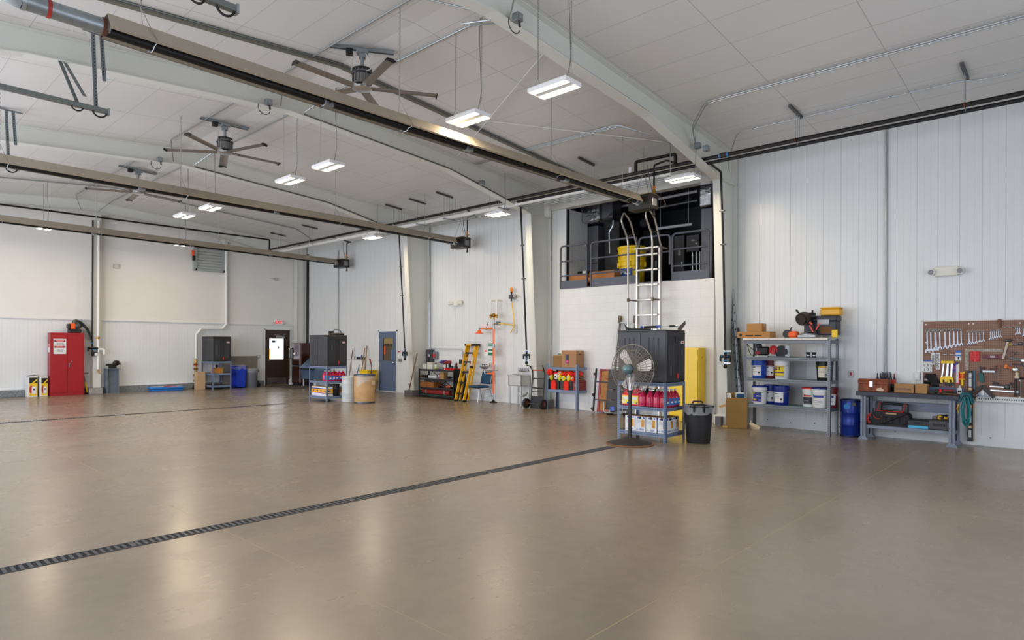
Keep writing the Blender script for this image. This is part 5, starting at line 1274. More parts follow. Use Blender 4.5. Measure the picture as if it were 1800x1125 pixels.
# ---------------------------------------------------------------- steel sink
y0, y1 = 11.6, 11.12
t = thing('utility_sink', 'stainless steel utility sink on legs left of the hand truck', 'sink', (12.64, (y0+y1)/2, 0), RZ)
m_ss = M('stainless sheet', (206, 204, 202), .3, .6)
obj('basin', MB().box(-.23, .23, -.2, -.19, .53, .8).box(-.23, .23, .18, .19, .53, .8).box(-.23, -.22, -.2, .19, .53, .8).box(.22, .23, -.2, .19, .53, .8).box(-.23, .23, -.2, .19, .53, .54), m_ss, t)
obj('rim', MB().box(-.25, .25, -.22, -.19, .79, .815, .005).box(-.25, -.22, -.22, .19, .79, .815, .005).box(.22, .25, -.22, .19, .79, .815, .005).box(-.25, .25, .19, .215, .79, 1.0, .004), m_ss, t)
for x in (-.2, .2):
    for y in (-.17, .16): obj('leg', MB().cyl((x, y, 0), (x, y, .53), .017, n=10), zinc, t)
obj('faucet', MB().cyl((-.12, .17, .92), (.12, .17, .92), .03).tube(bend([(0, .15, .92), (0, .1, 1.0), (0, -.02, .99), (0, -.02, .95)], .04), .014, 8).box(-.15, -.07, .1, .18, .9, .99, .012).box(.07, .15, .1, .18, .9, .99, .012), chrome, t)
obj('drain_trap', MB().tube(bend([(0, 0, .53), (.0, 0, .3), (.1, .04, .22), (.16, .16, .34)], .06), .022, 8).cyl((.05, .1, .26), (.2, .16, .26), .02), chrome, t)

# ---------------------------------------------------------------- hand truck against the column
t = thing('hand_truck', 'black two-wheeled hand truck leaning on the column between the sink and the glove shelf', 'hand truck', (12.3, 10.45, 0), RZ)
ht = MB()
obj('frame', MB().tube(bend([(-.2, -.02, .1), (-.2, .06, .9), (-.2, -.02, 1.06), (-.28, -.1, 1.1)], .12), .016, 10).tube(bend([(.2, -.02, .1), (.2, .06, .9), (.2, -.02, 1.06), (.26, -.1, 1.1)], .12), .016, 10), black, t)
obj('crossbar', MB().cyl((-.2, .04, .76), (.2, .04, .76), .012).cyl((-.2, .02, .52), (.2, .02, .52), .016).cyl((-.2, .0, .3), (.2, 0, .3), .014).cyl((-.2, .01, .42), (.2, .01, .42), .01), black, t)
obj('orange_bar', MB().cyl((-.2, .05, .97), (.2, .05, .97), .014), M('faded orange', (196, 84, 48), .5), t)
obj('nose_plate', MB().box(-.22, .22, .0, .22, .0, .012).box(-.2, .2, -.03, -.015, .0, .3), black, t)
for s in (-1, 1): wl_ = obj('wheel', MB().cyl((s*.25, -.1, .125), (s*.31, -.1, .125), .125, n=24), rubber, t); obj('rim', MB().cyl((s*.245, -.1, .125), (s*.315, -.1, .125), .065, n=18), M('rusty hub', (110, 62, 46), .6, .4), wl_)
obj('axle', MB().cyl((-.27, -.1, .125), (.27, -.1, .125), .012).bar((-.2, -.1, .125), (-.2, 0, .2), .02, .02).bar((.2, -.1, .125), (.2, 0, .2), .02, .02), dark_steel, t)
t = thing('brown_board', 'small brown wooden panel held upright between the hand truck and the glove shelf', 'board', (12.55, 10.2, .58), RZ)
obj('board', MB().box(-.06, .12, 0, .02, 0, .38), M('dark red brown board', (104, 56, 40), .5), t); obj('sticker', MB().box(.04, .08, -.002, 0, .14, .24), label_w, t)

# ---------------------------------------------------------------- grey shelf with gloves and vests
GY, GX = 9.76, 12.65
t = thing('steel_shelf', 'grey two-deck shelf with cardboard boxes above and bright red gloves below', 'shelf', (GX, GY, 0), RZ)
angle_shelf(t, .98, .46, (.5, 1.06), 1.14, shelf_grey, .06, False, None, .06)
def gon(name, label, cat, x, y, z, rz=0, group=None): return thing(name, label, cat, (GX+y, GY-x, z+.003), RZ+rz, group)
carton('cardboard_box', .26, .24, .29, 'narrower brown box on the glove shelf, left one', 'box', (GX-.06, GY+.2, 1.063), RZ+.12, card_d)
t = carton('cardboard_box', .42, .36, .42, 'big brown box with a rectangular cutout showing a pink thing on the glove shelf', 'box', (GX-.07, GY-.22, 1.063), RZ+.1, M('kraft board', (170, 128, 92), .85))
obj('cutout', MB().box(-.1, .0, -.1815, -.18, .1, .32), black, t); obj('inner_cloth', MB().ball((-.04, -.185, .14), .04, 1, .3, 1), M('pink cloth', (230, 90, 150), .8), t); obj('hand_hole', MB().box(.2105, .2115, -.05, .05, .31, .34), black, t)
t = gon('white_carton', 'white and green box half hidden behind the narrower brown box', 'box', -.1, .08, 1.06); obj('body', MB().box(-.2, .2, -.08, .07, 0, .36, .004), label_w, t); obj('stripe', MB().box(-.2, .2, -.0815, -.08, .31, .34).mat(1).box(-.1, -.02, -.083, -.0815, .29, .345), [green, M('orange sticker', (246, 170, 40), .6)], t)
for k, x in enumerate((-.31, .1)):
    t = gon('black_crate', ('left', 'right')[k]+' black slatted crate on the lower deck of the glove shelf', 'crate', x, -.02, .5)
    obj('body', MB().box(-.19, .19, -.16, .16, 0, .24, .006), M('black crate plastic', (30, 28, 30), .5), t)
    obj('slat', MB().box(-.17, .17, -.165, -.16, .03, .045).box(-.17, .17, -.165, -.16, .07, .085).box(-.17, .17, -.165, -.16, .11, .125).box(-.17, .17, -.165, -.16, .15, .165).box(-.17, .17, -.165, -.16, .19, .205), M('crate slat', (58, 48, 50), .5), t)
def paddle(label, x, y, z, lean=0):
    t = gon('red_mitten', label, 'mitten', x, y, z, 0, 'bright red mittens on the glove shelf'); m_ = MB().at((0, 0, 0), rx=lean); m_.prism([(-.07, 0), (.07, 0), (.078, .12), (.06, .2), (0, .235), (-.06, .2), (-.078, .12)], 'y', -.02, .02); obj('mitten', m_, hired, t); obj('cuff', MB().at((0,0,0), rx=lean).box(-.072, .072, -.024, .024, 0, .03, .005), hired, t)
paddle('upright red mitten in front of the left black crate', -.27, -.205, .5); paddle('upright red mitten in front of the right black crate', .13, -.205, .5)
def cloth(name, label, x, y, z, m, s=(1, 1, 1), r=.07, seed=0, cat='vest', group='vests and gloves piled in the crates'):
    t = gon(name, label, cat, x, y, z, 0, group); b = MB().ball((0, 0, r*s[2]), r, s[0], s[1], s[2], 14, 9); rnd = random.Random(seed)
    b.v = [(a*(1+.3*(rnd.random()-.5)), c*(1+.3*(rnd.random()-.5)), d*(1+.15*(rnd.random()-.5))) for a, c, d in b.v]
    obj('folds', b, m, t); obj('stripe', MB().bar((-r*s[0]*.5, -r*s[1]*.95, r*s[2]*.9), (r*s[0]*.4, -r*s[1]*.9, r*s[2]*1.5), .02, .03), M('silver stripe', (200, 200, 190), .4) if m != hired else hired, t); return t
cl = [('red cloth bundle hanging out at the upper left corner of the glove shelf', -.4, -.12, .84, hired, (1.2, 1, 1.3)), ('red cloth second from the left, on top of the left crate', -.26, -.02, .83, hired, (1.3, 1, .8)), ('orange vest on top of the left crate', -.1, -.04, .84, hior, (1.5, 1, .9)), ('red cloth on top between the two crates', .05, -.02, .84, hired, (1.4, 1, .8)), ('red cloth over the right crate', .2, -.03, .84, hired, (1.6, 1, .9)), ('broad red cloth at the right end of the pile', .38, .02, .84, hired, (1.8, 1.2, .9)),
      ('yellow vest roll at the left end of the left crate', -.37, -.14, .745, hivis, (.7, .8, 1.6)), ('yellow vest roll in the middle of the left crate', -.1, -.15, .745, hivis, (.8, .7, 1.5)), ('yellow vest at the right end of the left crate', .03, -.16, .745, hivis, (1.1, .7, 1.1)), ('folded yellow vest in the right crate', .18, -.15, .745, hivis, (1.0, .7, 1.4)), ('orange vest in the right crate', .3, -.14, .745, hior, (1.0, .7, 1.1))]
for k, (lb, x, y, z, m, s) in enumerate(cl): cloth('work_vest', lb, x, y-(.08 if z > .8 else .03), z-(0 if z > .8 else .03), m, s, .074 if z > .8 else .06, k)
t = gon('white_helmet', 'white round cap among the vests on the glove shelf', 'cap', -.23, -.15, .745); obj('shell', MB().ball((0, 0, .08), .075, 1, .6, 1.1), label_w, t); obj('badge', MB().box(-.02, .02, -.05, -.045, .06, .1), ink, t)
t = gon('red_toolbox', 'dark red metal box with a white label at the right end of the glove shelf', 'toolbox', .36, -.02, .5); m_rb = M('dark red metal', (136, 22, 30), .4); obj('body', MB().box(-.13, .13, -.14, .14, 0, .2, .008), m_rb, t); obj('lid', MB().box(-.135, .135, -.145, .145, .2, .24, .006), m_rb, t); obj('badge', MB().box(-.0, .07, -.147, -.14, .1, .15).mat(1).box(.015, .055, -.148, -.147, .11, .14), [label_w, ink], t)
for k in range(2):
    t = gon('leather_glove', ('lower', 'upper')[k]+' tan leather glove on the dark red box', 'glove', .35+.02*k, -.02, .74+.06*k); m_lg = M('tan leather', (150, 104, 60), .7, 0, .2, 12)
    obj('palm', MB().box(-.1, .06, -.09, .07, 0, .055, .025), m_lg, t)
    for j in range(4): obj('finger', MB().cyl((.06, -.07+j*.04, .03), (.13, -.075+j*.043, .025), .02, .015, n=8), m_lg, t)
    obj('thumb', MB().cyl((-.02, -.08, .03), (.04, -.13, .025), .021, .016, n=8), m_lg, t)
# ---------------------------------------------------------------- creeper and folded plank against the block wall
a, b = FL(1064, 725.5), RW(1073, 657.5, .16)
t = thing('mechanic_creeper', 'red framed wooden creeper board standing on end against the block wall', 'creeper', (12.6, 8.62, 0), RZ)
k_ = MB().at((0, 0, .02), rx=math.radians(-7))
obj('board', MB().at((0, 0, .02), rx=math.radians(-7)).box(-.14, .16, -.0, .03, .03, .98), M('stained plywood', (172, 116, 48), .6, 0, .3, 10), t)
obj('frame', MB().at((0, 0, .02), rx=math.radians(-7)).box(-.2, -.14, -.012, .035, 0, 1.03).box(.16, .2, -.012, .035, 0, 1.03).box(-.2, .2, -.012, .035, 0, .04).box(-.2, .2, -.012, .035, .99, 1.03), M('creeper red', (150, 24, 40), .45), t)
obj('cross_bar', MB().at((0, 0, .02), rx=math.radians(-7)).box(-.3, .2, -.03, -.012, .7, .73).box(-.3, .2, -.03, -.012, .27, .3).box(-.31, -.28, -.04, -.0, .0, 1.04), black, t)
for z in (.06, .4, .9): obj('caster', MB().at((0, 0, .02), rx=math.radians(-7)).ball((-.32, -.04, z), .035), M('rusty caster', (74, 44, 40), .6), t)
t = thing('leaning_ladder', 'long aluminium ladder section leaning on the block wall behind the nearest cabinet', 'ladder', (12.4, 8.2, 0), RZ)
tl, tr = RW(1090.5, 556, .18), RW(1117, 556, .18); bl, br = FL(1072.5, 728.5), FL(1101, 731)
m_al = M('weathered aluminium', (150, 150, 146), .4, .7); m_wd = M('grimy rail', (110, 98, 84), .6, .3)
for a, b in ((bl, tl), (br, tr)):
    rl = obj('rail', MB().bar(a, b, .035, .09, (1, 0, .3)), m_al, t, True)
    obj('end_cap', MB().bar(a.lerp(b, .93), b+(b-a)*.004, .045, .1, (1,0,.3)), m_wd, rl, True); obj('shoe', MB().box(a.x-.08, a.x+.08, a.y-.05, a.y+.05, 0, .06, .01), rubber, rl, True)
for k in range(8):
    f = .06+k*.125; obj('rung', MB().bar(bl.lerp(tl, f), br.lerp(tr, f), .05, .03), m_al, t, True)
t = thing('folded_platform', 'black segmented folding board leaning in front of the long aluminium ladder', 'platform', (12.33, 8.15, 0), RZ)
for k in range(4): obj('segment', MB().at((0, 0, 0), rx=math.radians(-8)).box(-.24, .26, -.03, .02, .12+k*.24, .12+k*.24+.225, .006), M('grey black board', (60, 60, 62), .6), t)
obj('frame', MB().tube(bend([(-.24, -.06, .3), (-.24, -.06, .06), (.26, -.06, .06), (.26, -.06, .3)], .05), .014, 8), zinc, t); obj('strap', MB().at((0, 0, 0), rx=math.radians(-8)).box(-.1, .02, -.045, -.03, .1, .2, .006), blue, t)
# ================================================================ THINGS ON THE MIDDLE AND NEAR SHELVES
def washer(label, x, y, z, m=pink, rz=0.0, paper=True): return jug(label, (x, y, z+.0025), m, cap_w, blue_l if paper else None, .3, rz)
# middle shelf: six jugs, cartons and a black pail
for k, (x, y, lb) in enumerate(((9.56, 15.95, 'hindmost pink jug at the left of the middle shelf'), (9.58, 15.78, 'front left pink jug on the middle shelf, seen past its post'), (9.7, 15.8, 'second pink jug from the left along the front of the middle shelf'), (9.82, 15.82, 'third pink jug along the front of the middle shelf'), (9.94, 15.83, 'fourth pink jug on the middle shelf with a dark label'), (10.05, 15.82, 'last pink jug at the right of the middle shelf'))):
    washer(lb, x, y, .575, pinkr if k % 2 else pink)
    if k in (2, 4): jug('black topped yellow jug half hidden at the back, middle shelf, '+('left one' if k == 2 else 'right one'), (x, y+.28, .5775), M('amber jug', (190, 150, 30), .2), black, None, .31)
def oilbox(label, x, y, z, w=.2, d=.26, h=.27, rz=0.0, kind=0):
    t = thing('printed_carton', label, 'carton', (x, y, z+.0025), rz, 'printed cartons on the grey shelves')
    obj('body', MB().box(-w/2, w/2, -d/2, d/2, 0, h, .003), label_w, t)
    if kind == 0:
        obj('yellow_band', MB().box(-w/2-.001, w/2+.001, -d/2-.001, d/2+.001, h*.36, h*.76), M('golden yellow print', (250, 180, 20), .5), t)
        obj('dark_band', MB().box(-w/2-.0015, w/2+.0015, -d/2-.0015, d/2+.0015, h*.76, h*.86).box(-w/2-.0015, w/2+.0015, -d/2-.0015, d/2+.0015, h*.31, h*.36), M('navy print', (28, 40, 140)), t)
        obj('logo', MB().box(-w*.3, w*.18, -d/2-.003, -d/2, h*.5, h*.64).box(-w/2-.003, -w/2, -d*.25, d*.15, h*.5, h*.64), blue_d, t)
        obj('top_print', MB().box(-w/2+.004, w/2-.004, -d/2+.004, d/2-.004, h, h+.002), M('golden yellow print', (250, 180, 20)), t)
    else:
        obj('top', MB().box(-w/2, w/2, -d/2, d/2, h, h+.006), card_d, t)
        for ax in ('x', 'y'):
            q = MB()
            def F(u0, u1, z0, z1, e=.0015):
                if ax == 'x': q.box(-w/2-e, -w/2, u0*d, u1*d, z0*h, z1*h)
                else: q.box(u0*w, u1*w, -d/2-e, -d/2, z0*h, z1*h)
            q.mat(0); F(-.1, .14, .84, .99); q.mat(1); F(-.35, -.1, .4, .42) if ax == 'x' else F(.1, .38, .3, .78)
            if ax == 'x': F(-.4, -.1, .3, .8)
            q.mat(2); F(.1, .3, .86, .96); F(-.42, -.25, .86, .97); q.mat(3); F(-.1, .4, .56, .58); F(-.05, .4, .64, .66); F(-.05, .4, .72, .74); F(-.35, .1, .08, .2); F(.2, .4, .1, .16)
            obj('print', q, [ink, M('ochre print', (216, 152, 40), .5), blue, M('pale blue print', (150, 164, 196), .5)], t)
    return t
names = ['front', 'second', 'third', 'rearmost']
for k in range(4):
    oilbox('yellow and white printed carton, '+names[k]+' of the row at the bottom of the middle shelf', 9.58, 15.84+.2*k, .15, .2, .19, .26)
oilbox('yellow and white carton right of the black pail on the middle shelf', 10.06, 15.84, .15, .15, .19, .26)
pail('black pail at the bottom of the middle shelf between the cartons', (9.83, 15.88, .1525), black, black, None, .33, .125, wire=True)
# carrying caddy on the middle cabinet
t = thing('tool_caddy', 'dark caddy with an arched carrying handle on top of the middle black cabinet', 'caddy', (9.86, 15.85, 1.874), .0)
obj('tray', MB().box(-.22, .2, -.09, .09, 0, .06, .015), M('brown black tray', (60, 46, 40), .5), t); obj('handle', MB().tube(bend([(-.14, 0, .05), (-.1, 0, .15), (.1, 0, .15), (.15, 0, .05)], .07), .016, 8), M('grey handle', (96, 100, 108), .45), t); obj('grip', MB().box(-.24, -.12, -.05, .05, .05, .11, .01), black, t)
# nearest shelf: jugs
jn = [(9.45, 5.86, 'pink', 0), (9.46, 5.68, 'pink', 0), (9.46, 5.53, 'pink', 0), (9.46, 5.4, 'pink', 0), (9.46, 5.28, 'r', 1), (9.6, 5.28, 'r', 1), (9.72, 5.28, 'r', 1), (9.85, 5.28, 'r', 1), (9.6, 5.62, 'pink', 0), (9.61, 5.46, 'pink', 0), (9.72, 5.44, 'r', 0), (9.85, 5.44, 'r', 0)]
jl = ['', 'pink jug at the left of the front row on the nearest shelf', 'pink jug in the middle of the front row on the nearest shelf', 'pink jug left of the corner post on the nearest shelf', 'red jug with a blue label at the corner post of the nearest shelf', 'red jug second from the corner post, short end of nearest shelf', 'red jug third from the corner post along the short end', 'red jug farthest right on the short end of the nearest shelf', 'pink jug in the second row behind the two left ones', 'pink jug in the second row by the corner post', 'red jug in the second row of the short end, left one', 'red jug in the second row of the short end, right one']
for (x, y, m, pp), lb in zip(jn, jl):
    if lb: washer(lb, x, y, .575, pink if m == 'pink' else pinkr, 0 if pp else -PI/2, bool(pp))
for k, (y, lb) in enumerate(((5.98, 'red cleaner can with a yellow label behind the fan pole, left one'), (5.8, 'red cleaner can with a yellow label right of the fan pole'))):
    t = thing('cleaner_can', lb, 'can', (9.48, y, .5775), -PI/2)
    obj('body', MB().box(-.075, .085, -.09, .12, 0, .2, .015).prism([(-.06, .2), (.07, .2), (.05, .27), (-.02, .27)], 'x', -.06, .06), M('translucent red can', (232, 44, 70), .25), t)
    obj('paper_label', MB().box(-.06, .075, -.0925, -.09, .03, .17), M('label yellow', (240, 222, 40), .5), t); obj('print', MB().box(-.05, -.005, -.0935, -.0925, .04, .08).box(-.04, .06, -.0935, -.0925, .1, .15).mat(1).box(.03, .06, -.0935, -.0925, .03, .06), [label_w, blue], t)
    obj('cap', MB().cyl((.01, -.0, .27), (.01, 0, .3), .03), redp, t)
for k, y in enumerate((5.5, 5.33)): jug('black capped dark jug at the back of the nearest shelf, '+('left' if k == 0 else 'right'), (9.83, y+.3, .5775), M('dark green jug', (40, 50, 36), .25), yel_p, None, .32)
for k in range(4):
    y = 5.88-.205*k if k < 3 else 5.275
    x = 9.5 if k < 3 else 9.52
    oilbox(('leftmost', 'second', 'third')[k]+' white printed carton at the bottom of the nearest shelf' if k < 3 else 'white printed carton at the corner post, bottom of the nearest shelf', x, y, .15, .24, .19 if k < 3 else .16, .255, 0, 1)
oilbox('white printed carton at the short end of the nearest shelf, by the trash can', 9.75, 5.31, .15, .2, .2, .255, 0, 1)
# snow brush on the nearest cabinet
t = thing('snow_brush', 'snow brush with blue and black grips lying across the top of the nearest black cabinet', 'brush', (9.62, 5.5, 1.873), -PI/2+.5)
obj('shaft', MB().cyl((-.25, 0, .05), (.36, 0, .07), .009), steel, t)
obj('grip', MB().cyl((-.22, 0, .05), (-.02, 0, .06), .019).mat(1).cyl((-.02, 0, .06), (.06, 0, .062), .02), [black, blue], t); obj('grip', MB().cyl((.2, 0, .066), (.3, 0, .07), .019), black, t)
obj('scraper', MB().prism([(.34, .04), (.46, .16), (.47, .1), (.4, .0), (.34, 0)], 'y', -.03, .03), M('dark scraper', (70, 56, 48), .5), t)
obj('brush_head', MB().box(-.5, -.1, -.04, .04, 0, .03, .008).prism([(-.52, 0), (-.56, .12), (-.5, .05), (-.42, .03)], 'y', -.03, .03), black, t); obj('blue_tip', MB().ball((-.26, 0, .05), .024), blue, t)

# ================================================================ PEDESTAL FAN
p = FL(1107, 780.5)
t = thing('pedestal_fan', 'large pedestal fan with a round wire guard in front of the nearest black cabinet', 'fan', (p.x, p.y, 0), 0)
obj('base', MB().lathe([(.36, 0), (.365, .012), (.34, .03), (.18, .07), (.06, .1), (.03, .11), (.001, .11)], n=40).mat(1).lathe([(.36, .0), (.385, .004), (.385, .016), (.36, .022), (.36, .0)], n=40), [M('dusty black casting', (50, 46, 42), .75, 0, .35, 18), M('rusty rim', (128, 92, 60), .8)], t)
obj('pole', MB().cyl((0, 0, .1), (0, 0, .88), .03, n=16), black, t)
obj('inner_pole', MB().cyl((0, 0, .88), (0, 0, 1.16), .016, n=12), chrome, t)
obj('clamp', MB().box(-.025, .025, -.025, .025, 1.09, 1.16, .008).cyl((0, -.045, 1.12), (0, .045, 1.12), .014), M('turquoise casting', (110, 140, 140), .5), t)
hz, hx = 1.225, .065
obj('motor', MB().cyl((-.1, 0, hz), (.06, 0, hz), .075, n=22).ball((-.1, 0, hz), .075).mat(1).cyl((-.04, 0, hz), (-.025, 0, hz), .079, n=22), [M('hammered blue motor', (104, 134, 140), .35, .3), black], t)
g = MB(); R_ = .4
for xx, n_ in ((hx-.075, 1), (hx+.09, -1)):
    for k in range(46):
        a = 2*PI*k/46; c, s_ = math.cos(a), math.sin(a)
        g.tube([(xx-.01*n_, .07*c, hz+.07*s_), (xx, .22*c, hz+.22*s_), (xx+.03*n_, .36*c, hz+.36*s_), (hx+.005, R_*c, hz+R_*s_)], .0036, 4)
    for rr in (.08, .2, .31): g.tube(arc((xx, 0, hz), rr, 0, 2*PI, 30, (0,1,0), (0,0,1))[:-1], .004, 4, True)
g.tube(arc((hx+.005, 0, hz), R_, 0, 2*PI, 40, (0,1,0), (0,0,1))[:-1], .007, 6, True)
for k in range(6):
    a = 2*PI*k/6+.3; g.tube([(hx-.085, .07*math.cos(a), hz+.07*math.sin(a)), (hx-.06, .3*math.cos(a), hz+.3*math.sin(a)), (hx, R_*math.cos(a), hz+R_*math.sin(a))], .0045, 4)
obj('guard', g, M('dusty wire', (136, 128, 116), .5, .3), t)
for ang in (128, 14, 252):
    a = math.radians(ang); b = MB(); vs = []
    # local y is to the viewer's left, so turn the picture angle over
    u = Vector((0, -math.cos(a), math.sin(a))); v = Vector((0, math.sin(a), math.cos(a)))
    pts = [(.07, -.05), (.31, -.1), (.35, -.06), (.355, .06), (.32, .1), (.07, .05)]
    for q, off in ((0, 0), (1, .006)):
        for r_, w_ in pts: vs.append(Vector((hx+.02+off+w_*.28, 0, hz))+u*r_+v*w_)
    n = len(pts); b._add(vs, [tuple(range(n))[::-1], tuple(range(n, 2*n))]+[(i, (i+1) % n, n+(i+1) % n, n+i) for i in range(n)])
    obj('blade', b, M('pale aluminium blade', (226, 220, 218), .45, .1), t)
obj('hub', MB().cyl((hx-.02, 0, hz), (hx+.05, 0, hz), .06, n=18), M('olive hub', (96, 92, 72), .5), t)
obj('pull_cable', MB().tube([(-.08, .02, hz-.06), (-.06, .04, 1.06), (-.02, .04, .94), (0, .034, .84)], .006, 6), black, t)

# trash can
t = thing('trash_can', 'black trash can with a clear bag folded over its rim beside the nearest shelf', 'trash can', (9.86, 4.86, 0), .5)
m_tc = M('black can plastic', (30, 30, 34), .5, 0, .15, 10)
obj('body', MB().lathe([(.185, 0), (.19, .012), (.235, .58), (.25, .585), (.255, .62), (.235, .62), (.22, .56), (.17, .03), (.001, .02)], n=36), m_tc, t)
obj('bin_liner', film(MB(), .5, .5, .6, .09, 40, 11, .245), clear, t)
for s in (-1, 1): obj('handle', MB().tube(bend([(s*.245, -.08, .53), (s*.3, -.08, .66), (s*.3, .08, .66), (s*.245, .08, .53)], .03), .014, 8), black, t)
# yellow cabinet
t = thing('safety_cabinet', 'tall yellow steel cabinet behind the nearest black cabinet', 'cabinet', (12.42, 6.47, 0), RZ)
m_ye = M('safety yellow enamel', (242, 204, 12), .32)
obj('body', MB().box(-.34, .34, .012, .32, .0, 1.57, .006), m_ye, t); obj('door', MB().box(-.33, -.004, -.014, .012, .05, 1.53, .004), m_ye, t); obj('door', MB().box(.004, .33, -.014, .012, .05, 1.53, .004), m_ye, t)
obj('hinge', MB().cyl((.335, -.012, .22), (.335, -.012, .32), .012).cyl((.335, -.012, 1.28), (.335, -.012, 1.4), .012), m_ye, t); obj('vent_cap', MB().cyl((.338, .16, 1.37), (.35, .16, 1.37), .03).mat(1).cyl((.349, .16, 1.37), (.352, .16, 1.37), .016), [m_ye, M('dull yellow', (170, 140, 20), .5)], t)

# ================================================================ MEZZANINE
RX = 12.80; m_rail = M('blue grey rail paint', (82, 86, 98), .45)
def rp(px, py): return hit(px, py, 0, RX)
def guard(name, x0, x1, label, zt=4.14, toe=(3.07, 3.25), mids=(3.75, 3.38), zb=3.07, cat='guard rail'):
    a, b = rp(x0, 450).y, rp(x1, 450).y; t = thing(name, label, cat, (RX, (a+b)/2, zb))
    obj('top_rail', MB().tube(bend([(RX, a, zb), (RX, a, zt), (RX, b, zt), (RX, b, zb)], .1), .024, 10), m_rail, t, True)
    for z in mids: obj('mid_rail', MB().cyl((RX, a, z), (RX, b, z), .02, n=10), m_rail, t, True)
    if toe: obj('toe_board', MB().box(RX-.008, RX+.008, b, a, *toe).box(RX-.012, RX+.012, b, a, toe[0]+.1, toe[0]+.12), m_rail, t, True)
    return t
guard('guard_rail', 985.5, 1031.5, 'left short section of the blue grey railing on the mezzanine edge')
guard('guard_rail', 1039, 1119.5, 'middle section of the blue grey railing on the mezzanine, in front of the yellow drum')
guard('swing_gate', 1123.5, 1177.5, 'swing gate of the mezzanine railing behind the ladder top', 4.1, None, (3.72,), 3.42, 'gate')
guard('guard_rail', 1182, 1246, 'right section of the blue grey railing on the mezzanine edge', 4.1)
single('edge_board', MB().box(12.795, 12.815, rp(1246, 500).y, rp(984, 500).y, 3.052, 3.07), m_rail, 'blue grey edge strip along the mezzanine floor under the railing', 'board')
# fixed ladder
LX = 12.5; yl, yr = hit(1121, 500, 0, LX).y, hit(1160.5, 500, 0, LX).y
t = thing('fixed_ladder', 'tall aluminium ladder with hooped hand rails rising to the mezzanine', 'ladder', (LX, (yl+yr)/2, 0))
m_lad = M('brushed aluminium', (196, 192, 184), .32, .8)
for y in (yl, yr): obj('stringer', MB().box(LX-.05, LX+.05, y-.018, y+.018, 0, 3.8), m_lad, t, True)
for k in range(11): obj('tread', MB().box(LX-.11, LX+.05, yr+.018, yl-.018, .3+k*.335-.03, .3+k*.335).mat(1).box(LX-.108, LX+.048, yr+.02, yl-.02, .3+k*.335, .3+k*.335+.004), [m_lad, M('tread grip', (122, 110, 100), .7)], t, True)
obj('top_platform', MB().box(LX-.12, 12.79, yr-.02, yl+.02, 3.77, 3.8), m_lad, t, True)
for y, xs in ((yl, ((1104.5, 470), (1104, 421), (1091.5, 388), (1096.5, 372), (1108, 388), (1121, 438))), (yr, ((1147, 470), (1146.5, 414), (1134, 378), (1138, 364), (1150, 380), (1163, 438)))):
    q = [hit(a_, b_, 1, y) for a_, b_ in xs]
    q = [Vector((q[0].x, y, 1.3))]+q[1:]
    obj('hand_rail', MB().tube(bend(q, .16, 5), .02, 10), m_lad, t, True)
    for z in (2.62, 1.4): obj('rail_bracket', MB().cyl((q[0].x, y, z), (LX, y, z), .018, n=8).cyl((q[0].x, y, z-.04), (q[0].x, y, z+.04), .03, n=8), M('bronze bracket', (110, 98, 86), .4, .7), t, True)
    a_, b_ = q[1].lerp(q[2], .15), q[4].lerp(q[5], .45); obj('hoop_tie', MB().cyl(a_, b_, .012, n=8), M('bronze bracket', (110, 98, 86)), t, True)
# things up there
def mz_(px, py, x): return hit(px, py, 0, x)
b0, b1 = mz_(1022, 430, 13.9), mz_(1051, 430, 13.9)
t = thing('air_handler', 'dark grey metal air handler cabinet on the mezzanine, left', 'air handler', (13.9, (b0.y+b1.y)/2, 3.05), RZ); w2 = (b0.y-b1.y)/2
obj('cabinet', MB().box(-w2, w2, 0, .7, 0, 1.75, .01), duct_g, t); obj('seam', MB().box(-w2-.003, w2+.003, -.004, 0, .74, .76), black, t)
obj('side_casing', MB().box(w2, w2+.5, .25, .9, 0, 2.0, .01), M('black casing', (24, 24, 27), .5), t)
b0, b1 = mz_(1003, 370, 13.6), mz_(1052, 370, 13.6)
t = thing('foil_duct', 'crinkled silver foil wrapped duct above the dark air handler', 'duct', (13.6, (b0.y+b1.y)/2, 4.86), RZ); w2 = (b0.y-b1.y)/2
obj('duct', MB().box(-w2*.2, w2, 0, .6, -.02, .5, .04), foil, t); obj('duct', MB().box(-w2, -w2*.2, .05, .6, .12, .52, .05), foil, t); obj('duct', MB().box(w2, w2*1.75, .1, .6, .0, .55, .04), M('dull foil', (96, 96, 98), .35, .8, .2, 6, .6, 8), t); obj('black_elbow', MB().tube(bend([(-w2-.1, .0, .5), (-w2-.1, .0, .0), (-w2*.3, .0, -.16)], .08), .04, 8), rubber, t)
# yellow drum
dp = mz_(1103, 480, 13.45); dr = .36
t = thing('overpack_drum', 'large yellow plastic spill drum standing on the mezzanine', 'drum', (13.45+.2, dp.y, 3.053), RZ)
obj('body', MB().lathe([(dr*.82, 0), (dr*.84, .02), (dr*.86, .5), (dr*.93, .52), (dr*.93, .62), (dr*.97, .64), (dr*.97, .78)], n=32), yel_p, t)
obj('lid', MB().lathe([(dr*.97, .78), (dr*1.0, .785), (dr*1.0, .83), (dr*.96, .84), (dr*.96, .95), (dr*1.0, .96), (dr*1.0, 1.0), (dr*.9, 1.02), (.001, 1.02)], n=32), yel_p, t)
for a in range(8): 
    u = a*PI/4+.3; obj('lug', MB().at((dr*.9*math.cos(u), dr*.9*math.sin(u), .5), u).box(-.03, .04, -.05, .05, 0, .13, .01), yel_p, t)
mb = MB(); vs = []
for i in range(11):
    a = -PI/2-.55+1.15*i/10
    for z in (.2, .46+.02*math.sin(i*2.1)): vs.append((dr*.868*math.cos(a), dr*.868*math.sin(a), z))
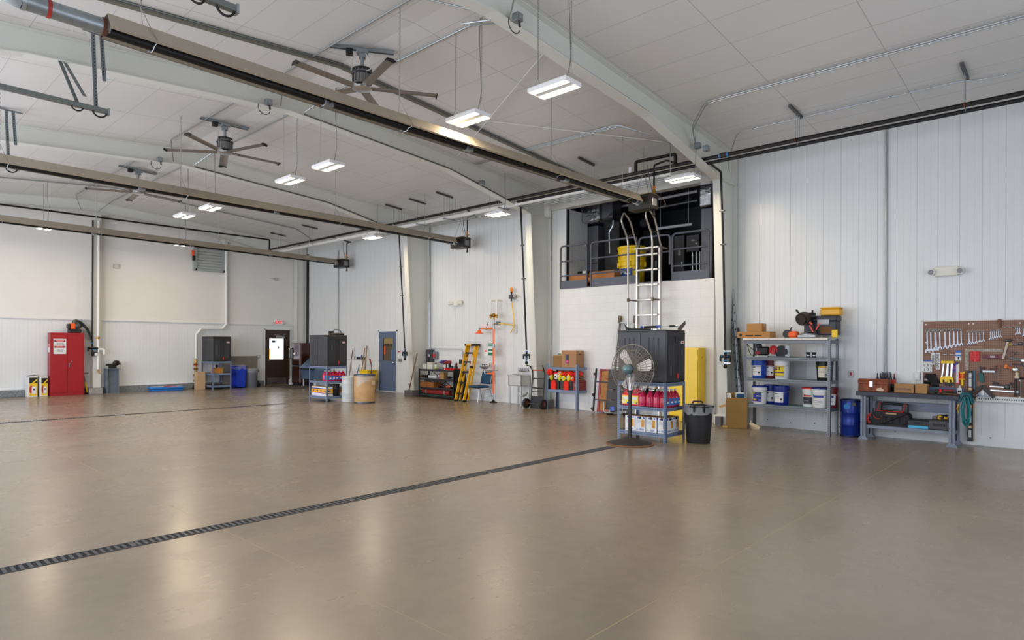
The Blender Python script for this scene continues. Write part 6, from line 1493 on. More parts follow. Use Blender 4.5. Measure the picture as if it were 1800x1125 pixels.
lb = obj('blue_label', mb._add(vs, [(2*i, 2*i+2, 2*i+3, 2*i+1) for i in range(10)]), M('spill label blue', (30, 90, 160), .5), t)
lettering('SPILL', .15, label_w, lb, (-.02, -dr*.885, .36), bold=.004); lettering('KIT', .08, ink, lb, (.1, -dr*.885, .25))
# long cardboard boxes
for k, (x0, x1, y_, h, lb) in enumerate(((996.5, 1032, 488, .12, 'long flat cardboard box at the left end of the mezzanine edge'), (1034, 1079, 482, .14, 'long flat cardboard box left of the yellow drum'))):
    a, b = mz_(x0, y_, 13.05), mz_(x1, y_, 13.05); t = thing('flat_carton', lb, 'box', (13.06, (a.y+b.y)/2, 3.053), RZ); w2 = (a.y-b.y)/2; m_oc = M('orange brown carton', (188, 126, 74), .8)
    obj('lower_box', MB().box(-w2, w2, 0, .3, .14, .14+h, .004), m_oc, t); obj('upper_box', MB().box(-w2+.02, w2, .01, .3, .14+h+.002, .14+h*1.9, .004), m_oc, t); obj('stand', MB().box(-w2*.6, w2*.8, .02, .28, 0, .14, .004), m_oc, t)
    obj('label_patch', MB().box(-w2*.3, -w2*.18, -.002, 0, .1+h*.3, .1+h*.9).box(w2*.7, w2*.82, -.002, 0, .1+h*.4, .1+h*.9), label_w, t)
a, b = mz_(1008, 475, 13.2), mz_(1022, 475, 13.2); t = thing('white_carton', 'small white box behind the flat cardboard box at the left mezzanine end', 'box', (13.45, (a.y+b.y)/2, 3.053), RZ); obj('body', MB().box(-.2, .12, 0, .2, 0, .5, .004), black, t); obj('white_side', MB().box(-.02, .125, -.004, .0, .25, .5), label_w, t)
# dark cabinets on the right
for k, (x0, x1, y0, y1, xx, lb) in enumerate(((1185, 1203, 415, 477, 14.6, 'tall black cabinet at the right of the mezzanine'), (1206.5, 1229, 414, 441, 14.2, 'black electrical box on the right mezzanine wall'), (1130, 1160, 405, 478, 15.4, 'tall black cabinet behind the ladder top on the mezzanine'))):
    a, b = mz_(x0, y0, xx), mz_(x1, y1, xx); zb = b.z if k == 1 else 3.053
    t = thing('electrical_cabinet', lb, 'cabinet', (xx, (a.y+b.y)/2, zb), RZ); w2 = (a.y-b.y)/2
    obj('body', MB().box(-w2, w2, 0, .4, 0, a.z-zb, .008), M('black casing', (24, 24, 27)), t); obj('nameplate', MB().box(-w2*.2, w2*.3, -.004, 0, (a.z-zb)*.62, (a.z-zb)*.72), M('grey plate', (130, 130, 134), .5), t); obj('handle', MB().box(w2*.5, w2*.65, -.02, 0, (a.z-zb)*.4, (a.z-zb)*.5), zinc, t)
    if k == 1:
        for x in (-.05, .05, .14): obj('conduit', MB().cyl((x, .1, -(zb-3.053)), (x, .1, 0), .022), zinc, t)
a = mz_(1236, 350, 13.3); t = thing('foil_duct', 'narrow silver foil wrapped duct at the upper right of the mezzanine opening', 'duct', (13.3, a.y, 4.72), RZ); obj('duct', MB().box(-.1, .2, 0, .3, 0, .75, .03), foil, t); obj('lower_duct', MB().box(-.08, .2, .05, .3, -1.6, -.02, .02), duct_g, t)
run('grey_pipe', [mz_(1073, 350, 13.9), mz_(1073, 378, 13.9), mz_(1078, 384, 13.9), mz_(1078, 396, 13.9), mz_(1071, 408, 13.9), mz_(1072, 446, 13.9)], .03, zinc, 'thin grey pipe with two bends left of the yellow drum on the mezzanine', 'pipe', rad=.04)
run('grey_pipe', [mz_(1082, 365, 14.4), mz_(1226, 336, 14.4)], .035, M('pale pipe', (190, 192, 196), .4), 'long pale pipe under the mezzanine ceiling', 'pipe')
run('grey_pipe', [mz_(1090, 378, 15.0), mz_(1226, 352, 15.0)], .03, duct_g, 'long dark pipe below the pale one under the mezzanine ceiling', 'pipe')
a, b = mz_(1155, 402, 14.5), mz_(1217, 394, 14.5); t = thing('strip_fixture', 'long pale strip fixture hanging inside the mezzanine', 'ceiling lamp', (14.5, (a.y+b.y)/2, a.z)); obj('channel', MB().cyl(a, b, .035, n=10), M('pale pipe', (190, 192, 196)), t, True); obj('hanger', MB().cyl((14.5, a.y-.1, a.z), (14.5, a.y-.1, 5.74), .006).cyl((14.5, b.y+.1, b.z), (14.5, b.y+.1, 5.74), .006), zinc, t, True)
run('bracing_rod', [mz_(1199, 358, 15.5), mz_(1222, 342, 15.5)], .012, black, 'short black diagonal brace at the upper right inside the mezzanine', 'rod')
run('exhaust_pipe', [mz_(1100, 470, 15.6), mz_(1124, 398, 15.6), mz_(1132, 392, 15.0)], .12, M('dark duct', (40, 42, 46), .4, .5), 'thick dark round duct behind the ladder on the mezzanine', 'duct')

# ================================================================ CORNER BY THE NEAR COLUMN
t = thing('filter_box', 'open brown cardboard box of white framed filters by the near column', 'box', (12.2, 5.21, 0), RZ+.42)
m_fb2 = M('khaki cardboard', (150, 116, 62), .85, 0, .05, 3)
obj('body', MB().box(-.2, .2, -.17, -.164, .0, .6).box(-.2, .2, .164, .17, 0, .6).box(-.2, -.194, -.17, .17, 0, .6).box(.194, .2, -.17, .17, 0, .6).box(-.2, .2, -.17, .17, 0, .008), m_fb2, t)
obj('flap', MB().bar((-.2, 0, .44), (-.32, -.02, .4), .3, .006), M('torn flap', (190, 146, 84), .85), t); obj('flap', MB().box(-.2, .2, .17, .176, .45, .68), m_fb2, t)
obj('torn_corner', MB().box(-.26, -.16, -.19, -.1, 0, .05, .012), M('torn flap', (190, 146, 84)), t)
for k in range(4):
    x = -.15+k*.045 if k < 3 else .02
    if k < 3:
        f = thing('air_filter', ('leftmost', 'second', 'third')[k]+' white framed filter standing tilted in the open brown box', 'filter', (12.2, 5.21, 0), RZ+.42)
        m_ = MB().at((x, 0, .1), ry=math.radians(-6)).box(-.012, .012, -.15, .15, 0, .56).mat(1).box(-.014, -.012, -.13, .13, .03, .53)
        obj('frame', m_, [label_w, M('blue filter media', (36, 84, 128), .8)], f); obj('border', MB().at((x, 0, .1), ry=math.radians(-6)).box(-.016, .016, -.155, -.145, 0, .57).box(-.016, .016, .145, .155, 0, .57), label_w, f)
    else:
        f = thing('air_filter', 'wide blue filter with a white rim along the back of the open brown box', 'filter', (12.2, 5.21, 0), RZ+.42)
        obj('media', MB().box(.0, .18, .06, .09, .1, .67), M('blue filter media', (36, 84, 128)), f); obj('border', MB().box(-.01, .19, .055, .095, .66, .69, .008).box(-.015, .0, .055, .095, .1, .69).box(.18, .195, .055, .095, .1, .69), label_w, f)
t = thing('concrete_block', 'small grey block on the floor left of the brown filter box', 'block', (12.33, 5.62, 0), RZ); obj('block', MB().box(-.07, .06, -.05, .05, 0, .18, .004), M('grey block', (122, 124, 126), .8, 0, .1, 10), t); obj('face', MB().box(-.06, .05, -.052, -.05, .02, .16), M('grey block face', (110, 112, 116), .8), t)
for k, (px0, py0, px1, lb, m) in enumerate(((1283, 506, 1300, 'leftmost galvanized strut leaning in the corner behind the near column', galv), (1288.5, 508, 1304, 'galvanized strut leaning beside the leftmost one behind the near column', steel), (1297, 576, 1309, 'shorter dark grey strut leaning on the wall left of the large grey rack', dark_steel))):
    a, b = RW(px0, py0, .05), RW(px1, 748, .2); b.z = .0
    t = thing('metal_strut', lb, 'strut', (b.x, b.y, 0), RZ); obj('channel', MB().bar(b+Vector((0,0,.01)), a, .04, .012, (1,0,0)).bar(b+Vector((0,.018,.01)), a+Vector((0,.018,0)), .006, .04, (1,0,0)), m, t, True)
    mm = MB()
    for j in range(14): q = b.lerp(a, .1+j*.06); mm.box(q.x-.011, q.x-.007, q.y-.008, q.y+.008, q.z-.02, q.z+.02)
    obj('slot', mm, hole, t, True)
# ================================================================ LARGE GREY RACK
KY, KX = 4.255, 12.385
t = thing('steel_rack', 'large four-level galvanized rack of buckets and tools on the long wall', 'rack', (KX, KY, 0), RZ)
m_rk = M('rack steel', (122, 128, 134), .45, .5)
angle_shelf(t, 1.56, .48, (.49, .985, 1.395, 1.715), 1.75, m_rk, .055, True, M('deck board', (116, 146, 146), .6), .048)
obj('top_board', MB().box(-.8, .74, -.27, .26, 1.72, 1.765, .004).mat(1).cyl((-.6, -.272, 1.742), (-.6, -.27, 1.742), .006, n=6).cyl((-.3, -.272, 1.742), (-.3, -.27, 1.742), .006, n=6).cyl((0, -.272, 1.742), (0, -.27, 1.742), .006, n=6).cyl((.3, -.272, 1.742), (.3, -.27, 1.742), .006, n=6), [M('white laminate', (222, 216, 208), .45), dark_steel], t)
def kon(name, label, cat, x, y, z, rz=0, group=None): return thing(name, label, cat, (KX+y, KY-x, z+.0035), RZ+rz, group)
TT = 1.7665
def kpt(x, y, z): return (KX+y, KY-x, z+.0035)
t = carton('long_carton', .64, .3, .115, 'long flat cardboard box overhanging the left end of the rack top', 'box', kpt(-.62, -.06, TT), RZ, M('carton brown', (176, 130, 76), .8), False)
obj('print', MB().box(-.15, .0, -.1515, -.15, .03, .055).box(.03, .16, -.1515, -.15, .03, .055).mat(0).cyl((-.25, -.1515, .055), (-.25, -.15, .055), .03, n=16), [ink], t)
carton('small_carton', .3, .22, .155, 'small cardboard box on top of the long flat one on the rack', 'box', kpt(-.62, -.05, TT+.12), RZ, M('carton brown', (176, 130, 76)))
t = kon('chainsaw', 'orange and black small engine tool lying on the rack top', 'power tool', .12, -.08, TT)
obj('body', MB().box(-.12, .06, -.08, .08, 0, .12, .03), M('blower orange', (240, 96, 30)), t); obj('guard', MB().cyl((-.13, -.06, .07), (-.13, .06, .07), .08, n=18).bar((-.1, 0, .12), (-.06, 0, .2), .02, .02), black, t); obj('bar', MB().box(.06, .28, -.05, .02, .0, .06, .02).cyl((.1, 0, .06), (.3, 0, .12), .02), dark_steel, t)
t = kon('chop_saw', 'miter saw with its black blade guard raised on the rack top', 'saw', .42, -.14, TT)
obj('base', MB().box(-.2, .12, -.14, .14, 0, .05, .012).cyl((-.05, -.02, .0), (-.05, -.02, .07), .11, n=22), M('cast aluminium', (176, 180, 184), .4, .6), t)
obj('arm', MB().bar((.06, .06, .05), (-.04, .02, .3), .05, .06), black, t)
obj('blade_guard', MB().cyl((-.14, -.08, .33), (-.12, .03, .37), .12, n=26).cyl((-.145, -.1, .325), (-.14, -.08, .33), .085, n=22), M('warm black guard', (64, 56, 52), .4, .4), t)
obj('motor', MB().cyl((-.1, .03, .4), (.04, .1, .4), .06, n=16), black, t); obj('handle', MB().cyl((-.2, -.05, .45), (-.24, -.08, .52), .018).cyl((.02, .0, .44), (.03, -.02, .5), .016), black, t)
obj('trigger_lever', MB().bar((.02, -.02, .24), (-.02, -.05, .28), .03, .03).bar((.09, -.02, .14), (.15, -.02, .26), .016, .02).bar((.0, -.08, .22), (.06, -.08, .1), .02, .02), M('orange red lever', (220, 70, 40), .45), t)
t = kon('toolbox', 'big black plastic toolbox with a top handle at the right end of the rack top', 'toolbox', .76, .02, TT)
if True:
    t.location = Vector(kpt(.59, .13, TT))
m_tb = M('blue black plastic', (40, 42, 52), .45)
obj('body', MB().box(-.34, .22, -.14, .14, .05, .3, .012), m_tb, t); obj('lid', MB().box(-.35, .23, -.15, .15, .3, .4, .014), m_tb, t)
obj('handle', MB().tube(bend([(-.06, -.03, .4), (-.06, -.03, .49), (.13, -.03, .49), (.13, -.03, .4)], .03), .016, 8), black, t); obj('latch', MB().box(-.1, .1, -.156, -.15, .24, .33, .004), M('grey latch', (176, 178, 182), .4), t); obj('rust_patch', MB().box(-.06, .14, -.1415, -.14, .08, .2).mat(1).box(.15, .25, -.18, -.15, .0, .14, .01), [M('brown smear', (112, 74, 34), .8), yel_p], t)
t = kon('yellow_case', 'yellow plastic case resting on the right end of the black toolbox', 'case', .68, .14, TT+.405); obj('body', MB().box(-.16, .18, -.11, .1, 0, .12, .02), M('case yellow', (232, 176, 50), .45), t); obj('lid', MB().box(-.165, .185, -.115, .105, .12, .15, .015), M('case yellow', (232, 176, 50)), t)
# second level from the top
L3 = 1.3985
t = kon('circular_saw', 'black and red saw with a trailing cord at the left of the second rack level', 'saw', -.48, -.06, L3); obj('body', MB().box(-.1, .1, -.09, .09, .03, .2, .03).box(-.12, -.04, -.07, .07, .16, .25, .02), black, t); obj('red_trim', MB().box(-.125, -.02, -.095, -.08, .05, .11, .01), M('dark red plastic', (150, 30, 44)), t); obj('shoe', MB().box(-.13, .12, -.1, .1, 0, .02), steel, t)
obj('cord', MB().tube(bend([(-.1, -.06, .05), (-.2, -.1, .02), (-.26, -.12, .2), (-.28, -.12, .26), (-.2, -.1, .16), (-.1, -.06, .1)], .08), .007, 6), black, t)
t = kon('circular_saw', 'red circular saw with a black blade cover on the second rack level', 'saw', -.2, -.06, L3); obj('motor', MB().cyl((-.08, -.04, .12), (-.08, .12, .12), .07, n=18), M('saw red', (196, 36, 40), .4), t); obj('blade_cover', MB().cyl((.08, -.06, .1), (.08, -.02, .1), .12, n=28), M('saw black', (34, 34, 36), .35, .4), t); obj('handle', MB().tube(bend([(-.14, -.04, .08), (-.12, -.05, .2), (-.02, -.05, .2), (0, -.05, .1)], .05), .02, 8), M('saw red', (196, 36, 40)), t); obj('shoe', MB().box(-.14, .2, -.1, .1, 0, .015), dark_steel, t)
t = kon('pipe_coupling', 'grey white pipe coupling standing on the second rack level', 'pipe fitting', -.02, -.08, L3); obj('tube', MB().cyl((0, 0, 0), (0, 0, .22), .04, n=18), M('pale grey pipe', (196, 204, 208), .4), t); obj('collar', MB().cyl((0, 0, .16), (0, 0, .22), .05, n=18).cyl((0, 0, 0), (0, 0, .05), .05, n=18), M('pale grey pipe', (196, 204, 208)), t)
for k, x in enumerate((.36, .46)):
    t = kon('hose_fitting', ('left', 'right')[k]+' one of two small black hourglass fittings on the second rack level', 'fitting', x, -.1, L3); obj('cup', MB().lathe([(.042, 0), (.03, .045), (.03, .06), (.045, .1), (.001, .1)], n=18), black, t); obj('band', MB().cyl((0, 0, .035), (0, 0, .05), .034, n=18), steel, t)
# buckets
L2, L1 = .9885, .4935
m_mar = M('maroon plastic', (104, 20, 28), .4); m_wp = M('white pail plastic', (226, 228, 228), .4); m_lb = M('print lines', (120, 126, 136), .6)
m_yl = M('pail yellow print', (236, 206, 30), .5); m_pu = M('pail purple print', (70, 40, 130), .5)
txt = [(.3, .55, m_lb, -.6, .3), (.36, .6, label_w, -.6, .4)]
lines = [(.56, .6, ink, -.6, -.05), (.44, .455, m_lb, -.6, .3), (.36, .375, m_lb, -.6, .2), (.27, .36, ink, .32, .55), (.21, .25, redp, .36, .48)]
pail('blue bucket with a white paper label at the left of the third rack level', kpt(-.56, -.06, L2), blue, blue, label_w, .36, .14, lines, rz=RZ, face=-.1, lidded=False)
pail('maroon bucket half hidden between blue and yellow-labelled buckets on the third rack level', kpt(-.36, .07, L2), m_mar, m_mar, label_w, .355, .125, lines, rz=RZ, face=-.15)
pail('white bucket with a yellow and purple label on the third rack level', kpt(-.13, -.06, L2), m_wp, m_wp, m_yl, .37, .14, [(.3, .37, m_pu, -.72, .72), (.14, .18, ink, -.72, .72), (.56, .64, m_pu, -.45, -.25), (.46, .53, m_pu, -.6, -.15), (.44, .62, M('olive print', (96, 96, 30), .6), .05, .22)], rz=RZ, face=-.1)
pail('black bucket with a white and yellow label at the right of the third rack level', kpt(.62, -.02, L2), black, black, M('cream label', (224, 222, 206), .6), .38, .145, [(.6, .68, M('label gold', (240, 180, 40), .5), -.72, .4), (.4, .42, ink, -.5, .6), (.2, .34, m_lb, .2, .5)], rz=RZ, face=.1)
pail('white bucket with navy lid and label at the left of the lowest rack level', kpt(-.53, -.1, L1), m_wp, blue_d, blue_d, .345, .135, [(.56, .66, M('logo yellow', (240, 200, 60), .5), -.6, -.35), (.18, .3, yellow, -.55, -.2), (.2, .26, M('logo pink', (220, 150, 130), .5), -.3, 0), (.42, .47, label_w, .0, .6), (.2, .25, label_w, .35, .62)], rz=RZ, face=-.1)
pail('dark blue bucket behind the white navy-labelled one on the lowest rack level', kpt(-.38, .1, L1), M('deep blue plastic', (14, 40, 130), .35), M('deep blue plastic', (14, 40, 130)), label_w, .36, .13, lines, rz=RZ, face=0)
pail('blue bucket standing alone in the middle left of the lowest rack level', kpt(-.14, -.04, L1), M('deep blue plastic', (14, 40, 130)), blue, label_w, .36, .145, lines, rz=RZ, face=-.15, lidded=False)
pail('white bucket with a red lid and black label on the lowest rack level', kpt(.37, -.04, L1), m_wp, redp, M('black label', (40, 44, 52), .5), .35, .13, [(.52, .68, m_wp, -.72, .72), (.54, .63, redp, -.6, .5), (.3, .34, m_lb, -.6, .2), (.16, .19, m_lb, -.6, .4)], rz=RZ, face=-.05)
pail('white bucket with blue lid and blue banded label by the right rack post', kpt(.58, -.12, L1), m_wp, M('deep blue plastic', (14, 40, 130)), label_w, .36, .14, [(.52, .64, M('band blue', (50, 70, 170), .5), -.72, .72), (.34, .36, m_lb, -.6, .6), (.26, .28, m_lb, -.6, .6), (.18, .2, m_lb, -.6, .3)], rz=RZ, face=-.05)
pail('maroon bucket with a white label behind the right front post of the rack', kpt(.68, .09, L1), m_mar, m_mar, label_w, .36, .135, [(.5, .62, M('label blue print', (60, 60, 150), .5), -.4, .4), (.3, .33, m_lb, -.5, .5)], rz=RZ, face=.35)
t = kon('stir_stick_bundle', 'bundle of cream wooden sticks hanging at the foot of the left rack post', 'bundle', -.68, -.2, .05, .3)
for k in range(7): obj('stick', MB().at((0, 0, .06), ry=math.radians(28+k*9)).box(.0, .2, -.06+k*.017, -.047+k*.017, -.02, .04, .003), M('cream wood', (214, 196, 160), .7, 0, .12, 12), t)
obj('tie', MB().tube(arc((.02, 0, .07), .05, 0, 2*PI, 12, (0,1,0), (0,0,1)), .008, 6), M('cream wood', (214, 196, 160)), t)
# ---------------------------------------------------------------- blue drum
t = thing('steel_drum', 'small dented blue steel drum between the rack and the workbench', 'drum', (12.53, 3.24, 0), RZ)
m_dr = M('chipped blue drum paint', (16, 50, 140), .32, .2, .2, 7)
obj('body', MB().lathe([(.165, .012), (.168, .02), (.168, .2), (.175, .21), (.175, .22), (.168, .23), (.168, .42), (.175, .43), (.175, .44), (.168, .45), (.168, .63), (.16, .635), (.001, .635)], n=36), m_dr, t)
obj('chime', MB().lathe([(.165, .62), (.174, .625), (.174, .655), (.166, .66), (.16, .64), (.165, .62)], n=36).lathe([(.165, .0), (.174, .004), (.174, .026), (.165, .03), (.165, 0)], n=36), M('worn drum rim', (40, 52, 96), .4, .6), t)
obj('emblem', MB().cyl((-.02, -.172, .54), (-.02, -.167, .54), .05, n=18).mat(1).box(.06, .12, -.163, -.15, .56, .61), [M('teal print', (20, 120, 190), .5), M('olive label', (80, 80, 60), .6)], t)

# ================================================================ WORKBENCH
BX, BY = 12.48, 2.31
t = thing('workbench', 'grey steel workbench with a dark top along the right part of the wall', 'workbench', (BX, BY, 0), RZ)
m_wb = M('bench grey', (122, 132, 148), .45, .1, .05, 6); m_top = M('dark bench top', (66, 60, 58), .5, 0, .15, 6); m_bk = M('slate back stop', (80, 100, 134), .5)
obj('top', MB().box(-.76, .72, -.29, .28, .785, .83, .006).mat(1).box(-.76, .72, -.296, -.285, .76, .83, .004).box(-.765, -.755, -.29, .28, .76, .83), [m_top, M('top edge', (38, 44, 60), .45)], t)
obj('back_stop', MB().box(-.1, .72, .265, .28, .83, .93, .003).box(-.76, -.1, .27, .28, .83, .88), m_bk, t)
for x in (-.66, .62):
    lg = MB()
    for y in (-.22, .22):
        lg.box(x-.04, x-.008, y-.03, y+.03, .05, .78).box(x+.008, x+.04, y-.03, y+.03, .05, .78).box(x-.03, x+.03, y+.02, y+.03, .06, .78)
        lg.prism([(x-.075, .0), (x+.075, .0), (x+.075, .018), (x+.04, .055), (x-.04, .055), (x-.075, .018)], 'y', y-.04, y+.04)
    lg.box(x-.05, x+.05, -.22, .22, .72, .775).box(x-.03, x+.03, -.22, .22, .2, .24)
    obj('leg', lg, m_wb, t)
obj('lower_shelf', MB().box(-.66, .66, -.2, .24, .235, .25).box(-.66, .62, -.205, -.195, .2, .25).box(-.66, .62, .235, .245, .2, .25), m_wb, t)
obj('stringer', MB().box(-.64, .6, .2, .22, .51, .65, .004), m_wb, t)
for x in (-.66, .62):
    obj('bolt', MB().cyl((x-.03, -.253, .3), (x-.03, -.25, .3), .008, n=6).cyl((x+.03, -.253, .3), (x+.03, -.25, .3), .008, n=6).cyl((x+.03, -.253, .55), (x+.03, -.25, .55), .008, n=6).cyl((x-.03, -.253, .55), (x-.03, -.25, .55), .008, n=6), dark_steel, t)
def bon(name, label, cat, x, y, z, rz=0, group=None): return thing(name, label, cat, (BX+y, BY-x, z+.0015), RZ+rz, group)
BT, BS = .83, .25
t = bon('toolbox', 'rusty red brown metal toolbox with a rounded lid at the left end of the workbench', 'toolbox', -.52, -.08, BT)
m_ru = M('rusty red toolbox', (128, 66, 40), .6, .2, .35, 14)
obj('body', MB().box(-.23, .22, -.12, .12, 0, .13, .006), m_ru, t); obj('lid', MB().prism([(-.125, .132), (.125, .132), (.125, .17), (.08, .215), (-.08, .215), (-.125, .17)], 'x', -.235, .225), m_ru, t)
obj('hasp', MB().box(-.055, .0, -.132, -.12, .08, .18, .004).box(-.045, -.01, -.14, -.13, .1, .13), steel, t); obj('sticker', MB().prism([(.05, .02), (.15, .01), (.17, .04), (.12, .075), (.06, .06)], 'y', -.1225, -.12), M('worn sticker', (220, 190, 170), .7), t)
for k in range(6):
    x = -.54+k*.052
    t = bon('spray_bottle', ('leftmost of the', 'second of the', 'third of the', 'fourth of the', 'fifth of the', 'rightmost of the')[k]+' six small dark bottles behind the rusty toolbox', 'bottle', x, .2, BT)
    obj('bottle', MB().lathe([(.022, 0), (.024, .01), (.024, .2), (.014, .24), (.012, .25)], n=12), black, t); obj('label', MB().cyl((0, 0, .13), (0, 0, .2), .025, n=12), M('orange red label', (206, 60, 30), .5), t); obj('cap', MB().cyl((0, 0, .24), (0, 0, .31), .012, .008, n=10), black if k != 5 else M('dark red plastic', (150, 30, 44)), t)
t = carton('cardboard_box', .28, .2, .145, 'printed cardboard box with a loose plastic sheet on the workbench', 'box', (BX-.02, BY+.08, BT+.0015), RZ+.08, card); lettering('FASTENAL', .05, M('print navy', (40, 50, 90), .6), t, (0, -.1015, .06), spin=0)
obj('plastic_sheet', MB().bar((-.08, -.02, .16), (.1, .02, .19), .1, .003).bar((-.08, -.04, .19), (.1, 0, .165), .015, .004), M('milky film', (190, 206, 226), .3, alpha=.7), t)
carton('cardboard_box', .17, .2, .15, 'plain cardboard box just right of the printed one on the workbench', 'box', (BX-.0, BY-.17, BT+.0015), RZ+.02, card)
t = bon('power_tool', 'dark power tool with a red stripe lying at the right end of the workbench', 'power tool', .48, -.06, BT, .1); obj('body', MB().cyl((-.12, 0, .045), (.14, .02, .045), .04, n=14).box(-.2, -.1, -.05, .05, .0, .05, .015), M('warm black', (44, 38, 38), .5), t); obj('red_stripe', MB().cyl((-.06, 0.003, .045), (-.03, .006, .045), .0415, n=14).bar((.0, -.04, .07), (.14, -.02, .07), .02, .01), redp, t)
t = bon('work_gloves', 'brown leather gloves lying at the right front corner of the workbench', 'glove', .58, -.16, BT, -.3); obj('palm', MB().box(-.12, .06, -.05, .05, 0, .03, .012), M('brown leather', (92, 62, 40), .7, 0, .2, 12), t); obj('finger', MB().cyl((.06, -.03, .015), (.14, -.05, .012), .013, n=8).cyl((.06, 0, .015), (.15, 0, .012), .013, n=8).cyl((.06, .03, .015), (.14, .05, .012), .013, n=8), M('brown leather', (92, 62, 40)), t)
t = bon('sanding_disc', 'flat dark oval pad lying at the front of the workbench, left of the gloves', 'pad', .42, -.2, BT); obj('pad', MB().lathe([(.08, 0), (.085, .006), (.07, .015), (.001, .015)], n=22, sx=1.3), black, t); obj('knob', MB().cyl((.02, 0, .014), (.02, 0, .035), .03, n=14), M('warm black', (44, 38, 38)), t)
t = bon('glue_bottle', 'small white bottle standing against the pegboard at the right end of the workbench', 'bottle', .66, .22, BT); obj('bottle', MB().box(-.03, .03, -.02, .02, 0, .1, .006).cyl((0, 0, .1), (0, 0, .14), .013), label_w, t); obj('print', MB().box(-.02, .02, -.0215, -.02, .03, .06), ink, t)
# lower shelf
t = bon('tool_bag', 'black and red open tool bag on the lower shelf of the workbench', 'bag', -.28, 0, BS)
m_bg = M('black nylon', (38, 36, 38), .8, 0, .1, 20); m_br2 = M('red piping', (190, 50, 44), .7)
obj('body', MB().prism([(-.3, 0), (.3, 0), (.28, .2), (.2, .25), (-.2, .25), (-.28, .2)], 'y', -.13, .13), m_bg, t)
obj('handle', MB().cyl((-.16, 0, .38), (.2, 0, .37), .022, n=12).box(-.24, -.14, -.03, .03, .22, .4, .015).box(.16, .26, -.03, .03, .22, .39, .015), black, t)
obj('red_trim', MB().tube([(-.2, -.132, .252), (.2, -.132, .252)], .008, 6).tube([(-.22, -.032, .24), (-.16, -.034, .4)], .008, 6).tube([(.17, -.032, .24), (.22, -.034, .39)], .008, 6).tube(arc((-.18, -.135, .17), .06, PI, 2*PI, 10, (1,0,0), (0,0,1)), .006, 6).tube(bend([(-.28, -.1, .2), (-.36, -.12, .12), (-.3, -.14, .02)], .06), .022, 6), m_br2, t)
for x in (-.1, .0, .1, .2): obj('pocket', MB().box(x-.045, x+.045, -.145, -.13, .04, .16, .008), m_bg, t)
obj('shoulder_strap', MB().tube(bend([(.24, -.14, .22), (.05, -.16, .12), (-.12, -.155, .04)], .1), .012, 6), black, t); obj('emblem', MB().box(-.06, .1, -.1315, -.13, .2, .225), M('tan print', (190, 150, 110), .6), t)
t = bon('tool_case', 'black plastic case with pale blue strip in the middle of the lower workbench shelf', 'case', .15, -.02, BS); obj('shell', MB().box(-.16, .16, -.15, .15, .03, .14, .015), M('soft black', (40, 42, 46), .5), t); obj('blue_tray', MB().box(-.15, .14, -.155, .13, 0, .045, .006), M('sky blue plastic', (70, 180, 220), .4), t); obj('latch', MB().box(-.1, -.05, -.156, -.148, .06, .11).box(.05, .1, -.156, -.148, .06, .11), black, t); obj('grip', MB().box(-.06, .06, -.17, -.15, .08, .1, .005), black, t)
t = bon('tool_case', 'wide grey black case at the right end of the lower shelf of the workbench', 'case', .42, -.02, BS); m_gc = M('charcoal case', (66, 66, 68), .5); obj('shell', MB().box(-.13, .19, -.17, .16, 0, .16, .015), m_gc, t); obj('seam', MB().box(-.132, .192, -.172, .162, .07, .08), black, t); obj('grip', MB().box(-.06, .1, -.19, -.168, .07, .1, .006), black, t); obj('latch', MB().box(-.1, -.06, -.178, -.168, .05, .11).box(.12, .16, -.178, -.168, .05, .11), m_gc, t)
t = bon('tape_measure', 'yellow and black cable bundle on top of the wide grey black case', 'cable', .46, -.02, BS+.162); obj('coil', MB().tube(arc((0, 0, .05), .06, 0, 2*PI, 16, (1,0,0), (0,.8,.3)), .014, 6).tube(arc((.06, .02, .05), .05, 0, 2*PI, 16, (1,0,0), (0,.6,.5)), .012, 6), black, t); obj('yellow_body', MB().box(-.06, .0, -.05, .01, 0, .07, .015).box(.02, .08, -.06, -.02, .01, .05, .012), M('tool yellow', (240, 190, 30), .45), t); obj('plug', MB().box(-.14, -.07, -.03, .02, .0, .05, .012), M('grey plug', (110, 96, 96), .5), t)
t = bon('work_shoe', 'small dark shoe at the left end of the lower workbench shelf', 'shoe', -.58, -.08, BS); obj('upper', MB().ball((0, 0, .05), .05, 1.6, .9, .95).ball((.05, 0, .07), .045), M('warm black', (44, 38, 38)), t); obj('sole', MB().box(-.09, .09, -.045, .045, 0, .018, .008), black, t)
# hose at the end of the bench
t = thing('air_hose', 'coil of teal air hose hanging on the right end of the workbench', 'hose', (12.27, 1.5, .3), RZ)
rnd = random.Random(5)
for k in range(9):
    x0 = -.03+.03*rnd.random(); w_ = .03+.03*rnd.random(); zb = .03+.09*rnd.random(); y_ = -.03+.02*rnd.random()+.01*k
    obj('loop', MB().tube(bend([(x0-w_*.5, y_, .5), (x0-w_, y_-.02, .3), (x0-w_*.7, y_, zb+.06), (x0, y_+.01, zb), (x0+w_*.8, y_, zb+.07), (x0+w_*1.1, y_, .3), (x0+w_*.4, y_, .52)], .08, 4), .0085, 7), teal, t)
obj('top_bundle', MB().tube(bend([(-.1, -.03, .44), (-.06, 0, .56), (.03, .02, .56), (.07, .03, .42)], .06), .03, 8), M('dark teal hose', (0, 84, 96), .5), t); obj('brass_end', MB().cyl((-.1, -.04, .4), (-.12, -.05, .32), .014).cyl((-.12, -.05, .32), (-.1, -.05, .26), .01), brass, t)

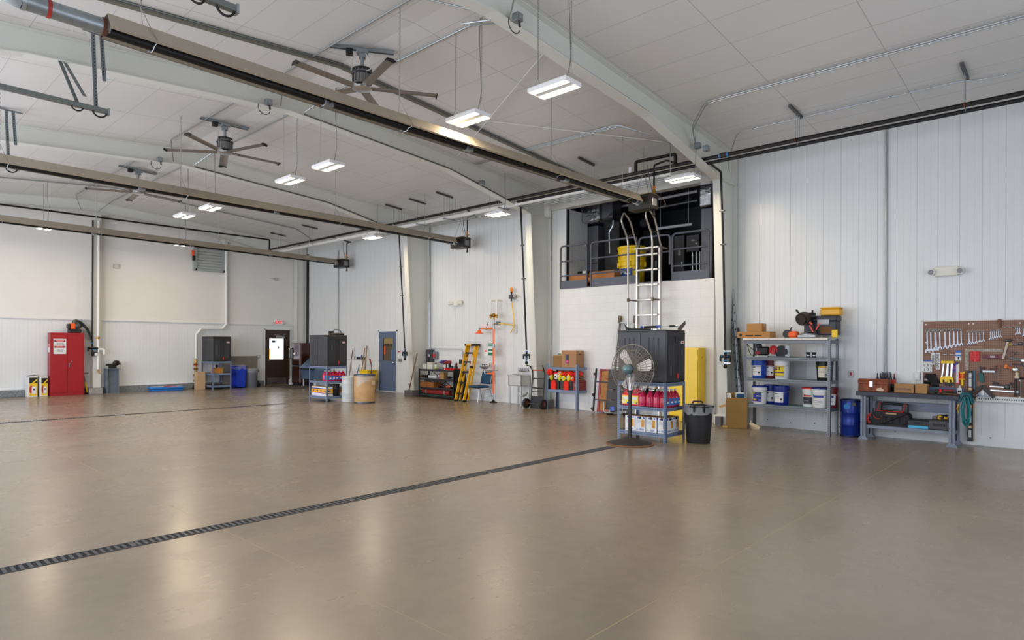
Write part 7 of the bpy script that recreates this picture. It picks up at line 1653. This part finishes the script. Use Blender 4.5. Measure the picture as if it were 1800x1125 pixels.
# ================================================================ PEGBOARD AND TOOLS
m_pb = bpy.data.materials.new('brown pegboard'); m_pb.use_nodes = True
nt = m_pb.node_tree; b_ = nt.nodes['Principled BSDF']; b_.inputs['Roughness'].default_value = .6
tc = nt.nodes.new('ShaderNodeTexCoord'); vm = nt.nodes.new('ShaderNodeVectorMath'); vm.operation = 'MULTIPLY'; vm.inputs[1].default_value = (36, 36, 36)
vf = nt.nodes.new('ShaderNodeVectorMath'); vf.operation = 'FRACTION'; vs_ = nt.nodes.new('ShaderNodeVectorMath'); vs_.operation = 'SUBTRACT'; vs_.inputs[1].default_value = (.5, .5, .5)
sp = nt.nodes.new('ShaderNodeVectorMath'); sp.operation = 'MULTIPLY'; sp.inputs[1].default_value = (1, 0, 1); le = nt.nodes.new('ShaderNodeVectorMath'); le.operation = 'LENGTH'
gt = nt.nodes.new('ShaderNodeMath'); gt.operation = 'GREATER_THAN'; gt.inputs[1].default_value = .2; mx = nt.nodes.new('ShaderNodeMix'); mx.data_type = 'RGBA'
mx.inputs['A'].default_value = lin((48, 32, 26)); mx.inputs['B'].default_value = lin((142, 106, 88))
L_ = nt.links.new; L_(tc.outputs['Object'], vm.inputs[0]); L_(vm.outputs[0], vf.inputs[0]); L_(vf.outputs[0], vs_.inputs[0]); L_(vs_.outputs[0], sp.inputs[0]); L_(sp.outputs[0], le.inputs[0]); L_(le.outputs['Value'], gt.inputs[0]); L_(gt.outputs[0], mx.inputs['Factor']); L_(mx.outputs['Result'], b_.inputs['Base Color'])
P0 = RW(1622.5, 690, .03); PZ0, PZ1 = RW(1622.5, 694, .03).z, RW(1622.5, 565.5, .03).z; PY1 = -.35
t = thing('pegboard', 'brown perforated hardboard panel full of hanging hand tools above the workbench', 'pegboard', (P0.x, P0.y, PZ0), RZ)
bl_ = P0.y-PY1
def face_shift(): return -.0155                     # the wall is not quite square to the world axes
t.rotation_euler = (0, 0, RZ+face_shift()*1.0)
obj('board', MB().box(0, bl_, -.004, .012, 0, PZ1-PZ0), m_pb, t)
obj('edge_strip', MB().box(-.025, 0, -.008, .014, 0, PZ1-PZ0+.02).box(-.025, bl_, -.008, .014, PZ1-PZ0, PZ1-PZ0+.02).box(.1, .16, .012, .03, .1, .9), M('white edge strip', (226, 226, 222), .5), t)
q = MB().box(.74, bl_, -.022, -.004, -.06, .03)
for k in range(60): q.mat(1).box(.78+k*.03, .793+k*.03, -.0228, -.0218, -.025, -.005)
obj('slotted_rail', q, [M('white slotted rail', (222, 224, 224), .45), hole], t)
sc = MB()
for x in (.04, .64, .7, 1.3):
    for z in (.04, .3, .9, PZ1-PZ0-.05): sc.cyl((x, -.008, z), (x, -.004, z), .012, n=8)
obj('washer', sc, label_w, t)
def PB(px, py, w=.035): return RW(px, py, w)
def peg(name, label, cat, px, py, group=None):
    p = PB(px, py); return thing(name, label, cat, (p.x, p.y, p.z), RZ-.0155, group), p
def dm(px0, py0, px1, py1):
    a, b = PB(px0, py0), PB(px1, py1); return (a.y-b.y), (b.z-a.z)
m_wr = M('wrench steel', (158, 161, 166), .36, .9)
def wrench(px, yt, pxb, yb, label, group):
    t, p = peg('wrench', label, 'wrench', px, yt, group); dx, dz = dm(px, yt, pxb, yb); L = -dz; s = max(.35, min(1, L/.36)); r = .026*s+.004
    u = Vector((dx, 0, dz)).normalized()
    hd = MB(); ring = arc((0, 0, 0), r*.8, 0, 2*PI, 14, (1,0,0), (0,0,1))[:-1]; hd.tube(ring, r*.34, 6, True)
    obj('ring_end', hd, m_wr, t)
    e = Vector((dx, 0, dz)); obj('shank', MB().bar(u*r*.7, e-u*r*.9, .017*s+.003, .008, (0,1,0)), m_wr, t)
    jw = MB(); jw.prism([(-r*1.25, -r*1.1), (-r*.55, -r*1.25), (-r*.45, -r*.2), (0, r*.1), (r*.45, -r*.2), (r*.75, -r*1.3), (r*1.35, -r*.9), (r*1.1, r*.4), (r*.4, r*1.1), (-r*.4, r*1.1), (-r*1.1, r*.4)], 'y', -.007, .007)
    jw.v = [(a+e.x, b, c+e.z) for a, b, c in jw.v]; obj('open_jaw', jw, m_wr, t)
    obj('peg', MB().cyl((0, .03, r*.7), (0, -.02, r*.7), .003, n=6), zinc, t)
row1 = [(1629.6, 581, 618), (1636, 581, 617), (1643.5, 581, 614), (1651.8, 581, 612.5), (1661, 580.5, 611.5), (1668.8, 580, 610), (1676.6, 580, 608), (1683, 580, 607), (1689.3, 580, 606)]
ordn = ['first', 'second', 'third', 'fourth', 'fifth', 'sixth', 'seventh', 'eighth', 'ninth']
for k, (x, a, b) in enumerate(row1): wrench(x, a, x+.8, b-1, ordn[k]+' of nine large combination wrenches on the pegboard, counted from its left edge', 'large wrenches on the pegboard')
wrench(1644.2, 581.5, 1646.6, 613.5, 'extra large wrench hanging askew with the third one at the left of the pegboard', 'large wrenches on the pegboard')
for k in range(5): wrench(1703+6.4*k, 583-.1*k, 1703.4+6.4*k, 604.5-1.6*k, ordn[k]+' of five medium wrenches on the pegboard, counted from the left', 'medium wrenches on the pegboard')
wrench(1702.8, 583, 1704.4, 601, 'extra medium wrench sharing the peg of the first medium one', 'medium wrenches on the pegboard')
for k in range(6): wrench(1741+3.5*k, 581.5-.2*k, 1741+3.5*k, 595.5-.9*k, ordn[k]+' of six short wrenches on the pegboard, counted from the left', 'short wrenches on the pegboard')
for k in range(3): wrench(1785+3.4*k, 575, 1786.2+3.4*k, 587-(.4*k), ordn[k]+' of three thin wrenches near the top right of the pegboard', 'thin wrenches on the pegboard')
wrench(1798.6, 575, 1799.2, 590, 'lone wrench at the right picture edge of the pegboard', 'thin wrenches on the pegboard')
def flat(name, label, cat, px0, py0, px1, py1, m, part='body', dep=.012, group=None, b=.003):
    """a flat thing hung on the board, px box top-left to bottom-right"""
    t, p = peg(name, label, cat, (px0+px1)/2, py1, group); w, _ = dm(px0, py0, px1, py0); _, h = dm(px0, py1, px0, py0)
    obj(part, MB().box(-w/2, w/2, -dep, .0, 0, h, b), m, t); return t, w, h, dep
for nm, lb, b, txt_ in (('sign_tag', 'narrow white tag with vertical black letters, left one of two under the wrenches', (1637, 621, 1644, 641), 'DIESEL'), ('sign_tag', 'longer white tag with vertical black letters right of the shorter one', (1644.8, 620.5, 1652.5, 649.5), 'GASOLINE')):
    t, w, h, d_ = flat(nm, lb, 'tag', *b, label_w, 'card', .006); lettering(txt_, w*.78, ink, t, (0, -d_-.0006, h/2), sx=h/(w*.78*len(txt_)*.66), spin=PI/2, bold=.001)
t, w, h, d_ = flat('number_card', 'white bag of black number stickers at the lower left edge of the pegboard', 'card', 1623, 633.5, 1638.5, 654.5, label_w, 'card', .01); obj('blue_header', MB().box(-w/2, w/2, -d_-.001, -d_, h*.9, h).mat(1).box(-w/2, w/2, -d_-.001, -d_, h*.82, h*.87), [blue, M('brown strip', (150, 110, 80), .6)], t); lettering('2 3 5', h*.3, ink, t, (0, -d_-.001, h*.58), bold=.001); lettering('( 0 )', h*.32, ink, t, (0, -d_-.001, h*.24), bold=.001)
t, w, h, d_ = flat('blister_pack', 'blue and white blister pack right of the number tags on the pegboard', 'package', 1679.5, 616.5, 1690, 634, label_w, 'card', .008); obj('print', MB().box(-w/2, w/2, -d_-.001, -d_, h*.8, h).box(-w/2, w/2, -d_-.001, -d_, h*.45, h*.62).mat(1).box(-w*.1, w*.15, -d_-.002, -d_, h*.12, h*.36), [M('pack blue', (40, 110, 200), .5), ink], t)
for k, x in enumerate((1660.5, 1672.3)): t, p = peg('peg_hook', ('left', 'right')[k]+' empty metal hook under the large wrenches', 'hook', x, 623); obj('wire', MB().tube([(-.035, 0, 0), (-.02, -.02, -.005), (.02, -.02, -.005), (.035, 0, 0)], .004, 5), zinc, t); obj('plate', MB().box(-.03, .03, 0, .02, -.004, .004), zinc, t)
# gloves
for k, (x0, y0, y1) in enumerate(((1632, 657, 680), (1640.5, 657, 688))):
    t, p = peg('work_glove', ('left', 'right')[k]+' black work glove hanging at the lower left of the pegboard', 'glove', x0, y0); _, h = dm(x0, y1, x0, y0); w = .05; m_bgl = M('black glove', (24, 24, 26), .85)
    obj('palm', MB().at((0, -.02, 0), ry=.1-.25*k).prism([(-.03, 0), (.03, 0), (.052, -h*.3), (.05, -h*.62), (-.045, -h*.62), (-.05, -h*.3)], 'y', -.022, .022), m_bgl, t)
    for j in range(4): obj('finger', MB().at((0, -.02, 0), ry=.1-.25*k).cyl((-.034+j*.024, 0, -h*.6), (-.04+j*.028, 0, -h*(.86+.06*(j in (1, 2)))), .014, .011, n=8), m_bgl, t)
    obj('thumb', MB().at((0, -.02, 0), ry=.1-.25*k).cyl((.045, 0, -h*.36), (.085, -.01, -h*.6), .015, .011, n=8), m_bgl, t)
    if k == 0: obj('grey_trim', MB().box(-.05, -.01, -.046, -.04, -h*.5, -h*.38).bar((-.05, -.04, -h*.3), (-.0, -.045, -h*.5), .01, .004), M('grey trim', (160, 160, 164), .6), t)
# hack saws and their neighbours
for k, (xl, xr, yt, yb, lb) in enumerate(((1655.5, 1669.5, 637, 673, 'left yellow framed hacksaw on the pegboard'), (1663.5, 1676.5, 637, 672, 'right yellow framed hacksaw on the pegboard'))):
    t, p = peg('hacksaw', lb, 'saw', (xl+xr)/2, yt); w, _ = dm(xl, yt, xr, yt); _, h = dm(xl, yb, xl, yt)
    obj('frame', MB().bar((-w*.2, -.015*k-.01, 0), (-w*.5, -.015*k-.01, -h*.8), .02, .012, (0,1,0)).bar((w*.3, -.015*k-.01, 0), (w*.2, -.015*k-.01, -h*.75), .026, .012, (0,1,0)), steel, t)
    obj('top_grip', MB().box(-w*.6, w*.6, -.03-.015*k, -.0, -.02, .025, .008), yel_p, t)
    obj('handle', MB().prism([(-w*.62, -h*.72), (-w*.1, -h*.68), (w*.5, -h*.76), (w*.55, -h*.98), (w*.3, -h*1.0), (w*.25, -h*.86), (-w*.3, -h*.84), (-w*.35, -h*1.0), (-w*.66, -h*.98)], 'y', -.035-.01*k, -.008), yel_p, t)
    obj('dark_tip', MB().bar((-w*.1, -.02, -h*1.0), (w*.5, -.02, -h*1.12), .04, .02, (0,1,0)), black, t)
t, w, h, d_ = flat('saw_blade_pack', 'purple and yellow package behind the red handled knife on the pegboard', 'package', 1674.5, 637.5, 1686.5, 655, M('pack purple', (74, 50, 140), .5), 'card', .006); obj('print', MB().box(-w*.4, w*.1, -d_-.001, -d_, h*.6, h*.66).box(-w*.4, w*.1, -d_-.001, -d_, h*.4, h*.46).mat(1).box(w*.3, w*.5, -d_-.001, -d_, h*.4, h*.9), [M('pink print', (200, 120, 190), .6), hivis], t)
t, w, h, d_ = flat('blade_holder', 'tall white and red blade holder beside the purple package', 'holder', 1680.8, 641, 1686.5, 674.5, label_w, 'case', .02); obj('red_edge', MB().box(w*.2, w*.55, -d_-.001, -.0, 0, h*.62, .003).box(-w*.5, w*.3, -d_-.001, -d_, 0, h*.05), redp, t); obj('mark', MB().box(-w*.2, w*.1, -d_-.002, -d_, h*.4, h*.45), green, t)
t, p = peg('chalk_reel', 'yellow and orange reel tool hanging on the pegboard left of the spirit level', 'reel', 1692, 678); _, h = dm(1692, 678, 1692, 653); w, _ = dm(1687, 660, 1697.5, 660)
obj('handle', MB().box(-.016, .016, -.034, -.004, 0, h*.46, .01), yel_p, t); obj('flange', MB().box(-w*.5, w*.5, -.04, -.002, h*.42, h*.5, .006).box(-w*.42, w*.46, -.04, -.002, h*.86, h*.94, .006).box(w*.2, w*.4, -.03, -.01, h*.9, h*1.0, .004), yel_p, t); obj('string', MB().cyl((0, -.022, h*.5), (0, -.022, h*.86), w*.36, n=16), M('orange string', (240, 110, 50), .7), t)
# spirit level
a, b = PB(1706.3, 652), PB(1706.3, 775.5)
t = thing('spirit_level', 'long black spirit level with orange ends hanging at the right end of the workbench', 'spirit level', (a.x-.015, a.y, b.z), RZ-.0155); h = a.z-b.z; w = .075
lv = MB().box(-w/2, w/2, -.025, .0, 0, h, .003); obj('body', lv, black, t)
q = MB()
for f0, f1 in ((.9, .97), (.78, .89), (.55, .66), (.42, .52), (.27, .37), (.06, .16)): q.box(-w*.26, w*.22, -.0262, -.025, h*f0, h*f1)
obj('slot', q, M('pale slot', (206, 208, 208), .5), t)
for f in (.745, .5, .205): obj('vial', MB().box(-w*.4, w*.4, -.0275, -.0, h*(f-.02), h*(f+.02), .006).mat(1).box(-w*.15, w*.15, -.029, -.026, h*(f-.012), h*(f+.012)), [M('vial orange', (240, 150, 40), .4), M('vial glass', (200, 220, 200), .15)], t)
single('wall_batten', MB().box(a.x+.02, a.x+.034, a.y-.055, a.y-.02, b.z-.02, PZ0-.03), M('cream batten', (222, 210, 184), .6), 'cream wooden batten behind the spirit level', 'batten')
# carpenter square
t, p = peg('framing_square', 'large rusty framing square forming an upside down L on the pegboard', 'square', 1699, 613); w, _ = dm(1699, 613, 1763, 613); _, h = dm(1699, 651, 1699, 613)
obj('long_arm', MB().box(-.02, w, -.006, -.0, -.05, 0), M('rusty galvanized plate', (150, 140, 126), .5, .5, .35, 20), t); obj('short_arm', MB().box(-.02, .03, -.006, .0, -h, -.05), M('rusty galvanized plate', (150, 140, 126)), t)
# red socket rack, torpedo level, others
t, w, h, d_ = flat('socket_holder', 'bright red plastic holder under the framing square on the pegboard', 'holder', 1705, 617.5, 1722.5, 635.5, redp, 'plate', .01); obj('clip', MB().box(-w*.5, -w*.2, -d_-.012, -d_, h*.62, h*.96, .004).box(w*.15, w*.45, -d_-.012, -d_, h*.62, h*.96, .004).box(-w*.45, w*.5, -d_-.014, -d_, h*.4, h*.56, .004).box(-w*.4, -w*.15, -d_-.012, -d_, h*.05, h*.32, .004).box(w*.15, w*.45, -d_-.012, -d_, h*.05, h*.32, .004), M('red clip', (200, 30, 30), .4), t)
t, w, h, d_ = flat('torpedo_level', 'small dark red torpedo level right of the red holder', 'spirit level', 1728, 624.5, 1762, 629.5, M('dark maroon', (104, 30, 44), .4), 'body', .02); obj('vial', MB().box(-w*.12, w*.12, -d_-.001, -d_, h*.2, h*.8), M('pale vial', (190, 170, 190), .3), t); obj('end', MB().box(-w*.5, -w*.38, -d_-.003, .0, -h*.15, h*1.15, .003).box(w*.25, w*.5, -d_-.003, 0, -h*.1, h*1.1, .003), M('dark maroon', (104, 30, 44)), t)
t, p = peg('ball_hammer', 'pale handled hammer hanging at a slant at the right end of the framing square', 'hammer', 1769, 601); _, h = dm(1769, 631, 1769, 601); obj('handle', MB().bar((.02, -.02, 0), (-.04, -.02, -h), .03, .02, (0,1,0)), M('pale handle', (200, 190, 172), .5, 0, .1, 8), t); obj('head', MB().cyl((-.03, -.02, .02), (.07, -.02, .03), .02), dark_steel, t)
def bartool(name, label, cat, p0, p1, m, th=.02, mh=None, hf=.4, m2=None):
    t, p = peg(name, label, cat, *p0); dx, dz = dm(*p0, *p1); e = Vector((dx, -.02, dz)); s = Vector((0, -.02, 0))
    obj('shaft', MB().bar(s, e, th, th*.6, (0,1,0)), m, t)
    if mh: obj('grip', MB().bar(s, s.lerp(e, hf), th*1.8, th*1.4, (0,1,0)), mh, t)
    if m2: obj('head', MB().ball(tuple(e), th*1.3, 1.2, .6, 1.2), m2, t)
    return t
bartool('tin_snips', 'yellow and black pliers near the top right of the pegboard', 'pliers', (1772, 606), (1794, 604), dark_steel, .02, M('dirty yellow grip', (170, 140, 70), .5), .35, dark_steel)
bartool('pipe_wrench', 'grey pipe wrench lying across the pegboard at the right', 'pipe wrench', (1774, 629), (1800, 634), dark_steel, .03, M('pale handle', (200, 190, 172)), .01, steel)
bartool('pry_bar', 'dark flat bar under the pipe wrench at the right of the pegboard', 'bar', (1780, 640), (1802, 641), M('dark steel bar', (70, 60, 56), .5, .6), .022, None, .4, dark_steel)
bartool('wood_file', 'brown handle sticking up over the top edge of the pegboard', 'file', (1757, 561), (1758.5, 576), M('red brown wood', (112, 66, 42)), .024, M('red brown wood', (112, 66, 42)), .5)
bartool('hand_file', 'long black and green file hanging below the framing square', 'file', (1723.5, 643), (1726, 673), black, .02, None, .4); bartool('hand_file', 'green handle next to the long black file', 'file', (1724.5, 656), (1726.5, 672), M('teal grip', (10, 96, 90), .5), .032, M('teal grip', (10, 96, 90)), .9)
bartool('hand_file', 'speckled blue saw blade strip hanging right of the spirit level', 'saw blade', (1713, 651), (1713, 684), M('speckled blue steel', (80, 110, 130), .5, .4, .4, 60), .026)
for k, (x, y0, y1, m, lb) in enumerate(((1730, 645, 662, black, 'dark screwdriver left of the four handled ones on the small rail'), (1740.5, 647, 652, M('wine grip', (96, 40, 44), .5), 'short wine coloured screwdriver on the small rail'), (1744.5, 647, 652, M('brown grip', (80, 50, 40), .5), 'short brown screwdriver on the small rail'), (1750, 643, 666, M('wine grip', (96, 40, 44)), 'long wine coloured screwdriver on the small rail'), (1756.5, 641, 656, M('amber grip', (160, 80, 30), .4), 'amber handled screwdriver right of the small rail'))):
    bartool('screwdriver', lb, 'screwdriver', (x, y0), (x+.5, y1), dark_steel, .01, m, .45)
t, w, h, d_ = flat('tool_rail', 'thin metal rail holding short screwdrivers on the pegboard', 'rail', 1727.5, 651.5, 1749, 653, zinc, 'rail', .03); obj('lip', MB().box(-w/2, w/2, -.034, -.03, -h, h), zinc, t)
bartool('utility_knife', 'orange handled cutter with a steel jaw at the right of the pegboard', 'cutter', (1766, 643), (1785, 650), M('orange brown grip', (190, 90, 34), .5), .03, M('tool orange', (236, 120, 30), .4), .25, steel)
t, p = peg('caulk_cup', 'small cream and brown bottle hanging low at the right of the pegboard', 'bottle', 1788, 665); obj('body', MB().lathe([(.03, 0), (.034, .02), (.02, .05), (.026, .07), (.022, .09)], (0, -.04, 0), 14), M('cream plastic', (220, 206, 180), .5), t); obj('cap', MB().cyl((0, -.04, .085), (0, -.04, .11), .02), M('ochre cap', (180, 140, 80), .5), t)
bartool('adjustable_pliers', 'dark long pliers lying slanted low on the pegboard', 'pliers', (1746, 673), (1770, 680), M('dark steel bar', (70, 60, 56)), .026, black, .35, dark_steel); bartool('steel_rule', 'bright steel bar just below the dark long pliers', 'bar', (1740, 679), (1771, 681), steel, .016, None)
bartool('long_wrench', 'long bright wrench lying on the white slotted rail', 'wrench', (1741, 685.5), (1788, 689.5), steel, .018, None, .4, steel)
bartool('small_chisel', 'small grey upright tool above the long bright wrench', 'chisel', (1777, 672), (1777, 686), dark_steel, .016, black, .4)
t, p = peg('c_clamp', 'black C clamp hanging at the right picture edge of the pegboard', 'clamp', 1794, 665); _, h = dm(1794, 697, 1794, 665); obj('frame', MB().tube(bend([(-.06, -.03, -h), (-.06, -.03, 0), (.07, -.03, 0), (.07, -.03, -h)], .03), .014, 8), black, t); obj('screw', MB().cyl((0, -.03, -h*.2), (0, -.03, -h), .01), dark_steel, t)
t, p = peg('speed_square', 'grey triangular square with dark angle brackets on the white slotted rail', 'square', 1728, 697); _, h = dm(1728, 697, 1728, 676); w, _ = dm(1712, 690, 1748, 690)
obj('plate', MB().prism([(-.1, 0), (.1, 0), (.0, h*.6)], 'y', -.04, -.03), M('cool grey plate', (150, 156, 166), .4, .5), t); obj('bracket', MB().bar((-w*.45, -.05, h*.25), (.0, -.05, h*.95), .04, .02, (0,1,0)).bar((0, -.05, h*.95), (w*.55, -.05, -h*.05), .045, .02, (0,1,0)).bar((-w*.4, -.05, -.03), (-.05, -.05, h*.15), .012, .012, (0,1,0)), M('dark olive steel', (62, 58, 54), .5, .4), t); obj('bottle', MB().box(-.02, .025, -.07, -.045, h*.1, h*.5, .008), label_w, t)
for k, x in enumerate((1751, 1761)): t, p = peg('peg_hook', ('left', 'right')[k]+' small empty hook near the top of the pegboard', 'hook', x+15, 575); obj('wire', MB().tube([(-.03, 0, .01), (-.015, -.02, 0), (.015, -.02, 0), (.03, 0, .01)], .0035, 5), label_w, t); obj('plate', MB().box(-.02, .02, -.002, .02, .0, .008), label_w, t)
t, p = peg('ring_clamp', 'pair of thin metal rings hanging at the right of the pegboard', 'rings', 1783, 622); obj('ring', MB().tube(arc((-.03, -.02, 0), .03, 0, 2*PI, 14, (1,0,0), (0,0,1))[:-1], .004, 5, True), dark_steel, t); obj('ring', MB().tube(arc((.04, -.02, .01), .026, 0, 2*PI, 14, (1,0,0), (0,0,1))[:-1], .004, 5, True), dark_steel, t)
# switches near the bench
t = wdev('wall_outlet', 1497, 657, .075, .12, 'red emergency outlet on the wall right of the large grey rack', 'outlet', M('pale plate', (206, 206, 206), .4)); obj('socket', MB().box(-.02, .02, -.006, 0, .03, .09, .003), M('socket red', (170, 30, 36), .45), t)
t = wdev('switch_box', 1558.5, 660, .13, .13, 'dark outlet box at the foot of the vertical conduit over the workbench', 'switch', M('grey steel box', (120, 122, 126), .4, .5), .06); obj('cover', MB().box(-.055, .03, -.008, 0, .015, .115, .003).mat(1).box(-.03, .0, -.012, -.008, .05, .07), [M('panel grey', (74, 78, 84)), M('switch red', (196, 40, 44))], t)
t = wdev('wall_outlet', 1613, 661, .09, .13, 'white double switch plate on the wall left of the pegboard', 'switch', label_w, .05); obj('rocker', MB().box(-.03, .03, -.008, 0, .03, .1, .003), white, t)
# ================================================================ CAMERA, LIGHT, RENDER SETTINGS
cam = bpy.data.cameras.new('camera'); co = bpy.data.objects.new('camera', cam); COL.objects.link(co)
cam.sensor_fit = 'HORIZONTAL'; cam.sensor_width = 36; cam.lens = 36*CF/1800
cam.shift_y = (HY-562.5)/1800
cam.clip_start = .05
up_ = UPV
m3 = Matrix((RGT, UPV, -FWD)).transposed()
co.matrix_world = Matrix.Translation((0, 0, CH)) @ m3.to_4x4() @ Matrix.Rotation(ROLL, 4, 'Z')
SC.camera = co

w = bpy.data.worlds.new('sky'); SC.world = w; w.use_nodes = True
bg = w.node_tree.nodes['Background']; bg.inputs['Color'].default_value = lin((206, 222, 246)); bg.inputs['Strength'].default_value = 1.0

def area(name, loc, rot, sx, sy, power, rgb, spread=180):
    l = bpy.data.lights.new(name, 'AREA'); l.shape = 'RECTANGLE'; l.size = sx; l.size_y = sy; l.energy = power
    l.color = lin(rgb)[:3]; l.spread = math.radians(spread)
    o = bpy.data.objects.new(name, l); COL.objects.link(o); o.location = loc; o.rotation_euler = rot
    return o
DAY_F = (1.0, 1.35, 1.5, .8)
# daylight imitated by area lights added in the invented doorways
for i, (a, b) in enumerate(DOORS):
    area('daylight_standin', (XL-.1, (a+b)/2, 2.15), (0, math.radians(-90), 0), 4.2, b-a, DAY_L*DAY_F[i], (238, 243, 255))
area('daylight_standin', (5.8, YN-.1, 2.15), (math.radians(90), 0, 0), 5.0, 4.2, DAY_N, (238, 243, 255))
# the high bay lamps
for p in LAMPS:
    area('lamp_light', (p[0], p[1], p[2]-.035), (0, 0, 0), .3, .52, LAMP_W, (255, 232, 196))

SC.view_settings.view_transform = 'Standard'; SC.view_settings.look = 'None'
SC.view_settings.gamma = 1; SC.view_settings.use_curve_mapping = False
SC.view_settings.exposure = EXPO
cy = SC.cycles
cy.max_bounces = 8; cy.diffuse_bounces = 5; cy.glossy_bounces = 4; cy.transmission_bounces = 4; cy.transparent_max_bounces = 8
cy.use_denoising = True; cy.denoiser = 'OPENIMAGEDENOISE'
cy.sample_clamp_indirect = 6; cy.caustics_reflective = False; cy.caustics_refractive = False
